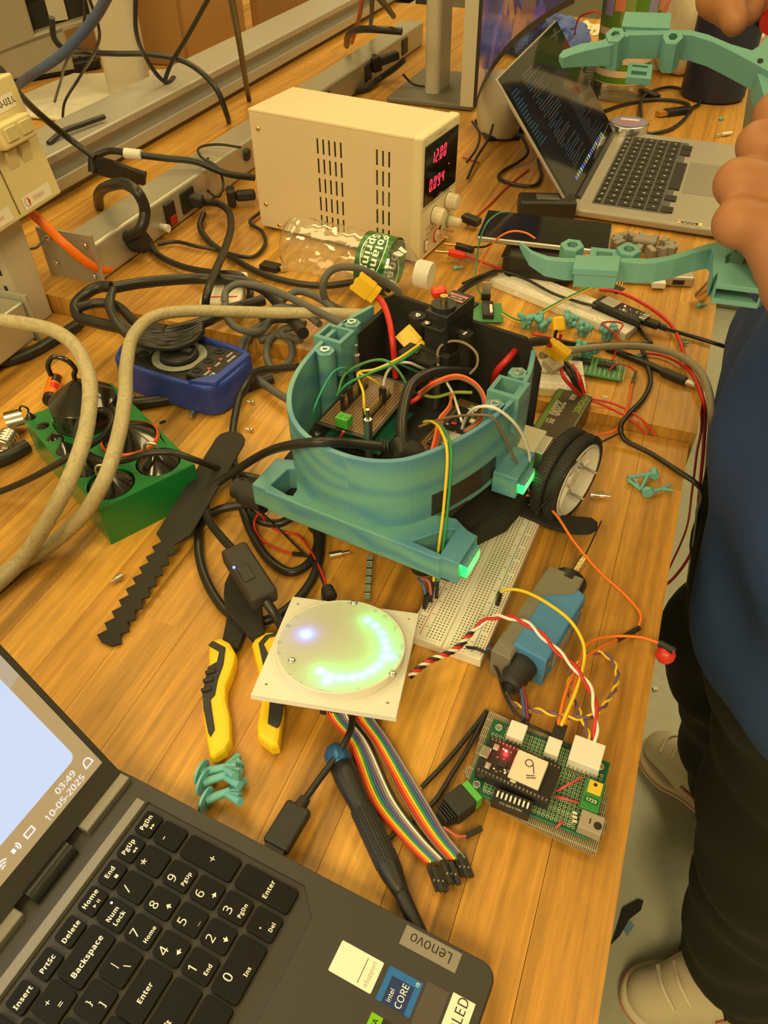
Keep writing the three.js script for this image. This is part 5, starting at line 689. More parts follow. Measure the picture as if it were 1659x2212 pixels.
// ---------- far bench: right side ----------
{
  // silver laptop
  const hx = -0.194, t = onFar(thing('laptop', 'silver laptop with dark code on its tilted screen', 'laptop', V(hx, Fy(hx), -0.426), -0.012)), al = mat(0.42, 0.39, 0.35, 0.42, 0.3), Wd = 0.332, Dp = 0.228;
  M('base', rb(Dp, 0.011, Wd, 0.004, Dp / 2 - 0.003, 0.0075, -Wd / 2, 3), al, t); M('keyboard_well', rb(0.098, 0.0012, Wd - 0.05, 0.0005, 0.07, 0.0131, -Wd / 2), mat(0.1, 0.1, 0.1, 0.5), t); M('trackpad', rb(0.078, 0.0008, 0.12, 0.0003, 0.168, 0.0133, -Wd / 2), mat(0.36, 0.34, 0.3, 0.35, 0.3), t);
  const km = mat(0.018, 0.018, 0.019, 0.5), lg = mat(0.6, 0.58, 0.52, 0.6), rows = [14, 14, 14, 13, 12], len = Wd - 0.056;
  for (let r = 0; r < 5; r++) { const n = rows[r], w = len / n; for (let i = 0; i < n; i++) { const k = M('key', rb(r ? 0.0152 : 0.0085, 0.0016, w - 0.0028, 0.0004, 0, 0.0008, 0), km, t, 0.028 + r * 0.0182 - (r ? 0.002 : 0), 0.0135, -0.028 - w * (i + 0.5)); M('legend', bx(0.003, 0.0001, 0.003, 0.001, 0.0017, 0), lg, k); } }
  [[0.03, 2], [0.07, 1], [0.155, 6], [0.25, 1], [0.275, 1]].forEach(([z, n]) => M('key', rb(0.0152, 0.0016, n > 3 ? 0.105 : 0.018, 0.0004, 0.1175, 0.0143, -z - 0.008), km, t));
  const lid = new THREE.Group(); lid.name = 'lid'; t.add(lid); lid.position.set(-0.002, 0.012, 0); lid.rotation.z = (129 - 90) * Math.PI / 180;   // local y runs up the lid, +x faces the user
  M('lid_shell', rb(0.0045, 0.185, Wd, 0.002, -0.0015, 0.0925, -Wd / 2), al, lid); M('screen_glass', rb(0.001, 0.181, Wd - 0.004, 0.0004, 0.0009, 0.0925, -Wd / 2), new THREE.MeshPhysicalMaterial({ color: rgb(0.01, 0.01, 0.011), roughness: 0.06 }), lid);
  const sc = canvasTex(1024, 560, (x, w, h) => { x.fillStyle = '#0d0b09'; x.fillRect(0, 0, w, h); x.fillStyle = '#141210'; x.fillRect(0, 0, 190, h); for (let i = 0; i < 34; i++) { x.fillStyle = ['#4a4a44', '#2d4652', '#54463a', '#3c4a3a'][Math.floor(hash(i, 2) * 4)]; x.fillRect(210 + hash(i, 4) * 60, 40 + i * 14, 60 + hash(i, 3) * 240, 5); if (i < 16) { x.fillStyle = '#34565e'; x.fillRect(20, 60 + i * 16, 60 + hash(i, 9) * 70, 5); } } for (let i = 0; i < 22; i++) { x.fillStyle = '#3f403c'; x.fillRect(620, 300 + i * 11, 80 + hash(i, 12) * 240, 4); } for (let i = 0; i < 18; i++) { x.fillStyle = ['#4f86c8', '#c8a24f', '#6fc08a', '#c8c8c8', '#8a6fc8'][i % 5]; x.fillRect(200 + i * 36, h - 24, 22, 18); } });
  const s = M('screen', new THREE.PlaneGeometry(Wd - 0.014, 0.165), new THREE.MeshStandardMaterial({ color: rgb(0.008, 0.008, 0.008), roughness: 0.06, emissive: rgb(1, 1, 1), emissiveMap: sc, emissiveIntensity: 0.8 }), lid, 0.0016, 0.094, -Wd / 2); s.rotation.y = Math.PI / 2;
  M('hinge_bar', cy(0.0045, 0.0045, Wd * 0.8, 0, 0, 0, 16).rotateX(1.57), mat(0.05, 0.05, 0.05, 0.4), t, 0.001, 0.0125, -Wd / 2);
  M('energy_sticker', decal(0.03, 0.01).rotateY(0), print(256, 84, (x, w, h) => { x.fillStyle = '#e8e0cc'; x.fillRect(0, 0, w, h); x.fillStyle = '#26221c'; x.fillRect(34, 10, w - 74, h - 20); x.fillStyle = '#e06a5a'; x.fillRect(4, 14, 28, 40); x.fillStyle = '#d8cc30'; x.fillRect(w - 34, 14, 28, 50); x.fillStyle = '#e8e0cc'; for (let i = 0; i < 6; i++) x.fillRect(50 + i * 24, 24 + (i % 2) * 14, 14, 22); }, 0.5), t, 0.15, 0.0134, -0.008);
}
{
  const a = F(1030, 510, 0.055), t = thing('phone', 'black phone lying face up on a dark box', 'phone', V(-0.268, 0.0615, -0.219), 0.1); t.rotation.z = -0.012; t.rotation.x = 0.0;
  M('phone_frame', rb(0.148, 0.0078, 0.074, 0.0035, 0.074, 0, -0.037, 3), mat(0.55, 0.54, 0.52, 0.3, 0.7), t); M('phone_glass', rb(0.145, 0.0012, 0.0715, 0.0005, 0.074, 0.0036, -0.037), new THREE.MeshPhysicalMaterial({ color: rgb(0.008, 0.008, 0.009), roughness: 0.08 }), t);
  const b = thing('dark_box', 'dark round-cornered box under the phone', 'box', V(-0.196, Fy(-0.196), -0.256), 0.05); M('box_body', rb(0.085, 0.041, 0.07, 0.014, 0, 0.0205, 0, 4), mat(0.022, 0.018, 0.015, 0.5), b); M('box_lid_line', rb(0.0856, 0.0012, 0.0706, 0.0005, 0, 0.031, 0), K.black, b);
}
{
  const a = F(1058, 603, 0.0085), b = F(1352, 722, 0.0085), c = F(1098, 565, 0.0085), t = onFar(thing('breadboard', 'long white breadboard with a microcontroller on the higher bench', 'breadboard', V(0, 0, 0), yawOf(a, b))), L = a.distanceTo(b), w = 0.043, dir = b.clone().sub(a).normalize(), nrm = V(dir.z, 0, -dir.x); const m = a.clone().lerp(b, 0.5).addScaledVector(nrm, w / 2); t.position.set(m.x, Fy(m.x), m.z);
  breadboard(t, bbSide, bbTop, L, w);
  // microcontroller on it
  const e = onFar(thing('microcontroller', 'black microcontroller with red light plugged into the higher breadboard', 'circuit board')), A = F(1283, 650, 0.016), B = F(1378, 690, 0.016); e.position.copy(A); e.rotation.y = yawOf(A, B); const mw = A.distanceTo(B) + 0.004;
  M('board', rb(mw, 0.0016, 0.022, 0.0004, mw / 2, -0.001, -0.008), K.black, e); M('pin_strip', bx(mw, 0.006, 0.002, mw / 2, -0.005, 0.001), K.black, e); M('radio_can', rb(0.018, 0.003, 0.0155, 0.0004, 0.016, 0.0012, -0.008), K.zinc, e); for (const z of [-0.012, -0.004]) M('usb_jack', rb(0.007, 0.003, 0.0065, 0.0006, mw - 0.001, 0.0012, z), K.steel, e); M('red_led', rb(0.0016, 0.0009, 0.0016, 0.0003, 0.03, 0.0003, -0.014), glow(1, 0.15, 0.12, 8), e); M('button', rb(0.003, 0.0014, 0.003, 0.0003, 0.034, 0.0005, -0.005), K.cream, e); for (let i = 0; i < 14; i++) M('surface_part', bx(0.0014, 0.0007, 0.0009, rr(0.027, mw - 0.008), 0.0001, rr(-0.016, 0)), i % 2 ? K.zinc : K.cream, e);
  const g = onFar(thing('driver_board', 'dark narrow driver board lying along the back of the higher breadboard', 'circuit board')), p = F(1292, 612, 0.012), q = F(1340, 632, 0.012); M('board', bar(p, q, 0.016, 0.0016), K.black, g); for (let i = 0; i < 7; i++) M('pin', rod(p.clone().lerp(q, 0.3 + i * 0.11).add(V(0, 0, -0.008)), p.clone().lerp(q, 0.3 + i * 0.11).add(V(0, 0.002, -0.018)), 0.0004, 0.0004, 6), K.brass, g);
}
{
  // yellowed breadboard half hidden by the robot and a lipo battery in front of it
  const t = onFar(thing('breadboard', 'yellowed breadboard behind the robot wheel with black jumper ends', 'breadboard', V(-0.147, Fy(-0.147), -0.037), 0.25)); breadboard(t, bbYellow, bbTop, 0.083, 0.052); 
  const a = P(1192, 853, 0.029), b = P(1183, 982, 0.029), c = P(1266, 852, 0.029), bt = thing('lipo_battery', 'brown and green battery pack labelled 2200 standing behind the wheel', 'battery', V(-0.1135, 0.003, 0.036), -0.1); bt.rotation.x = -0.09; bt.rotation.order = 'YXZ';
  M('pack', rb(0.033, 0.026, 0.094, 0.003, 0, 0.0135, 0, 3), mat(0.05, 0.045, 0.038, 0.3), bt);
  const pr = M('pack_print', new THREE.PlaneGeometry(0.086, 0.0325), print(860, 325, (x, w, h) => { x.fillStyle = '#4e4638'; x.fillRect(0, 0, w, h); x.fillStyle = '#5d8a2e'; x.fillRect(10, h - 46, w - 120, 36); x.strokeStyle = '#86a85a'; x.lineWidth = 6; x.beginPath(); x.moveTo(20, h - 50); x.lineTo(w - 20, h - 50); x.moveTo(60, 14); x.lineTo(w - 180, 14); x.lineTo(w - 130, 60); x.stroke(); text(x, 'OVONIC', 190, 62, 84, '#8fb04a'); text(x, 'AIR', 96, 160, 66, '#e6dfc8'); x.strokeStyle = '#efe8d4'; x.lineWidth = 7; x.font = 'bold 120px sans-serif'; x.textAlign = 'center'; x.strokeText('2200', 350, 228); text(x, '35C', 590, 210, 56, '#efe8d4'); text(x, 'MAH', 590, 250, 34, '#cfc6b0'); }, 0.35), bt, 0, 0.0267, -0.001); pr.quaternion.setFromRotationMatrix(new THREE.Matrix4().makeBasis(V(0, 0, 1), V(1, 0, 0), V(0, 1, 0)));
  const b2 = thing('charger_case', 'black case with a pale round dot under the battery pack', 'case', V(-0.107, 0, 0.085), -0.15); M('case_body', rb(0.034, 0.012, 0.03, 0.002, 0, 0.006, 0), K.rubber, b2); M('round_dot', cy(0.008, 0.008, 0.0008, -0.002, 0.0122, 0.004, 24), K.cream, b2);
  const bc = thing('balance_plug', 'cream balance plug on red and black wires above the battery', 'plug'); M('plug_body', bar(P(1205, 800, 0.05), P(1182, 776, 0.055), 0.014, 0.008, 0.001), mat(0.62, 0.56, 0.46, 0.5), bc); M('plug_wires', [tube([P(1212, 795, 0.05), P(1218, 815, 0.05), P(1235, 835, 0.042), P(1252, 852, 0.03)], 0.0018), tube([P(1235, 790, 0.045), P(1250, 815, 0.045), P(1260, 850, 0.028)], 0.0024)], K.red, bc); M('plug_black_wires', [tube([P(1215, 790, 0.05), P(1232, 810, 0.048), P(1248, 845, 0.032)], 0.0022), tube([P(1222, 782, 0.05), P(1240, 808, 0.047), P(1254, 848, 0.03)], 0.0022)], K.cord, bc);
}
{
  // orange-sleeved connector and support scraps behind the robot
  const t = thing('power_plug', 'orange-yellow power plug standing among the teal scraps', 'power plug'); M('red_lead', tube(fp([[1212, 720, 0.02], [1206, 738, 0.008], [1190, 745, 0.004]]), 0.0016), K.red, t); M('black_lead', tube(fp([[1202, 712, 0.022], [1198, 735, 0.01], [1205, 750, 0.004]]), 0.0018), K.cord, t); M('plug_shell', bar(F(1208, 718, 0.018), F(1205, 684, 0.03), 0.013, 0.008, 0.003), K.xt, t);
  [['teal scrap cluster left of the orange plug', 1170, 712], ['teal scrap cluster right behind the orange plug', 1232, 705], ['teal branching scrap in front of the higher breadboard', 1255, 725], ['teal scrap nearest the red solder wires', 1308, 735], ['teal scrap pile lying on the green strip board', 1265, 772], ['teal scrap tuft behind the robot rear panel', 1135, 705]].forEach(([l, x, y]) => supportTree(thing('support_scrap', l, 'scrap', null, 0, 'teal print support scraps'), x, y, 0.014, 10, 0.011, F));
  for (const [x, y, l] of [[1470, 742, 'teal crumb near the red leads at the bench edge'], [1378, 770, 'teal crumb beside the beige cable'], [1510, 660, 'teal crumb under the brass tube'], [984, 579, 'teal crumb beside the red clip lead'], [1556, 257, 'teal sliver lying by the dark blue flask']]) { const c = F(x, y, 0.002); one('support_scrap', join([sp(0.003, c.x, c.y, c.z, 8), rod(c, c.clone().add(V(0.008, 0.001, -0.003)), 0.002, 0.001, 6)]), K.teal, l, 'scrap', 'teal print support scraps'); }
  const sb = onFar(thing('strip_board', 'green strip board with chips on the bench behind the battery', 'circuit board')), a = F(1232, 800, 0.004), b = F(1342, 820, 0.004); sb.position.copy(a); sb.rotation.y = yawOf(a, b); const w = a.distanceTo(b) + 0.006; M('board', rb(w, 0.0016, 0.034, 0.0004, w / 2 - 0.006, 0, -0.014), mat(0.06, 0.25, 0.1, 0.4), sb); for (let i = 0; i < 12; i++) M('track', bx(0.0012, 0.0003, 0.03, i * w / 12, 0.0009, -0.014), mat(0.3, 0.4, 0.24, 0.4), sb); for (const x of [0.008, w * 0.6]) { M('chip', rb(0.018, 0.004, 0.007, 0.0004, x, 0.003, -0.016), K.black, sb); for (let i = 0; i < 6; i++) M('chip_pin', bx(0.0007, 0.003, 0.0007, x - 0.007 + i * 0.0027, 0.0014, -0.012), K.steel, sb); }
  const vb = onFar(thing('strip_board', 'green strip board standing behind the servo with a silver regulator', 'circuit board')), c = F(1050, 690, 0.004); vb.position.set(c.x, Fy(c.x) + 0.004, c.z); vb.rotation.y = 0.3; M('board', rb(0.036, 0.0016, 0.04, 0.0004, 0, 0, -0.015), mat(0.06, 0.25, 0.1, 0.4), vb); M('module', rb(0.012, 0.006, 0.03, 0.0006, 0.002, 0.0035, -0.014), K.black, vb); M('trimmer', rb(0.003, 0.002, 0.016, 0.0004, 0.005, 0.0075, -0.01), K.white, vb); M('regulator', [rb(0.01, 0.014, 0.0014, 0.0003, 0, 0.018, -0.036)], K.zinc, vb); M('regulator_body', rb(0.01, 0.008, 0.004, 0.0004, 0, 0.008, -0.035), K.black, vb);
}
{
  const c = F(1512, 640, 0.008), t = thing('brass_tube', 'short brass tube standing near the right bench edge', 'tube', V(c.x, Fy(c.x), c.z)); t.rotation.z = -0.5; t.rotation.y = 0.6; t.position.y += 0.006; M('tube_wall', lathe([[0.0068, 0], [0.0075, 0], [0.0075, 0.02], [0.0068, 0.02], [0.0068, 0]]), K.brass, t);
  const a = F(1342, 604, 0.006), b = F(1500, 612, 0.006), h = onFar(thing('usb_hub', 'grey metal USB hub with a white dongle on the higher bench', 'usb hub', V(a.x, Fy(a.x), a.z), yawOf(a, b))), w = a.distanceTo(b); M('hub_body', rb(w, 0.012, 0.034, 0.003, w / 2, 0.0062, -0.017, 3), mat(0.5, 0.47, 0.42, 0.4, 0.5), h); M('card_slot', bx(w * 0.3, 0.0016, 0.001, w * 0.2, 0.007, 0.0003), K.matte, h); M('usb_port', bx(0.013, 0.005, 0.001, w * 0.78, 0.0062, 0.0003), K.matte, h); M('dongle', rb(0.015, 0.007, 0.012, 0.001, w * 0.5, 0.006, 0.005), K.white, h);
  const lk = thing('link_band', 'grey coiled band of chunky links in front of the silver laptop', 'band'), lm = mat(0.27, 0.25, 0.22, 0.5), c2 = F(1390, 528, 0.008); for (let i = 0; i < 15; i++) { const a2 = i / 15 * 6.2832, o = M('link', rb(0.013, 0.012, 0.008, 0.0012), lm, lk, c2.x + Math.cos(a2) * 0.034, Fy(c2.x) + 0.0075, c2.z + Math.sin(a2) * 0.018); o.rotation.y = -a2 + 0.4 * (i % 2); o.rotation.z = (i % 3 - 1) * 0.2; } M('buckle', rb(0.03, 0.008, 0.02, 0.005, c2.x, Fy(c2.x) + 0.012, c2.z - 0.004, 3), lm, lk);
  hexStand('white standoff near the dark blue flask and silver laptop', 1580, 287, 1546, 292, 0.004, F).children[0].material = K.white;
}
// ---------- far bench: back ----------
{
  // cup with printed stripes
  const c = F(1333, 208), H = 0.2, t = thing('plastic_cup', 'tall clear cup with green and white stripes', 'cup', V(c.x, Fy(c.x), c.z)); const st = canvasTex(1024, 1024, (x, w, h) => { x.fillStyle = '#e6d9c2'; x.fillRect(0, 0, w, h); for (let i = 0; i < 8; i++) { x.fillStyle = ['#5f8a2e', '#e8cdb8'][i % 2]; x.fillRect(0, h - 70 - i * 62, w, 62); } x.fillStyle = '#5f8a2e'; x.fillRect(0, 0, w, 520); for (let k = 0; k < 4; k++) { const o = k * 256; x.fillStyle = '#8fa060'; x.fillRect(o + 120, 0, 70, 470); x.fillStyle = '#9a8fc8'; x.fillRect(o + 10, 260, 60, 150); x.fillStyle = '#e88a60'; x.fillRect(o + 78, 250, 56, 110); x.fillStyle = '#6a4a9a'; x.fillRect(o, 60, 44, 190); text(x, 'X', o + 90, 140, 100, '#e8e2e8'); } });
  M('printed_wall', new THREE.CylinderGeometry(0.053, 0.047, H - 0.03, 40, 1, true).translate(0, H / 2 + 0.015, 0), new THREE.MeshPhysicalMaterial({ map: st, roughness: 0.3, side: THREE.DoubleSide }), t).rotation.y = 0.6; M('clear_base', lathe([[0, 0.002], [0.044, 0.002], [0.0455, 0.006], [0.047, 0.03], [0.0465, 0.03], [0.044, 0.007], [0, 0.005]]), new THREE.MeshPhysicalMaterial({ color: rgb(0.9, 0.9, 0.88), roughness: 0.1, transmission: 1, thickness: 0 }), t);
  const b = F(1537, 208), f = thing('drink_flask', 'dark blue insulated flask at the top right', 'flask', V(b.x, Fy(b.x), b.z)); M('flask_body', lathe([[0, 0], [0.052, 0], [0.056, 0.005], [0.056, 0.23], [0.045, 0.26], [0.03, 0.27], [0, 0.27]], 48), mat(0.02, 0.022, 0.06, 0.4), f); M('flask_lid', lathe([[0, 0.27], [0.031, 0.27], [0.031, 0.3], [0, 0.3]]), K.black, f);
  const d = F(1352, 300), n = thing('round_tin', 'small round tin with a printed lid beside the silver laptop', 'tin', V(d.x, Fy(d.x), d.z)); M('tin_body', lathe([[0, 0], [0.028, 0], [0.03, 0.002], [0.03, 0.014], [0.029, 0.015]]), K.steel, n); M('tin_lid', lathe([[0.0308, 0.012], [0.0312, 0.014], [0.0312, 0.024], [0.029, 0.026], [0, 0.026]]), K.steel, n); M('lid_print', new THREE.CircleGeometry(0.027, 36).rotateX(-1.5708).translate(0, 0.0263, 0), print(256, 256, (x, w) => { x.fillStyle = '#8a8ab8'; x.fillRect(0, 0, w, w); x.fillStyle = '#c86a8a'; x.fillRect(40, 130, 176, 40); x.fillStyle = '#e8e4f0'; x.fillRect(60, 60, 136, 40); }, 0.4), n);
}
function crumple(w, h, d, amp, f, s) { const g = new THREE.IcosahedronGeometry(1, 14), p = g.attributes.position; for (let i = 0; i < p.count; i++) { const v = V(p.getX(i), p.getY(i), p.getZ(i)), k = 1 + amp * (noise(v.x * f + s, v.y * f + v.z * f * 0.7) - 0.5) * 2 + amp * 0.6 * Math.abs(noise(v.z * f * 2 + s, v.x * f * 2 - v.y * f) - 0.5); p.setXYZ(i, v.x * w * k, Math.max(-0.45, v.y * k) * h, v.z * d * k); } g.computeVertexNormals(); return g; }
{
  const bag = F(1470, 150), t = one('plastic_bag', crumple(0.07, 0.12, 0.05, 0.3, 2.2, 3), print(256, 256, (x, w) => { x.fillStyle = '#e9d8bc'; x.fillRect(0, 0, w, w); x.fillStyle = '#e89080'; for (let i = 0; i < 10; i++) x.fillRect(hash(i, 3) * 230, hash(i, 4) * 230, 40, 22); }, 0.45), 'crumpled white and red plastic bag between cup and flask', 'bag'); t.position.set(bag.x, Fy(bag.x) + 0.055, bag.z);
  const cl = F(1150, 105), u = one('blue_cloth', crumple(0.1, 0.05, 0.075, 0.4, 3, 8), mat(0.1, 0.16, 0.5, 0.8), 'crumpled blue cloth behind the silver laptop screen', 'cloth'); u.position.set(cl.x, Fy(cl.x) + 0.023, cl.z);
  const np = F(1622, 100), v = one('paper_napkin', crumple(0.035, 0.03, 0.05, 0.4, 3, 15), mat(0.75, 0.62, 0.42, 0.9), 'crumpled tan napkin right of the dark blue flask', 'napkin'); v.position.set(np.x, Fy(np.x) + 0.014, np.z);
  const n2 = F(1262, 70), v2 = one('paper_napkin', crumple(0.03, 0.012, 0.03, 0.4, 3, 19), mat(0.75, 0.68, 0.5, 0.8), 'crumpled pale wrapper left of the striped cup', 'napkin'); v2.position.set(n2.x, Fy(n2.x) + 0.006, n2.z);
  one('small_red_box', rb(0.05, 0.03, 0.04, 0.003).translate(...F(1265, 130, 0.014).toArray()), K.red, 'small red box peeking out behind the silver laptop', 'box');
}
{
  // curved monitor seen almost edge-on
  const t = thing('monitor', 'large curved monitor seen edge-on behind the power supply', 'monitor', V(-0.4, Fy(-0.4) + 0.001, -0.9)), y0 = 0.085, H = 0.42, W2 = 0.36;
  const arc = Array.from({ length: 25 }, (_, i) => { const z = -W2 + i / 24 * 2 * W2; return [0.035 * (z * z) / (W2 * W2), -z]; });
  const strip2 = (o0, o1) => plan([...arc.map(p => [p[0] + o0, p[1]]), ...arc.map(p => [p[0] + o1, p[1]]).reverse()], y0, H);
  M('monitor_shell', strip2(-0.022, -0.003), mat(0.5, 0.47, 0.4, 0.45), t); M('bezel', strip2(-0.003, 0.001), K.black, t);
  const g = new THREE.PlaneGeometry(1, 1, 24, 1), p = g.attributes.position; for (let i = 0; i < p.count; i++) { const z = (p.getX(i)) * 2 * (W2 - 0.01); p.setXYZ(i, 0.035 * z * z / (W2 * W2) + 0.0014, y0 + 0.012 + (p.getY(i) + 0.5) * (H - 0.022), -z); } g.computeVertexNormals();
  const reflectionPic = canvasTex(512, 256, (x, w, h) => { x.fillStyle = '#3a2a52'; x.fillRect(0, 0, w, h); for (let i = 0; i < 40; i++) { x.fillStyle = ['#5a4a86', '#8a5a4a', '#c07a48', '#4a3a6a', '#6a4a8a', '#a86a50'][i % 6]; x.beginPath(); const cx = hash(i, 31) * w, cy0 = hash(i, 32) * h; x.moveTo(cx, cy0); x.lineTo(cx + 70 * hash(i, 33), cy0 + 20); x.lineTo(cx + 40, cy0 + 80 * hash(i, 34)); x.lineTo(cx - 30, cy0 + 40); x.fill(); } });  // purple and orange shapes painted in for a reflection, shown as screen glow
  M('screen', g, new THREE.MeshStandardMaterial({ color: rgb(0.015, 0.014, 0.018), roughness: 0.12, emissive: rgb(1, 1, 1), emissiveMap: reflectionPic, emissiveIntensity: 0.45, side: THREE.DoubleSide }), t);
  M('stand_post', rb(0.028, 0.33, 0.075, 0.01, -0.13, 0.165, 0.02, 3), mat(0.5, 0.47, 0.4, 0.4), t); M('stand_arm', rb(0.12, 0.05, 0.06, 0.01, -0.07, 0.28, 0.02), mat(0.5, 0.47, 0.4, 0.4), t); M('stand_base', rb(0.16, 0.01, 0.2, 0.004, -0.12, 0.006, 0.0), mat(0.16, 0.15, 0.13, 0.5), t);
}
{
  const k = thing('keyboard', 'black keyboard lying under the curved monitor', 'keyboard', V(-0.31, Fy(-0.31), -0.93), 0.1); onFar(k); M('keyboard_body', rb(0.13, 0.016, 0.4, 0.004, 0, 0.009, 0), K.black, k); const km = mat(0.05, 0.05, 0.05, 0.35); for (let r = 0; r < 5; r++) for (let i = 0; i < 18; i++) M('key', rb(0.0175, 0.007, 0.0175, 0.002, -0.045 + r * 0.021, 0.02, -0.186 + i * 0.0215), km, k);
  const m = F(1088, 250, 0.015), mo = onFar(thing('computer_mouse', 'pale grey rounded device behind the silver laptop screen', 'mouse', V(m.x - 0.0, Fy(m.x) + 0.001, m.z + 0.035), 0.5)); M('mouse_shell', crumple(0.035, 0.06, 0.055, 0.0, 1, 1), mat(0.5, 0.47, 0.4, 0.4), mo, 0, 0.03, 0); M('mouse_base', rb(0.06, 0.006, 0.09, 0.003, 0, 0.004, 0), K.black, mo);
  const ad = F(1180, 445, 0.012), a2 = onFar(thing('power_adapter', 'black power adapter behind the phone', 'adapter', V(ad.x, Fy(ad.x), ad.z), 0.3)); M('adapter_body', rb(0.075, 0.024, 0.034, 0.004, 0, 0.012, 0), K.black, a2); M('adapter_label', bx(0.03, 0.0003, 0.018, 0, 0.0242, 0), K.grey, a2);
}
// ---------- the opposite bench at the top left ----------
{
  const y = 0.027;
  const t = thing('monitor', 'taupe back of a monitor with an open port bay at the top left', 'monitor', V(-1.05, y, -0.67)), m = mat(0.3, 0.265, 0.21, 0.5);
  M('stand_post', [rb(0.075, 0.45, 0.045, 0.014, 0, 0.225, 0, 4).rotateY(0.4)], mat(0.52, 0.47, 0.38, 0.4), t); M('stand_foot', rb(0.2, 0.008, 0.24, 0.004, -0.08, 0.005, 0.05), mat(0.75, 0.72, 0.62, 0.5), t);
  const b = new THREE.Group(); b.name = 'housing'; t.add(b); b.position.set(-0.1, 0.085, 0.06); b.rotation.y = 0.95; M('back_shell', shapeXY([[-0.3, -0.03], [0.02, -0.03], [0.02, 0.03], [0.13, 0.03], [0.13, 0.4], [-0.3, 0.4]], 0.04, 0.004, [[[-0.03, 0.03], [0.09, 0.045], [0.09, 0.16], [-0.03, 0.16]]]), m, b, 0, 0, 0); M('port_bay', bx(0.13, 0.14, 0.01, 0.03, 0.1, 0.01), K.matte, b); M('port_plate', [bx(0.03, 0.1, 0.004, 0.02, 0.09, 0.018), bx(0.11, 0.012, 0.006, 0.03, 0.155, 0.03)], mat(0.5, 0.46, 0.38, 0.45), b); M('port', [bx(0.012, 0.05, 0.004, -0.012, 0.1, 0.018), bx(0.014, 0.04, 0.004, 0.06, 0.11, 0.018)], K.black, b);
  const kb = thing('keyboard', 'dark keyboard below the taupe monitor housing', 'keyboard', V(-1.36, y, -0.7), 1.0); M('keyboard_body', rb(0.34, 0.018, 0.12, 0.004, 0, 0.009, 0), K.black, kb); for (let i = 0; i < 15; i++) for (let r = 0; r < 4; r++) M('key', rb(0.017, 0.006, 0.019, 0.002, -0.15 + i * 0.0212, 0.021, -0.035 + r * 0.023), mat(0.09, 0.09, 0.085, 0.4), kb);
  const pa = [[83, 245], [95, 235], [180, 160], [250, 155], [340, 150], [395, 150], [330, 200], [240, 265], [200, 285], [170, 272]].map(q => P(q[0], q[1], y + 0.004)); one('paper_sheet', slabXZ(pa, y + 0.004, 0.003), mat(0.78, 0.75, 0.66, 0.7), 'white papers lying around the monitor stand at the top left', 'paper');
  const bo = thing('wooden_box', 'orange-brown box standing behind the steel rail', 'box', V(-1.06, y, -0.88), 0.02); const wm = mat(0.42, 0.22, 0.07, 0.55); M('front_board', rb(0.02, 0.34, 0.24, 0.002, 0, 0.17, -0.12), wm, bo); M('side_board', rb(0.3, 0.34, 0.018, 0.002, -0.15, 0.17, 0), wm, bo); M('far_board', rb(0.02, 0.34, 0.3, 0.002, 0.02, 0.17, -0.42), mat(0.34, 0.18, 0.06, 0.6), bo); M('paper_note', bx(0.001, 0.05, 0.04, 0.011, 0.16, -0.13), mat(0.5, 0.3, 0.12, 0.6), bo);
  const st = thing('cabinet', 'greenish grey cabinet beyond the far end of the bench', 'cabinet', V(-0.35, FLOOR, -2.2)); M('cabinet_body', rb(1.2, 1.0, 0.5, 0.01, 0, 0.5, 0), mat(0.2, 0.19, 0.14, 0.6), st); M('cabinet_door', rb(0.55, 0.9, 0.02, 0.005, -0.28, 0.5, 0.255), mat(0.24, 0.22, 0.16, 0.5), st); M('cabinet_door', rb(0.55, 0.9, 0.02, 0.005, 0.28, 0.5, 0.255), mat(0.24, 0.22, 0.16, 0.5), st);
}
// ---------- cords and wires ----------
const cable = (label, pts, r, m, fn = P, name = 'cable', cat = 'cable', group) => one(name, tube(pts.map(q => q.isVector3 ? q : fn(q[0], q[1], q[2] ?? r)), r, Math.max(24, pts.length * 9), r > 0.003 ? 10 : 7), m, label, cat, group);
const wire = (label, pts, r, m, fn = P, group) => cable(label, pts, r, m, fn, 'jumper_wire', 'wire', group);
// top left, around the opposite bench and the rail
cable('thick blue cable crossing the top left corner', [[238, -20, 0.3], [200, 45, 0.27], [140, 112, 0.24], [60, 168, 0.2], [10, 215, 0.1], [-30, 260, 0.05]], 0.0046, mat(0.05, 0.09, 0.24, 0.5), F);
cable('black cable from the outlet panel down to the ferrite bundle', [[0, 150, 0.2], [30, 190, 0.17], [85, 246, 0.12], [150, 300, 0.08], [205, 340, 0.06]], 0.00418, K.cord, F);
cable('black cable arching over the rail towards the power supply', [[112, 38, 0.17], [118, 85, 0.14], [145, 110, 0.12], [190, 114, 0.1], [250, 116, 0.1], [331, 118, 0.1], [405, 136, 0.09], [466, 190, 0.06], [490, 248, 0.02], [494, 262, 0.003]], 0.00441, K.cord, F);
cable('black cable hanging from the top beside the taupe monitor post', [[293, -15, 0.2], [294, 67, 0.15], [317, 128, 0.1], [345, 168, 0.07], [362, 178, 0.06], [374, 168, 0.06], [385, 185, 0.02]], 0.00342, K.cord, F);
cable('black cable slanting down from the top behind the rail', [[455, -12, 0.2], [410, 70, 0.14], [365, 148, 0.08], [355, 178, 0.06]], 0.00342, K.cord, F);
cable('straight black cable dropping in front of the orange-brown box', [[498, -15, 0.25], [516, 85, 0.16], [535, 200, 0.02], [538, 215, 0.003]], 0.00456, K.cord, F);
cable('thin dark cord hanging in front of the monitor port bay', [[190, -12, 0.22], [215, 70, 0.17], [205, 110, 0.14], [170, 170, 0.08], [140, 220, 0.05], [135, 272, 0.01]], 0.0022, K.cord, F);
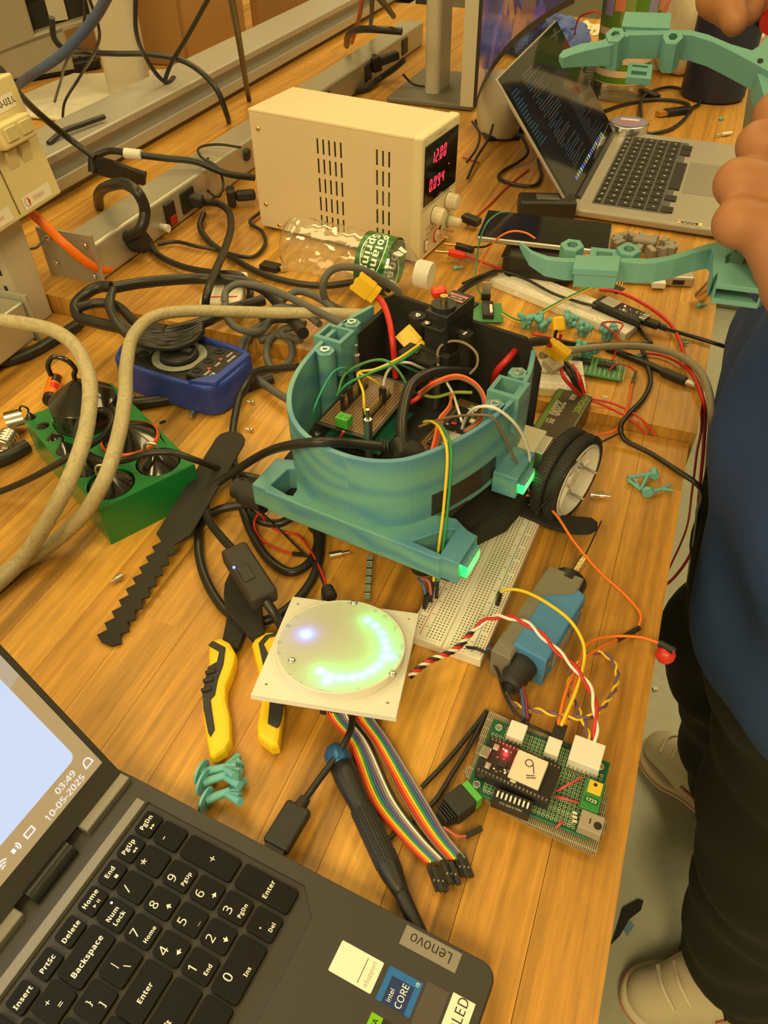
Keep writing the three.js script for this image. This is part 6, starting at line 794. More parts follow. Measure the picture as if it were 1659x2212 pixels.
cable('second thin dark cord beside the monitor port bay', [[184, -12, 0.22], [178, 75, 0.17], [150, 120, 0.14], [130, 180, 0.06], [118, 220, 0.012]], 0.0022, K.cord, F);
cable('grey video cable with plug beyond the monitor post', [[318, 70, 0.03], [345, 76, 0.03], [368, 82, 0.03], [392, 88, 0.025]], 0.004, mat(0.2, 0.19, 0.16, 0.6), F);
cable('black cable lying across the rail by the outlet panel', [[105, 310, 0.06], [135, 285, 0.065], [180, 268, 0.065], [225, 252, 0.065]], 0.0038, K.cord, F);
{ const t = thing('ferrite_bundle', 'bundle of black ribbed cords behind the power strip', 'cord bundle'); for (let i = 0; i < 6; i++) M('cord', tube(fp([[202, 340 + i * 6, 0.05 - i * 0.004], [240, 350 + i * 6, 0.05 - i * 0.004], [280, 365 + i * 5, 0.045 - i * 0.004], [315, 376 + i * 4, 0.04 - i * 0.004]]), 0.0036), K.cord, t); M('tie', rod(F(203, 335, 0.05), F(203, 372, 0.03), 0.008), K.black, t); }
{ const t = thing('tagged_cable', 'black cable with a white tag running behind the power supply', 'cable'); M('cord', tube(fp([[208, 336, 0.06], [236, 326, 0.065], [287, 333, 0.065], [360, 342, 0.06], [422, 349, 0.055], [490, 375, 0.04], [550, 384, 0.03]]), 0.0044, 60, 10), K.cord, t); M('tag', rod(F(270, 331, 0.066), F(306, 335, 0.065), 0.0068), K.white, t); }
{ const t = thing('conduit_loop', 'thick black looped cord entering the power strip gland', 'cord'); M('cord', tube(fp([[214, 446, 0.004], [214, 418, 0.045], [238, 401, 0.075], [272, 398, 0.085], [300, 420, 0.08], [313, 455, 0.06], [306, 490, 0.045], [288, 506, 0.035], [268, 512, 0.03]]), 0.0066, 70, 12), K.cord, t); }
cable('orange extension cord at the left edge crossing the power strip end', [[-25, 365, 0.15], [0, 392, 0.13], [35, 432, 0.1], [90, 480, 0.075], [140, 528, 0.055], [190, 568, 0.03], [225, 583, 0.01], [246, 573, 0.005]], 0.0052, mat(0.95, 0.2, 0.01, 0.4), F);
cable('thin grey wire hanging between the post and the end plate', [[10, 528, 0.06], [40, 536, 0.05], [75, 536, 0.05], [98, 512, 0.05]], 0.0014, K.grey, F);
const plugAt = (label, a, b, w) => { const t = thing('wall_plug', label, 'plug', null, 0, 'plugs in the power strip'); M('plug_face', bar(a, a.clone().lerp(b, 0.3), w, w, 0.003), K.black, t); M('plug_neck', bar(a.clone().lerp(b, 0.3), b, w * 0.6, w * 0.6, 0.004), K.rubber, t); return t; };
plugAt('black plug in the power strip nearest the camera', F(384, 424, 0.025), F(440, 437, 0.018), 0.026); plugAt('black plug lying by the rear corner of the power supply', F(490, 425, 0.014), F(552, 420, 0.014), 0.022); plugAt('black plug in the power strip behind the power supply corner', F(512, 330, 0.03), F(540, 335, 0.028), 0.026); plugAt('black plug in the power strip beside the curved monitor', F(800, 140, 0.03), F(860, 118, 0.04), 0.026);
cable('black cord looping from the plug down over the bench edge', [[440, 437, 0.016], [470, 440, 0.018], [492, 455, 0.02], [499, 490, 0.025], [485, 540, 0.03], [464, 590, 0.035], [446, 640, 0.035], [443, 668, 0.02]], 0.00441, K.cord, F);
cable('black cord curving from the power strip around the white block', [[372, 466, 0.008], [340, 485, 0.006], [324, 514, 0.006], [338, 547, 0.006], [388, 574, 0.008], [466, 590, 0.02], [520, 596, 0.022], [540, 625, 0.012], [537, 655, 0.006]], 0.0038, K.cord, F);
cable('black cord running from the supply rear towards the robot', [[440, 462, 0.01], [432, 490, 0.008], [450, 520, 0.006], [500, 556, 0.006], [567, 592, 0.006], [635, 611, 0.006], [703, 617, 0.008], [790, 608, 0.02], [840, 625, 0.03]], 0.0038, K.cord, F);
cable('thin black cord curling in front of the power supply rear', [[566, 455, 0.006], [540, 480, 0.005], [566, 500, 0.004], [572, 530, 0.004], [545, 555, 0.004], [512, 552, 0.004], [470, 540, 0.005], [425, 532, 0.006], [380, 522, 0.006], [340, 528, 0.005]], 0.0024, K.cord, F);
cable('thin black cord looping on the power strip top', [[520, 318, 0.055], [470, 312, 0.055], [432, 318, 0.05], [436, 340, 0.05], [470, 362, 0.04], [482, 395, 0.02], [470, 425, 0.015], [440, 400, 0.02], [432, 360, 0.03], [450, 342, 0.05]], 0.0018, K.cord, F);
// cord coil over the multimeter
const coil = (label, pts, r = 0.0046) => cable(label, pts, r, K.cord, P, 'cable', 'cable', 'cord coils above the multimeter');
coil('long black cord arching across the white block', [[243, 622, 0.06], [300, 612, 0.055], [380, 604, 0.05], [440, 602, 0.045], [506, 605, 0.045], [560, 620, 0.04], [605, 660, 0.04], [640, 702, 0.045], [655, 720, 0.05]], 0.006);
coil('outermost loop of the black cord coil left of the multimeter', [[243, 620, 0.06], [215, 620, 0.058], [189, 632, 0.055], [164, 658, 0.045], [170, 684, 0.04], [205, 696, 0.04], [250, 706, 0.04], [310, 718, 0.045], [371, 714, 0.048], [439, 696, 0.045], [500, 668, 0.035], [570, 648, 0.035]], 0.006);
for (let i = 0; i < 4; i++) coil(['upper', 'second', 'third', 'lowest'][i] + ' strand of the flat black cord bundle on the multimeter', [[246, 622, 0.06], [240 - i * 2, 648 + i * 2, 0.058], [246, 678 + i * 4, 0.055], [272, 704 + i * 6, 0.05], [320, 722 + i * 8, 0.046 + (i % 2) * 0.002], [372, 724 + i * 9, 0.046], [410, 716 + i * 8, 0.046], [436, 702 + i * 5, 0.046]], 0.0038);
coil('short black strand from the coil along the bench step', [[170, 664, 0.05], [210, 655, 0.05], [250, 660, 0.05], [300, 700, 0.05], [360, 712, 0.05]], 0.005);
cable('black cord at the left edge in front of the short power strip', [[-160, 790, 0.006], [-15, 784, 0.006], [30, 776, 0.006], [80, 755, 0.006], [125, 728, 0.006], [175, 697, 0.008]], 0.006, K.cord);
cable('straight black cord from the green block towards the robot', [[288, 872, 0.006], [340, 866, 0.006], [400, 856, 0.006], [470, 845, 0.006], [540, 830, 0.006], [590, 815, 0.01]], 0.0062, K.cord);
cable('black cord running out at the left below the green block', [[-160, 1050, 0.006], [-15, 1000, 0.006], [20, 985, 0.006], [60, 962, 0.006]], 0.0065, K.cord);
cable('thin black cable looped around the weights on the green block', [[-180, 1120, 0.004], [-15, 1067, 0.01], [30, 1050, 0.02], [80, 1026, 0.04], [159, 981, 0.062], [225, 940, 0.068], [243, 905, 0.07], [228, 887, 0.07], [196, 891, 0.07], [172, 912, 0.068], [165, 942, 0.062], [180, 972, 0.058], [225, 996, 0.058], [265, 995, 0.058], [318, 980, 0.058], [371, 978, 0.056], [424, 995, 0.045], [484, 1016, 0.02], [515, 1023, 0.01], [560, 1033, 0.008]], 0.0028, K.cord);
{
  const t = M; const tanTex = dataTex(64, 256, (u, v) => { const n = noise(u * 9, v * 7) * 0.6 + noise(u * 40, v * 16) * 0.4, k = 0.86 + 0.2 * n - (n > 0.66 ? 0.13 : 0); return [190 * k, 178 * k, 145 * k]; }); tanTex.repeat.set(9, 1); const tm = new THREE.MeshPhysicalMaterial({ map: tanTex, roughness: 0.6 });
  cable('beige cable hanging in an arc over the large black weight', [[-260, 760, 0.02], [-120, 705, 0.08], [-20, 692, 0.1], [60, 700, 0.1], [120, 716, 0.1], [165, 752, 0.1], [192, 815, 0.095], [193, 880, 0.09], [178, 960, 0.085], [148, 1040, 0.07], [100, 1130, 0.04], [50, 1205, 0.015], [-10, 1265, 0.007], [-140, 1370, 0.0065], [-330, 1480, 0.0065]], 0.0062, tm);
  cable('beige cable running from behind the robot and down to the left edge', [[790, 680, 0.06], [710, 677, 0.055], [600, 676, 0.055], [500, 673, 0.06], [400, 672, 0.07], [335, 683, 0.075], [290, 722, 0.08], [273, 790, 0.085], [270, 860, 0.09], [255, 945, 0.085], [228, 1030, 0.075], [185, 1105, 0.045], [120, 1168, 0.015], [60, 1208, 0.008], [-10, 1245, 0.007], [-180, 1310, 0.006], [-400, 1360, 0.006]], 0.0058, tm);
  cable('beige cable leaving the robot and dropping over the right bench edge', [[1170, 768, 0.03], [1230, 757, 0.02], [1320, 748, 0.015], [1400, 750, 0.012], [1460, 765, 0.012], [1505, 795, 0.012], [1530, 840, 0.012], [1537, 900, 0.0], [1534, 960, -0.06], [1528, 1030, -0.14], [1515, 1130, -0.3], [1500, 1220, -0.45]], 0.0036, mat(0.3, 0.27, 0.2, 0.6), F);
}
// grey cable tangle left of the robot
const tangle = (label, pts) => cable(label, pts, 0.0038, K.grey, P, 'cable', 'cable', 'grey cable tangle left of the robot');
tangle('grey cable sweeping from the block over the tangle to the robot', [[486, 655, 0.05], [488, 630, 0.055], [510, 614, 0.06], [560, 618, 0.06], [620, 640, 0.06], [680, 670, 0.06], [740, 700, 0.06]]);
tangle('grey cable arch standing behind the yellow plug', [[745, 672, 0.03], [705, 650, 0.05], [698, 612, 0.07], [716, 584, 0.08], [760, 577, 0.085], [820, 600, 0.07], [866, 634, 0.05]]);
tangle('grey cable loop hanging down beside the multimeter', [[486, 655, 0.05], [492, 690, 0.04], [520, 712, 0.035], [560, 716, 0.03], [585, 690, 0.03], [600, 660, 0.04], [640, 630, 0.05], [690, 645, 0.05], [735, 685, 0.05]]);
tangle('grey cable from the tangle down to the metal plug', [[660, 700, 0.03], [600, 690, 0.03], [548, 712, 0.025], [520, 750, 0.02], [518, 800, 0.015], [514, 838, 0.01]]);
tangle('grey cable curving below the tangle into the robot wall', [[640, 660, 0.03], [580, 690, 0.03], [535, 735, 0.02], [530, 780, 0.012], [560, 820, 0.01], [600, 850, 0.01], [635, 870, 0.012]]);
tangle('small grey cable loop in the middle of the tangle', [[600, 720, 0.02], [580, 740, 0.02], [578, 780, 0.015], [595, 800, 0.012], [625, 780, 0.015], [628, 740, 0.02], [608, 715, 0.025], [640, 705, 0.03]]);
tangle('grey cable crossing the bench step to the robot', [[560, 735, 0.02], [600, 725, 0.02], [650, 735, 0.03]]); tangle('dark grey cable along the top of the tangle', [[560, 690, 0.04], [600, 665, 0.05], [650, 672, 0.05], [690, 700, 0.05]]);
{ const t = thing('jack_plug', 'grey moulded jack plug end lying left of the robot', 'plug'); M('plug_body', rod(P(513, 836, 0.008), P(516, 858, 0.005), 0.004, 0.0032), K.grey, t); M('plug_tip', rod(P(516, 858, 0.005), P(518, 876, 0.003), 0.0016), K.steel, t); }
// black leads in front of the robot
cable('black cable looping from the robot left wall down to the bench', [[645, 793, 0.06], [600, 797, 0.05], [551, 806, 0.035], [522, 847, 0.02], [508, 898, 0.012], [502, 950, 0.01], [508, 1020, 0.01], [522, 1090, 0.006], [545, 1155, 0.004], [585, 1212, 0.004], [630, 1236, 0.004], [666, 1218, 0.004], [686, 1175, 0.004], [682, 1135, 0.006]], 0.0036, K.cord);
cable('black cable from the robot to the inline switch', [[830, 965, 0.1], [760, 958, 0.108], [690, 955, 0.118], [620, 963, 0.1], [560, 985, 0.06], [505, 1020, 0.035], [462, 1052, 0.02], [446, 1085, 0.015], [450, 1120, 0.018], [478, 1160, 0.03], [505, 1190, 0.036]], 0.0034, K.cord);
cable('short black cable from the inline switch under the glowing plate', [[574, 1298, 0.032], [592, 1325, 0.026], [612, 1358, 0.016], [628, 1385, 0.012]], 0.0034, K.cord);
cable('black cable curving around the pliers under the plate', [[560, 1092, 0.012], [520, 1092, 0.008], [470, 1102, 0.006], [436, 1128, 0.005], [428, 1175, 0.005], [440, 1240, 0.005], [468, 1295, 0.005], [495, 1325, 0.005], [540, 1345, 0.005], [590, 1335, 0.006], [640, 1298, 0.006], [680, 1240, 0.006], [692, 1180, 0.006], [690, 1130, 0.008]], 0.0036, K.cord);
cable('black coiled cable under the robot left corner', [[540, 1108, 0.006], [570, 1128, 0.006], [605, 1130, 0.006], [630, 1118, 0.008]], 0.0036, K.cord);
cable('black cable loop from inside the robot up around the boards', [[880, 985, 0.09], [868, 940, 0.1], [872, 880, 0.105], [890, 830, 0.108], [930, 805, 0.108], [980, 802, 0.1], [1020, 805, 0.09]], 0.0042, K.cord);
wire('red wire with a black tip in front of the robot', [[560, 1106, 0.02], [549, 1130, 0.008], [560, 1160, 0.004], [600, 1186, 0.003], [632, 1196, 0.003]], 0.0009, K.red);
one('wire_tip', bar(P(632, 1196, 0.003), P(660, 1199, 0.003), 0.0026, 0.0026), K.black, 'black tip of the red wire in front of the robot', 'wire end');
wire('red wire running down to the round power socket', [[563, 1106, 0.02], [577, 1132, 0.006], [606, 1149, 0.004], [640, 1155, 0.004], [668, 1185, 0.006], [694, 1235, 0.01], [708, 1275, 0.014]], 0.0009, K.red);
wire('thin black wire beside the red one to the power socket', [[568, 1110, 0.02], [600, 1140, 0.006], [640, 1180, 0.004], [678, 1218, 0.008], [700, 1262, 0.012]], 0.0009, K.cord);
{ const t = thing('power_socket', 'ribbed black power socket behind the glowing plate', 'socket'); M('socket_body', rod(P(706, 1270, 0.015), P(716, 1292, 0.015), 0.0042), K.rubber, t); for (let i = 0; i < 3; i++) M('rib', rod(P(707 + i * 3.5, 1272 + i * 7, 0.015), P(708 + i * 3.5, 1275 + i * 7, 0.015), 0.0048), K.rubber, t); M('side_wire', tube(pp([[700, 1262, 0.012], [697, 1285, 0.01], [700, 1300, 0.008]]), 0.0012), K.cord, t); }
// wires inside and over the robot
wire('yellow wire arching from the yellow plug onto the left perfboard', [[905, 745, 0.115], [860, 775, 0.112], [810, 798, 0.108], [775, 805, 0.102], [785, 850, 0.1], [787, 880, 0.092], [790, 895, 0.085]], 0.0011, K.yellow); wire('green wire beside the yellow one over the left perfboard', [[908, 750, 0.113], [860, 782, 0.111], [800, 806, 0.108], [750, 830, 0.1], [727, 855, 0.09]], 0.0011, K.green);
wire('short yellow branch wire on the left perfboard', [[776, 806, 0.102], [800, 817, 0.098], [816, 828, 0.092], [822, 838, 0.086]], 0.0011, K.yellow);
wire('teal green wire bending over the left robot wall inside', [[676, 908, 0.085], [680, 880, 0.1], [700, 835, 0.108], [725, 800, 0.11], [745, 795, 0.108], [755, 812, 0.095]], 0.0009, mat(0.02, 0.35, 0.22, 0.4)); wire('dark green wire arching across both boards', [[730, 850, 0.088], [745, 810, 0.1], [790, 783, 0.11], [830, 778, 0.112], [860, 800, 0.108], [885, 840, 0.095], [905, 852, 0.085]], 0.0011, mat(0.07, 0.25, 0.1, 0.45)); wire('teal wire running back towards the servo', [[755, 805, 0.1], [800, 780, 0.11], [850, 783, 0.108], [905, 805, 0.09]], 0.0009, mat(0.05, 0.3, 0.3, 0.45));
wire('white wire arching between the perfboards', [[828, 832, 0.09], [836, 805, 0.1], [855, 785, 0.108], [880, 783, 0.108], [905, 792, 0.1], [925, 800, 0.09]], 0.0012, K.white);
for (const [i, m, l] of [[0, K.orange, 'orange'], [1, K.red, 'red'], [2, K.brown, 'brown']]) wire(l + ' servo wire of the triple arching over the right board', [[905 + i, 848 + i * 4, 0.092], [940, 824 + i * 4, 0.106 - i * 0.001], [985, 810 + i * 4, 0.11 - i * 0.001], [1020, 822 + i * 4, 0.11], [1044 - i * 3, 850, 0.108], [1050 - i * 3, 885, 0.104], [1035 - i * 3, 910, 0.095], [1005 - i * 2, 932, 0.088]], 0.0011, m, P, 'servo wires over the right board');
for (const [i, m, l] of [[0, K.orange, 'orange'], [1, K.red, 'red'], [2, K.brown, 'brown']]) wire(l + ' wire of the triple slanting down the right board', [[978 - i * 3, 850 + i * 2, 0.092], [968 - i * -3, 880, 0.092], [948 + i * 5, 905, 0.09], [938 + i * 5, 950, 0.085], [930 + i * 5, 978, 0.08]], 0.0011, m, P, 'servo wires over the right board');
wire('brown wire loop standing up behind the right board', [[955, 812, 0.1], [945, 780, 0.108], [950, 750, 0.115], [975, 737, 0.12], [1005, 742, 0.12], [1030, 765, 0.114], [1030, 790, 0.106], [1015, 808, 0.1]], 0.0011, mat(0.28, 0.2, 0.12, 0.5)); wire('yellow green wire lying across the right board', [[908, 852, 0.088], [940, 858, 0.086], [980, 848, 0.088], [1020, 848, 0.088]], 0.0014, mat(0.3, 0.42, 0.08, 0.45)); wire('white wire crossing the right board', [[965, 826, 0.095], [978, 850, 0.09], [988, 880, 0.09], [998, 912, 0.088]], 0.0011, K.white); wire('red black sleeve wire between the boards', [[883, 872, 0.085], [900, 862, 0.09], [925, 838, 0.094], [932, 826, 0.09]], 0.002, K.red);
wire('orange servo wire behind the loop', [[940, 770, 0.1], [937, 785, 0.09], [936, 800, 0.08]], 0.0012, K.orange); wire('red wire in the green terminal block', [[742, 932, 0.082], [735, 946, 0.075], [728, 958, 0.066]], 0.0012, K.red); wire('black wire in the green terminal block', [[730, 928, 0.082], [722, 945, 0.075], [718, 958, 0.066]], 0.0011, K.cord);
for (const [o, m, l] of [[0, K.yellow, 'yellow'], [9, K.green, 'green']]) { wire(l + ' wire of the pair hanging over the robot front wall', [[915 + o * 0.3, 912 - o * 0.3, 0.088], [935 + o * 0.5, 912, 0.105], [955 + o, 935, 0.118], [966 + o, 975, 0.118], [960 + o, 1080, 0.085], [948 + o, 1180, 0.05], [936 + o, 1258, 0.022]], 0.0011, m); const h = one('wire_tip', bar(P(936 + o, 1256, 0.023), P(930 + o * 1.4, 1300 - o, 0.009), 0.0026, 0.0026), K.black, 'black tip of the ' + l + ' wire in the long breadboard', 'wire end'); }
wire('blue wire bent down into the long breadboard corner', [[904, 1250, 0.022], [914, 1262, 0.024], [920, 1290, 0.018]], 0.0011, K.blue); wire('pink wire bent down into the long breadboard corner', [[910, 1250, 0.024], [926, 1256, 0.026], [931, 1285, 0.018]], 0.0011, mat(0.45, 0.12, 0.12, 0.5)); one('wire_tip', bar(P(922, 1284, 0.02), P(918, 1312, 0.009), 0.0028, 0.0052), K.black, 'black double wire tip at the long breadboard corner', 'wire end');
wire('white wire arching from the robot to the far end of the breadboard', [[998, 925, 0.09], [1008, 900, 0.105], [1030, 880, 0.12], [1065, 880, 0.125], [1103, 905, 0.115], [1134, 950, 0.09], [1143, 1000, 0.06], [1118, 1038, 0.035], [1088, 1066, 0.024], [1078, 1082, 0.02]], 0.0012, K.white); one('wire_tip', bar(P(1078, 1082, 0.022), P(1072, 1102, 0.01), 0.0026, 0.0026), K.black, 'black tip of the white wire in the breadboard', 'wire end');
wire('brown wire running from the robot to the breadboard right rail', [[905, 922, 0.09], [955, 905, 0.1], [1030, 896, 0.116], [1062, 900, 0.116], [1085, 935, 0.1], [1120, 1010, 0.06], [1150, 1075, 0.03], [1160, 1098, 0.022]], 0.001, mat(0.22, 0.15, 0.09, 0.5)); one('wire_tip', bar(P(1160, 1096, 0.023), P(1160, 1124, 0.009), 0.0026, 0.0026), K.black, 'black tip of the brown wire in the breadboard rail', 'wire end');
// wires right of the robot
wire('orange wire curving from the breadboard to the black coupler', [[1096, 1080, 0.02], [1110, 1072, 0.025], [1150, 1072, 0.03], [1195, 1105, 0.03], [1240, 1170, 0.025], [1295, 1235, 0.018], [1350, 1285, 0.01], [1384, 1328, 0.006], [1380, 1354, 0.004]], 0.0011, K.orange); one('wire_tip', bar(P(1096, 1078, 0.022), P(1090, 1104, 0.01), 0.0026, 0.0026), K.black, 'black tip of the orange wire in the breadboard', 'wire end'); one('wire_coupler', bar(P(1382, 1356, 0.004), P(1333, 1383, 0.004), 0.003, 0.003, 0.0004), K.black, 'black jumper coupler near the right bench edge', 'wire end');
wire('orange wire from the coupler down to the controller board', [[1333, 1382, 0.004], [1300, 1398, 0.01], [1260, 1425, 0.016], [1232, 1470, 0.02], [1215, 1520, 0.02], [1206, 1565, 0.02]], 0.0011, K.orange); wire('orange wire from the red button to the controller board', [[1425, 1390, 0.014], [1390, 1378, 0.012], [1340, 1374, 0.01], [1290, 1380, 0.012], [1262, 1400, 0.016], [1252, 1440, 0.02], [1235, 1510, 0.022], [1220, 1565, 0.02]], 0.0011, K.orange); wire('yellow wire arching over the limit switch to the controller board', [[1080, 1282, 0.02], [1092, 1274, 0.026], [1130, 1277, 0.034], [1190, 1308, 0.042], [1235, 1345, 0.042], [1260, 1390, 0.036], [1262, 1425, 0.03], [1245, 1490, 0.025], [1222, 1545, 0.022], [1212, 1568, 0.02]], 0.0012, K.yellow); one('wire_tip', bar(P(1081, 1280, 0.022), P(1074, 1306, 0.009), 0.0026, 0.0026), K.black, 'black tip of the yellow wire in the breadboard', 'wire end');
function twist(label, pts, ms, r, turns, fn = P) { const c = new THREE.CatmullRomCurve3(pts.map(q => fn(q[0], q[1], q[2])), false, 'centripetal'), t = thing('twisted_wires', label, 'wire'), n = turns * 12, fr = c.computeFrenetFrames(n); ms.forEach((m, k) => { const q = []; for (let i = 0; i <= n; i++) { const a = i / n * turns * 6.2832 + k * 6.2832 / ms.length, p = c.getPointAt(i / n); q.push(p.addScaledVector(fr.normals[i], Math.cos(a) * r * 1.1).addScaledVector(fr.binormals[i], Math.sin(a) * r * 1.1)); } M('strand', tube(q, r, n * 2, 6), m, t); }); return t; }
twist('red, white and black wires twisted from the plate to the breadboard', [[885, 1462, 0.02], [925, 1430, 0.02], [985, 1402, 0.02], [1020, 1365, 0.022]], [K.red, K.white, K.cord], 0.0011, 5); twist('red and white twisted wires arching to the white connector', [[1020, 1365, 0.022], [1055, 1337, 0.03], [1105, 1334, 0.042], [1150, 1355, 0.046], [1200, 1402, 0.044], [1250, 1452, 0.04], [1280, 1500, 0.034], [1287, 1560, 0.026], [1284, 1605, 0.02]], [K.red, K.white], 0.0011, 5); twist('yellow and purple wires twisted from the limit switch boot', [[1122, 1462, 0.012], [1104, 1480, 0.006], [1096, 1500, 0.006], [1115, 1522, 0.01], [1170, 1536, 0.018], [1230, 1550, 0.02], [1275, 1548, 0.02], [1310, 1518, 0.016], [1333, 1470, 0.012], [1325, 1430, 0.01], [1298, 1410, 0.01], [1268, 1416, 0.012], [1240, 1450, 0.012], [1228, 1490, 0.014], [1248, 1530, 0.018], [1266, 1570, 0.02], [1274, 1600, 0.02]], [K.yellow, K.purple], 0.0009, 14);
wire('black wire from the breadboard end to the controller board', [[1008, 1398, 0.009], [1030, 1402, 0.012], [1050, 1412, 0.012], [1075, 1450, 0.012], [1088, 1495, 0.014], [1110, 1535, 0.018], [1132, 1556, 0.02]], 0.0011, K.cord); wire('blue wire from the breadboard end to the controller board', [[1052, 1398, 0.009], [1075, 1415, 0.012], [1105, 1448, 0.014], [1125, 1490, 0.016], [1133, 1550, 0.02]], 0.0011, K.blue); wire('maroon wire from the breadboard end to the controller board', [[1057, 1396, 0.009], [1082, 1415, 0.013], [1112, 1448, 0.015], [1132, 1495, 0.017], [1140, 1552, 0.02]], 0.0011, mat(0.25, 0.03, 0.06, 0.5)); wire('thin black wire passing behind the white connectors', [[1142, 1566, 0.018], [1170, 1578, 0.016], [1192, 1588, 0.014], [1215, 1605, 0.013], [1236, 1618, 0.012]], 0.001, K.cord);
cable('thin black wire crossing in front of the wheel', [[1160, 1104, 0.02], [1190, 1070, 0.05], [1225, 1020, 0.07], [1262, 980, 0.05], [1300, 955, 0.02], [1340, 935, 0.004]], 0.0009, K.cord); cable('black cable winding from the breadboard to the bench edge', [[1345, 680, 0.004], [1372, 702, 0.004], [1395, 728, 0.004], [1407, 742, 0.004]], 0.002, K.cord, F); cable('black cable snaking down over the bench step to the right edge', [[1388, 756, 0.003], [1398, 790, 0.003], [1405, 825, 0.003], [1390, 860, 0.003], [1358, 895, 0.004], [1341, 920, 0.004], [1345, 945, -0.004], [1405, 979, -0.008], [1465, 1018, -0.008], [1506, 1046, -0.012], [1507, 1110, -0.1], [1495, 1200, -0.25], [1480, 1300, -0.45]], 0.0024, K.cord, F);
cable('black cable from the servo across the bench behind the robot', [[1110, 740, 0.04], [1180, 735, 0.02], [1260, 745, 0.006], [1330, 744, 0.004], [1400, 742, 0.003]], 0.0026, K.cord, F); { const t = thing('usb_cable', 'black USB cable in the microcontroller on the higher breadboard', 'cable'); M('plug', bar(F(1383, 690, 0.012), F(1424, 704, 0.01), 0.01, 0.007, 0.002), K.rubber, t); M('neck', bar(F(1424, 704, 0.01), F(1440, 710, 0.008), 0.006, 0.005, 0.001), K.rubber, t); M('lead', tube(fp([[1440, 710, 0.008], [1500, 728, 0.004], [1555, 745, 0.003], [1600, 762, -0.02], [1640, 790, -0.1]]), 0.0022), K.cord, t); }
{ const t = thing('usb_cable', 'black micro USB cable end lying on the higher bench', 'cable'); M('lead', tube(fp([[1310, 752, 0.003], [1345, 765, 0.003], [1390, 783, 0.004], [1432, 803, 0.005]]), 0.0034), K.cord, t); M('plug', bar(F(1430, 802, 0.005), F(1482, 824, 0.005), 0.009, 0.007, 0.002), K.rubber, t); M('metal_tip', bar(F(1482, 824, 0.005), F(1502, 831, 0.005), 0.006, 0.0025), K.steel, t); }
cable('thick red lead running along the bench and over the right edge', [[1295, 625, 0.016], [1340, 632, 0.014], [1400, 662, 0.008], [1446, 698, 0.006], [1468, 735, 0.005], [1482, 785, 0.005], [1505, 825, 0.006], [1520, 870, 0.0], [1520, 960, -0.08], [1512, 1050, -0.16], [1505, 1120, -0.22], [1490, 1200, -0.3], [1452, 1252, -0.34], [1415, 1275, -0.38]], 0.002, K.red, F); cable('second red lead hanging beside the thick one', [[1385, 762, 0.003], [1430, 768, 0.003], [1475, 790, 0.004], [1508, 835, 0.004], [1516, 900, -0.02], [1505, 980, -0.1], [1495, 1060, -0.18], [1480, 1150, -0.3], [1440, 1240, -0.4]], 0.0014, K.red, F); wire('red wire looping from the strip board to the bench', [[1330, 725, 0.03], [1345, 700, 0.034], [1320, 695, 0.03], [1300, 700, 0.02], [1335, 728, 0.02], [1330, 760, 0.01], [1322, 780, 0.006]], 0.0009, K.red, F); wire('red wire curving from the strip board to a black tip', [[1315, 800, 0.008], [1335, 786, 0.01], [1360, 792, 0.008], [1374, 803, 0.005]], 0.0009, K.red, F); one('wire_tip', bar(F(1374, 802, 0.004), F(1366, 828, 0.003), 0.0026, 0.0026), K.black, 'black wire tip at the front of the higher bench', 'wire end'); wire('orange red wire hanging from the black tip over the bench step', [[1366, 828, 0.003], [1358, 870, 0.003], [1345, 905, 0.003], [1330, 928, -0.004], [1300, 938, -0.008], [1275, 941, -0.008]], 0.001, mat(0.85, 0.12, 0.02, 0.4), F);
wire('red wire slanting from the battery to the bench step', [[1268, 862, 0.006], [1310, 878, 0.004], [1360, 905, 0.003], [1398, 938, -0.004]], 0.001, K.red, F); wire('second red wire slanting from the battery to the step', [[1268, 860, 0.006], [1325, 872, 0.004], [1385, 905, 0.003], [1416, 941, -0.004]], 0.001, K.red, F); wire('red lead lying behind the robot among the scraps', [[1150, 722, 0.01], [1185, 728, 0.006], [1230, 738, 0.004], [1280, 752, 0.003]], 0.0013, K.red, F);
for (const [o, m, l] of [[0, K.green, 'green'], [5, mat(0.75, 0.42, 0.04, 0.4), 'amber']]) wire(l + ' wire dipping from the strip board to the higher breadboard', [[1082, 672 + o, 0.012], [1110, 688 + o, 0.006], [1135, 692 + o, 0.004], [1170, 672 + o, 0.014], [1220, 645 + o, 0.02], [1260, 626 + o, 0.018], [1290, 612 + o, 0.014]], 0.001, m, F); cable('thin black cord lying across the higher breadboard', [[1000, 612, 0.03], [1040, 595, 0.022], [1085, 586, 0.014], [1130, 600, 0.013], [1200, 636, 0.013], [1260, 655, 0.014], [1290, 662, 0.015]], 0.0016, K.cord, F); cable('thick black cord resting on the breadboard left end', [[985, 638, 0.02], [1010, 618, 0.02], [1045, 598, 0.016], [1068, 588, 0.012]], 0.0036, K.cord, F);
wire('green wire draped over the phone', [[1098, 458, 0.06], [1075, 462, 0.07], [1050, 485, 0.07], [1038, 515, 0.055], [1030, 560, 0.03], [1028, 605, 0.012], [1036, 630, 0.008], [1045, 645, 0.006]], 0.0009, mat(0.04, 0.3, 0.2, 0.4), F); wire('orange wire arching in front of the phone', [[1156, 515, 0.055], [1135, 503, 0.06], [1105, 500, 0.06], [1075, 515, 0.05], [1045, 555, 0.025], [1032, 590, 0.008], [1030, 610, 0.004]], 0.0011, K.orange, F);
one('red_boot', bar(P(932, 634, 0.127), P(965, 628, 0.129), 0.01, 0.008, 0.003), mat(0.8, 0.05, 0.02, 0.35), 'red rubber clip boot resting on the robot rear panel', 'clip boot');
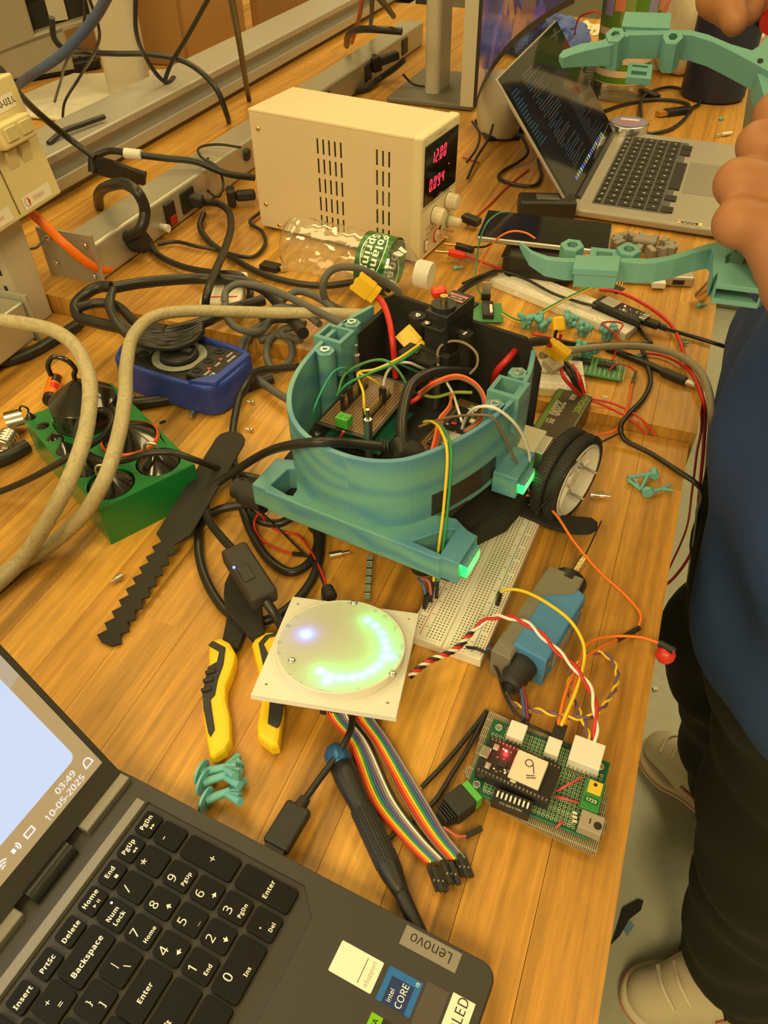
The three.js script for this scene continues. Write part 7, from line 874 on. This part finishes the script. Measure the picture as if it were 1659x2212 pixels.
cable('black charging cord looping left of the silver laptop screen', [[1125, 290, 0.03], [1140, 330, 0.015], [1120, 350, 0.006], [1085, 370, 0.004], [1078, 385, 0.004], [1110, 398, 0.004], [1150, 402, 0.004], [1168, 385, 0.004], [1162, 345, 0.006]], 0.0025, K.cord, F); cable('black cord behind the power supply display', [[1010, 385, 0.006], [1030, 340, 0.01], [1055, 300, 0.02], [1065, 270, 0.03]], 0.002, K.cord, F); cable('second black cord behind the power supply display', [[1008, 350, 0.01], [1030, 320, 0.02], [1035, 285, 0.03], [1020, 262, 0.04]], 0.002, K.cord, F); cable('red wire lying on the bench left of the phone', [[1142, 366, 0.002], [1100, 400, 0.002], [1060, 440, 0.002], [1010, 485, 0.002]], 0.0012, mat(0.4, 0.03, 0.01, 0.5), F); wire('short red wire scrap right of the power supply', [[1000, 340, 0.002], [1020, 346, 0.002], [1035, 352, 0.002]], 0.0012, mat(0.4, 0.03, 0.01, 0.5), F); one('black_cord_end', bar(F(1000, 468, 0.012), F(1036, 482, 0.01), 0.014, 0.01, 0.003), K.black, 'black plug end right of the power supply knobs', 'plug');
{ const t = thing('hdmi_cable', 'black cable with a gold connector in front of the dark blue flask', 'cable'); M('lead', tube(fp([[1305, 240, 0.004], [1350, 225, 0.004], [1420, 215, 0.004], [1480, 222, 0.004], [1488, 240, 0.004], [1470, 265, 0.004], [1440, 282, 0.004], [1395, 288, 0.004], [1385, 250, 0.008], [1395, 205, 0.006], [1450, 188, 0.004], [1505, 205, 0.004], [1512, 222, 0.004], [1490, 236, 0.005]]), 0.003, 110, 8), K.cord, t); M('plug', bar(F(1490, 236, 0.006), F(1438, 243, 0.006), 0.018, 0.009, 0.002), K.black, t); M('gold_tip', bar(F(1438, 243, 0.006), F(1421, 246, 0.006), 0.014, 0.006), K.gold, t); M('second_plug', bar(F(1385, 195, 0.006), F(1420, 210, 0.006), 0.016, 0.008, 0.002), K.black, t); }
wire('thin red wire arching left of the striped cup', [[1247, 84, 0.01], [1243, 62, 0.05], [1255, 35, 0.08], [1280, 25, 0.09], [1300, 36, 0.06]], 0.0018, K.red, F); cable('black cord hooked over the power strip near the curved monitor', [[868, 68, 0.1], [800, 63, 0.1], [765, 66, 0.09], [752, 78, 0.07], [749, 98, 0.03]], 0.006, K.cord, F); cable('red cord hanging behind the far end of the power strip', [[782, -10, 0.2], [775, 40, 0.1], [760, 92, 0.02]], 0.004, mat(0.5, 0.1, 0.02, 0.5), F); cable('grey cord hanging behind the far end of the power strip', [[803, -10, 0.2], [803, 30, 0.12], [800, 62, 0.05]], 0.004, K.grey, F); cable('black cord slanting behind the curved monitor post', [[815, -10, 0.2], [835, 15, 0.15], [850, 35, 0.1]], 0.005, K.cord, F);
cable('dark cord bundle curling on the curved monitor base', [[872, 130, 0.05], [850, 150, 0.03], [820, 170, 0.01], [790, 192, 0.006], [760, 200, 0.005]], 0.005, K.cord, F); cable('thin dark cord on the curved monitor base', [[870, 160, 0.03], [890, 180, 0.015], [920, 186, 0.015], [942, 174, 0.02]], 0.0022, K.cord, F);
// ---------- two printed teal arms held in the hand ----------
function tiltedSlab(q0, n) { // plane through q0 with normal n; returns helpers that put picture positions onto it
  n = n.clone().normalize(); const x = V(1, 0, 0).addScaledVector(n, -n.x).normalize(), z = x.clone().cross(n).normalize(), B = new THREE.Matrix4().makeBasis(x, n, z).setPosition(q0), I = B.clone().invert();
  const at = (px, py) => { const d = ray(px, py), t = q0.clone().sub(CAM).dot(n) / d.dot(n), p = CAM.clone().addScaledVector(d, t).applyMatrix4(I); return [p.x, p.z]; };
  const slab = (pts, top, th, bevel = 0.0004, holes = []) => plan(pts.map(p => at(...p)), top - th, th, bevel, holes);
  return { B, at, slab };
}
const taper = (g, tip, len) => { const p = g.attributes.position; for (let i = 0; i < p.count; i++) if (p.getY(i) < -0.006) { const k = Math.min(1, Math.hypot(p.getX(i) - tip[0], p.getZ(i) - tip[1]) / len); p.setY(i, p.getY(i) * (0.22 + 0.78 * Math.sqrt(k))); } g.computeVertexNormals(); return g; };
function armThing(label, q0, n) { const s = tiltedSlab(q0, n), t = thing('printed_arm', label, 'printed part', null, 0, 'printed arms in the hand'); t.applyMatrix4(s.B); t.updateMatrixWorld(true); return [t, s]; }
{
  const [t, s] = armThing('lower teal printed arm with two hex sockets held in the fist', P(1290, 570, 0.25), V(0, 1, 0.12));
  M('curved_bar', taper(s.slab([[1123, 523], [1130, 524], [1150, 541], [1185, 553], [1222, 557], [1290, 556], [1375, 557], [1400, 558], [1440, 553], [1480, 541], [1530, 526], [1568, 518], [1610, 526], [1612, 545], [1580, 545], [1569, 552], [1566, 575], [1550, 590], [1540, 600], [1541, 565], [1546, 545], [1538, 537], [1500, 546], [1460, 559], [1420, 567], [1385, 569], [1343, 565], [1225, 565], [1180, 561], [1145, 545]], 0, 0.0125), s.at(1123, 523), 0.035), tealP, t);
  M('top_plate', s.slab([[1243, 554], [1341, 556], [1335, 588], [1237, 583]], 0.001, 0.004), tealP, t); M('lower_plate', s.slab([[1246, 568], [1338, 570], [1334, 586], [1243, 582]], -0.003, 0.008), tealP, t);
  const hx = (px, py, r, h, top) => { const c = s.at(px, py); return plan(circ(c[0], c[1], r, 6), top - h, h, 0.0004, [circ(c[0], c[1], r * 0.55, 6)]); }; for (const [px, py] of [[1236, 532], [1358, 541]]) M('hex_socket', hx(px, py, 0.0066, 0.016, 0.001), tealP, t);
  M('square_frame', s.slab([[1278, 526], [1338, 532], [1336, 556], [1274, 554]], -0.002, 0.005, 0.0003, [[[1289, 535], [1326, 538], [1325, 551], [1287, 550]].map(p => s.at(...p))]), tealP, t);
  M('end_box', s.slab([[1553, 574], [1572, 569], [1620, 573], [1662, 622], [1650, 628], [1547, 615]], 0.0006, 0.003), tealP, t); M('end_box_wall', [s.slab([[1547, 612], [1650, 625], [1650, 628], [1547, 615]], -0.008, 0.003, 0.0001), s.slab([[1547, 598], [1553, 574], [1556, 574], [1550, 615], [1547, 615]], -0.0024, 0.008, 0.0001), s.slab([[1648, 618], [1662, 622], [1650, 628], [1645, 627]], -0.0024, 0.008, 0.0001)], tealP, t); M('end_box_floor', s.slab([[1556, 582], [1610, 582], [1650, 624], [1550, 612]], -0.0095, 0.0015, 0.0001), tealP, t);
}
{
  const [t, s] = armThing('upper teal printed arm with hanging hex posts at the top right', D(1420, 90, 0.43), V(0, 1, 0.62));
  M('curved_bar', taper(s.slab([[1207, 120], [1216, 108], [1255, 94], [1300, 86], [1330, 74], [1360, 66], [1440, 64], [1490, 64], [1530, 74], [1580, 95], [1625, 108], [1645, 95], [1670, 60], [1670, 160], [1640, 142], [1590, 115], [1540, 90], [1495, 76], [1440, 74], [1360, 76], [1320, 98], [1270, 108], [1235, 118], [1215, 126]], 0, 0.017), s.at(1207, 120), 0.045), tealP, t);
  M('top_plate', s.slab([[1350, 28], [1451, 31], [1447, 64], [1342, 60]], 0.001, 0.004), tealP, t); M('plate_rim', s.slab([[1352, 58], [1440, 60], [1438, 68], [1350, 66]], -0.001, 0.012, 0.0002), tealP, t);
  for (const [px, py] of [[1329, 79], [1453, 84]]) { const c = s.at(px, py); M('hex_post', plan(circ(c[0], c[1], 0.0056, 6), -0.019, 0.0205, 0.0004, [circ(c[0], c[1], 0.003, 6)]), tealP, t); }
  M('square_frame', s.slab([[1362, 100], [1416, 104], [1412, 136], [1356, 132]], -0.011, 0.005, 0.0003, [[[1370, 104], [1406, 107], [1405, 113], [1369, 110]].map(p => s.at(...p)), [[1368, 117], [1404, 120], [1402, 130], [1366, 127]].map(p => s.at(...p))]), tealP, t);
  M('end_block', s.slab([[1640, 145], [1664, 150], [1670, 210], [1655, 195]], -0.004, 0.016), tealP, t); const c = s.at(1642, 132); M('bolt_hole', cy(0.0016, 0.0016, 0.0004, c[0], 0.0002, c[1], 8), K.matte, t);
}
// ---------- the person ----------
{
  const t = thing('person', 'person in a blue shirt and black trousers holding teal printed arms', 'person');
  const skin = new THREE.MeshPhysicalMaterial({ color: rgb(0.4, 0.17, 0.075), roughness: 0.55, sheen: 0.2 });
  const sh = V(0.16, 0.47, 0.16), sh2 = V(0.16, 0.47, -0.22), el = V(0.2, 0.19, 0.24), el2 = V(0.14, 0.2, -0.24);
  const wr = D(1775, 640, 0.415), wr2 = D(1640, -120, 0.5);
  // fist around the lower arm: knuckles to the right, bent joints towards the left of the picture
  const fist = [], pips = [[1676, 246, 0.412, 0.0098], [1642, 312, 0.402, 0.0104], [1596, 396, 0.392, 0.0108], [1591, 482, 0.386, 0.0102]], mcp = [[1790, 262, 0.40], [1785, 335, 0.392], [1775, 415, 0.385], [1762, 500, 0.382]];
  const MC = mcp.map(q => D(...q)), PI = pips.map(q => D(q[0], q[1], q[2]));
  pips.forEach((q, i) => { const r = q[3], p = PI[i], m = MC[i], dist = D(q[0] + 30, q[1] + 14, q[2] + 0.026), tip = D(q[0] + 105, q[1] + 22, q[2] + 0.03); fist.push([m, 0.0122, p, r], [p, r * 0.98, dist, r * 0.88], [dist, r * 0.86, tip, r * 0.74]); });
  const palm = MC[0].clone().add(MC[3]).multiplyScalar(0.5); for (const m of MC) fist.push([m, 0.014, wr, 0.019]); fist.push([MC[0], 0.014, MC[3], 0.014]);
  fist.push([D(1720, 570, 0.388), 0.0165, D(1780, 720, 0.4), 0.022], [D(1690, 545, 0.388), 0.014, D(1720, 600, 0.388), 0.018], [D(1640, 500, 0.388), 0.01, D(1720, 570, 0.388), 0.016], [D(1720, 600, 0.4), 0.014, D(1650, 575, 0.42), 0.011]);
  // upper hand pinching a small part
  const f2 = []; const tips = [[1588, 46, 0.44], [1572, 30, 0.45], [1618, 24, 0.46], [1650, 10, 0.47]]; const k2 = [[1560, -35, 0.445], [1545, -15, 0.46], [1630, -40, 0.468], [1675, -45, 0.48]];
  tips.forEach((q, i) => { const a = D(...q), b = D(...k2[i]), c = D(k2[i][0] + 60, k2[i][1] - 110, k2[i][2] + 0.03); f2.push([a, 0.0078, b, 0.0098], [b, 0.0098, c, 0.0125], [c, 0.0125, wr2.clone(), 0.02]); }); f2.push([D(1540, 0, 0.45), 0.0095, D(1640, -90, 0.47), 0.016]);
  const hands = [blob(fist, 0.0026, 0.0075), blob(f2, 0.0032, 0.006)];
  const head = blob([[V(0.13, 0.585, -0.03), 0.055, V(0.11, 0.68, -0.03), 0.085], [V(0.07, 0.64, -0.03), 0.05, V(0.08, 0.7, -0.03), 0.07], [V(0.012, 0.655, -0.03), 0.012, V(0.03, 0.68, -0.03), 0.01], [V(0.1, 0.66, -0.115), 0.016, V(0.1, 0.675, -0.115), 0.018], [V(0.1, 0.66, 0.055), 0.016, V(0.1, 0.675, 0.055), 0.018]], 0.008, 0.03);
  const arms = blob([[el, 0.045, wr, 0.026], [el2, 0.045, wr2, 0.027], [V(0.15, 0.5, -0.03), 0.055, V(0.13, 0.6, -0.03), 0.055], [sh, 0.055, el, 0.047], [sh2, 0.055, el2, 0.047]], 0.012, 0.02);
  M('body', [hands[0], hands[1], arms, head], skin, t);
  M('hair', blob([[V(0.14, 0.74, -0.03), 0.085, V(0.12, 0.75, -0.03), 0.08], [V(0.17, 0.68, -0.03), 0.07, V(0.15, 0.72, -0.03), 0.08]], 0.01, 0.02), K.matte, t);
  for (const z of [-0.06, 0.0]) M('eye', sp(0.011, 0.026, 0.7, z, 12), K.white, t); M('mouth', rb(0.01, 0.008, 0.045, 0.003, 0.022, 0.625, -0.03), mat(0.35, 0.12, 0.1, 0.5), t);
  const fold = q => 0.005 * Math.sin(q.y * 38 + q.z * 22) + 0.004 * Math.sin(q.z * 55 + q.y * 17 + q.x * 20);
  const shirtM = mat(0.016, 0.045, 0.16, 0.85);
  M('shirt', blob([[V(0.172, 0.06, -0.09), 0.148, V(0.165, 0.38, -0.1), 0.125], [V(0.172, 0.06, 0.05), 0.148, V(0.165, 0.38, 0.06), 0.125], [V(0.19, -0.09, -0.07), 0.138, V(0.172, 0.06, -0.09), 0.148], [V(0.19, -0.09, 0.07), 0.15, V(0.172, 0.06, 0.05), 0.148], [sh, 0.075, sh2, 0.075], [sh, 0.078, sh.clone().lerp(el, 0.6), 0.07], [sh2, 0.078, sh2.clone().lerp(el2, 0.6), 0.07]], 0.012, 0.05, fold), shirtM, t);
  const hipA = V(0.165, -0.09, -0.09), hipB = V(0.175, -0.09, 0.06), kA = V(0.16, -0.42, -0.15), kB = V(0.23, -0.42, 0.11), aA = V(0.25, -0.76, -0.15), aB = V(0.265, -0.775, 0.115);
  const crease = q => 0.006 * Math.sin(q.y * 30 + q.z * 18 + q.x * 14) + 0.004 * Math.sin(q.y * 61 - q.x * 33);
  M('trousers', blob([[hipA, 0.13, hipB, 0.13], [V(0.175, 0.02, -0.08), 0.125, V(0.175, 0.02, 0.05), 0.125], [hipA, 0.12, kA, 0.092], [kA, 0.09, aA, 0.072], [hipB, 0.12, kB, 0.095], [kB, 0.095, aB, 0.075]], 0.013, 0.04, crease), mat(0.01, 0.0095, 0.0085, 0.9), t);
  const shoe = (heel, toe, label) => {
    const g = new THREE.Group(); g.name = 'shoe'; t.add(g); g.position.set(heel.x, FLOOR, heel.z); g.rotation.y = yawOf(heel, toe); const L = heel.distanceTo(toe);
    const ol = smooth([[-0.005, 0], [0.0, 0.032], [0.05, 0.036], [0.12, 0.034], [L * 0.7, 0.046], [L * 0.9, 0.04], [L, 0.012], [L, -0.012], [L * 0.9, -0.042], [L * 0.7, -0.05], [0.12, -0.038], [0.05, -0.036], [0.0, -0.032]], 60, true);
    M('sole', plan(ol, 0, 0.026, 0.006), mat(0.7, 0.62, 0.48, 0.7), g); M('sole_stripe', plan(ol.map(p => [L / 2 + (p[0] - L / 2) * 1.01, p[1] * 1.02]), 0.012, 0.004), mat(0.55, 0.2, 0.15, 0.6), g);
    M('upper', blob([[V(0.035, 0.045, 0), 0.036, V(0.05, 0.1, 0), 0.04], [V(0.05, 0.05, 0), 0.038, V(L * 0.55, 0.048, 0), 0.04], [V(L * 0.55, 0.045, 0), 0.042, V(L * 0.84, 0.034, 0), 0.034], [V(0.07, 0.09, 0), 0.036, V(L * 0.55, 0.062, 0), 0.034]], 0.007, 0.02, q => q.y < 0.02 ? 0.05 : 0), mat(0.62, 0.54, 0.42, 0.8), g);
    for (let i = 0; i < 5; i++) M('lace', tube([V(0.1 + i * 0.022, 0.092 - i * 0.007, -0.028), V(0.108 + i * 0.022, 0.107 - i * 0.008, 0), V(0.1 + i * 0.022, 0.092 - i * 0.007, 0.028)], 0.003, 14, 6), mat(0.78, 0.7, 0.56, 0.8), g);
    M('lace_bow', [tube([V(0.1, 0.108, 0), V(0.11, 0.118, 0.03), V(0.13, 0.104, 0.045), V(0.115, 0.104, 0.015), V(0.1, 0.108, 0)], 0.003, 30, 6), tube([V(0.1, 0.108, 0), V(0.105, 0.118, -0.03), V(0.125, 0.104, -0.045), V(0.11, 0.104, -0.012), V(0.1, 0.108, 0)], 0.003, 30, 6)], mat(0.78, 0.7, 0.56, 0.8), g); M('side_mark', rb(0.03, 0.006, 0.002, 0.001, L * 0.5, 0.06, -0.042).rotateX(-0.1), mat(0.6, 0.18, 0.08, 0.6), g);
  };
  shoe(V(0.305, 0, -0.115), V(0.11, 0, -0.235)); shoe(V(0.345, 0, 0.085), V(0.135, 0, 0.2));
}
{
  const t = thing('marker', 'black and red handle held in the upper hand at the top right corner', 'marker'); M('barrel', rod(D(1652, 30, 0.47), D(1632, -60, 0.49), 0.008), K.black, t); M('red_end', rod(D(1675, 45, 0.468), D(1655, -60, 0.49), 0.009), K.red, t);
  // things under and beside the bench
  const fl = FLOOR, tp = [[1330, 2010], [1345, 1960], [1378, 1942], [1390, 1945], [1385, 1965], [1360, 1985], [1340, 2020], [1320, 2040]].map(q => P(q[0], q[1], fl + 0.004)); one('tape_scrap', slabXZ(tp, fl + 0.004, 0.003), K.matte, 'black torn tape scrap on the floor beside the bench', 'scrap');
  const bp = [[1345, 2000], [1358, 1985], [1370, 2000], [1355, 2022]].map(q => P(q[0], q[1], fl + 0.003)); one('paper_scrap', slabXZ(bp, fl + 0.003, 0.002), mat(0.16, 0.28, 0.45, 0.8), 'blue scrap on the floor beside the black tape', 'scrap'); one('paper_scrap', bar(P(1411, 1488, fl + 0.003), P(1420, 1487, fl + 0.003), 0.008, 0.004), K.white, 'tiny white scrap on the floor by the rear shoe', 'scrap');
}
renderer.render(scene, camera);
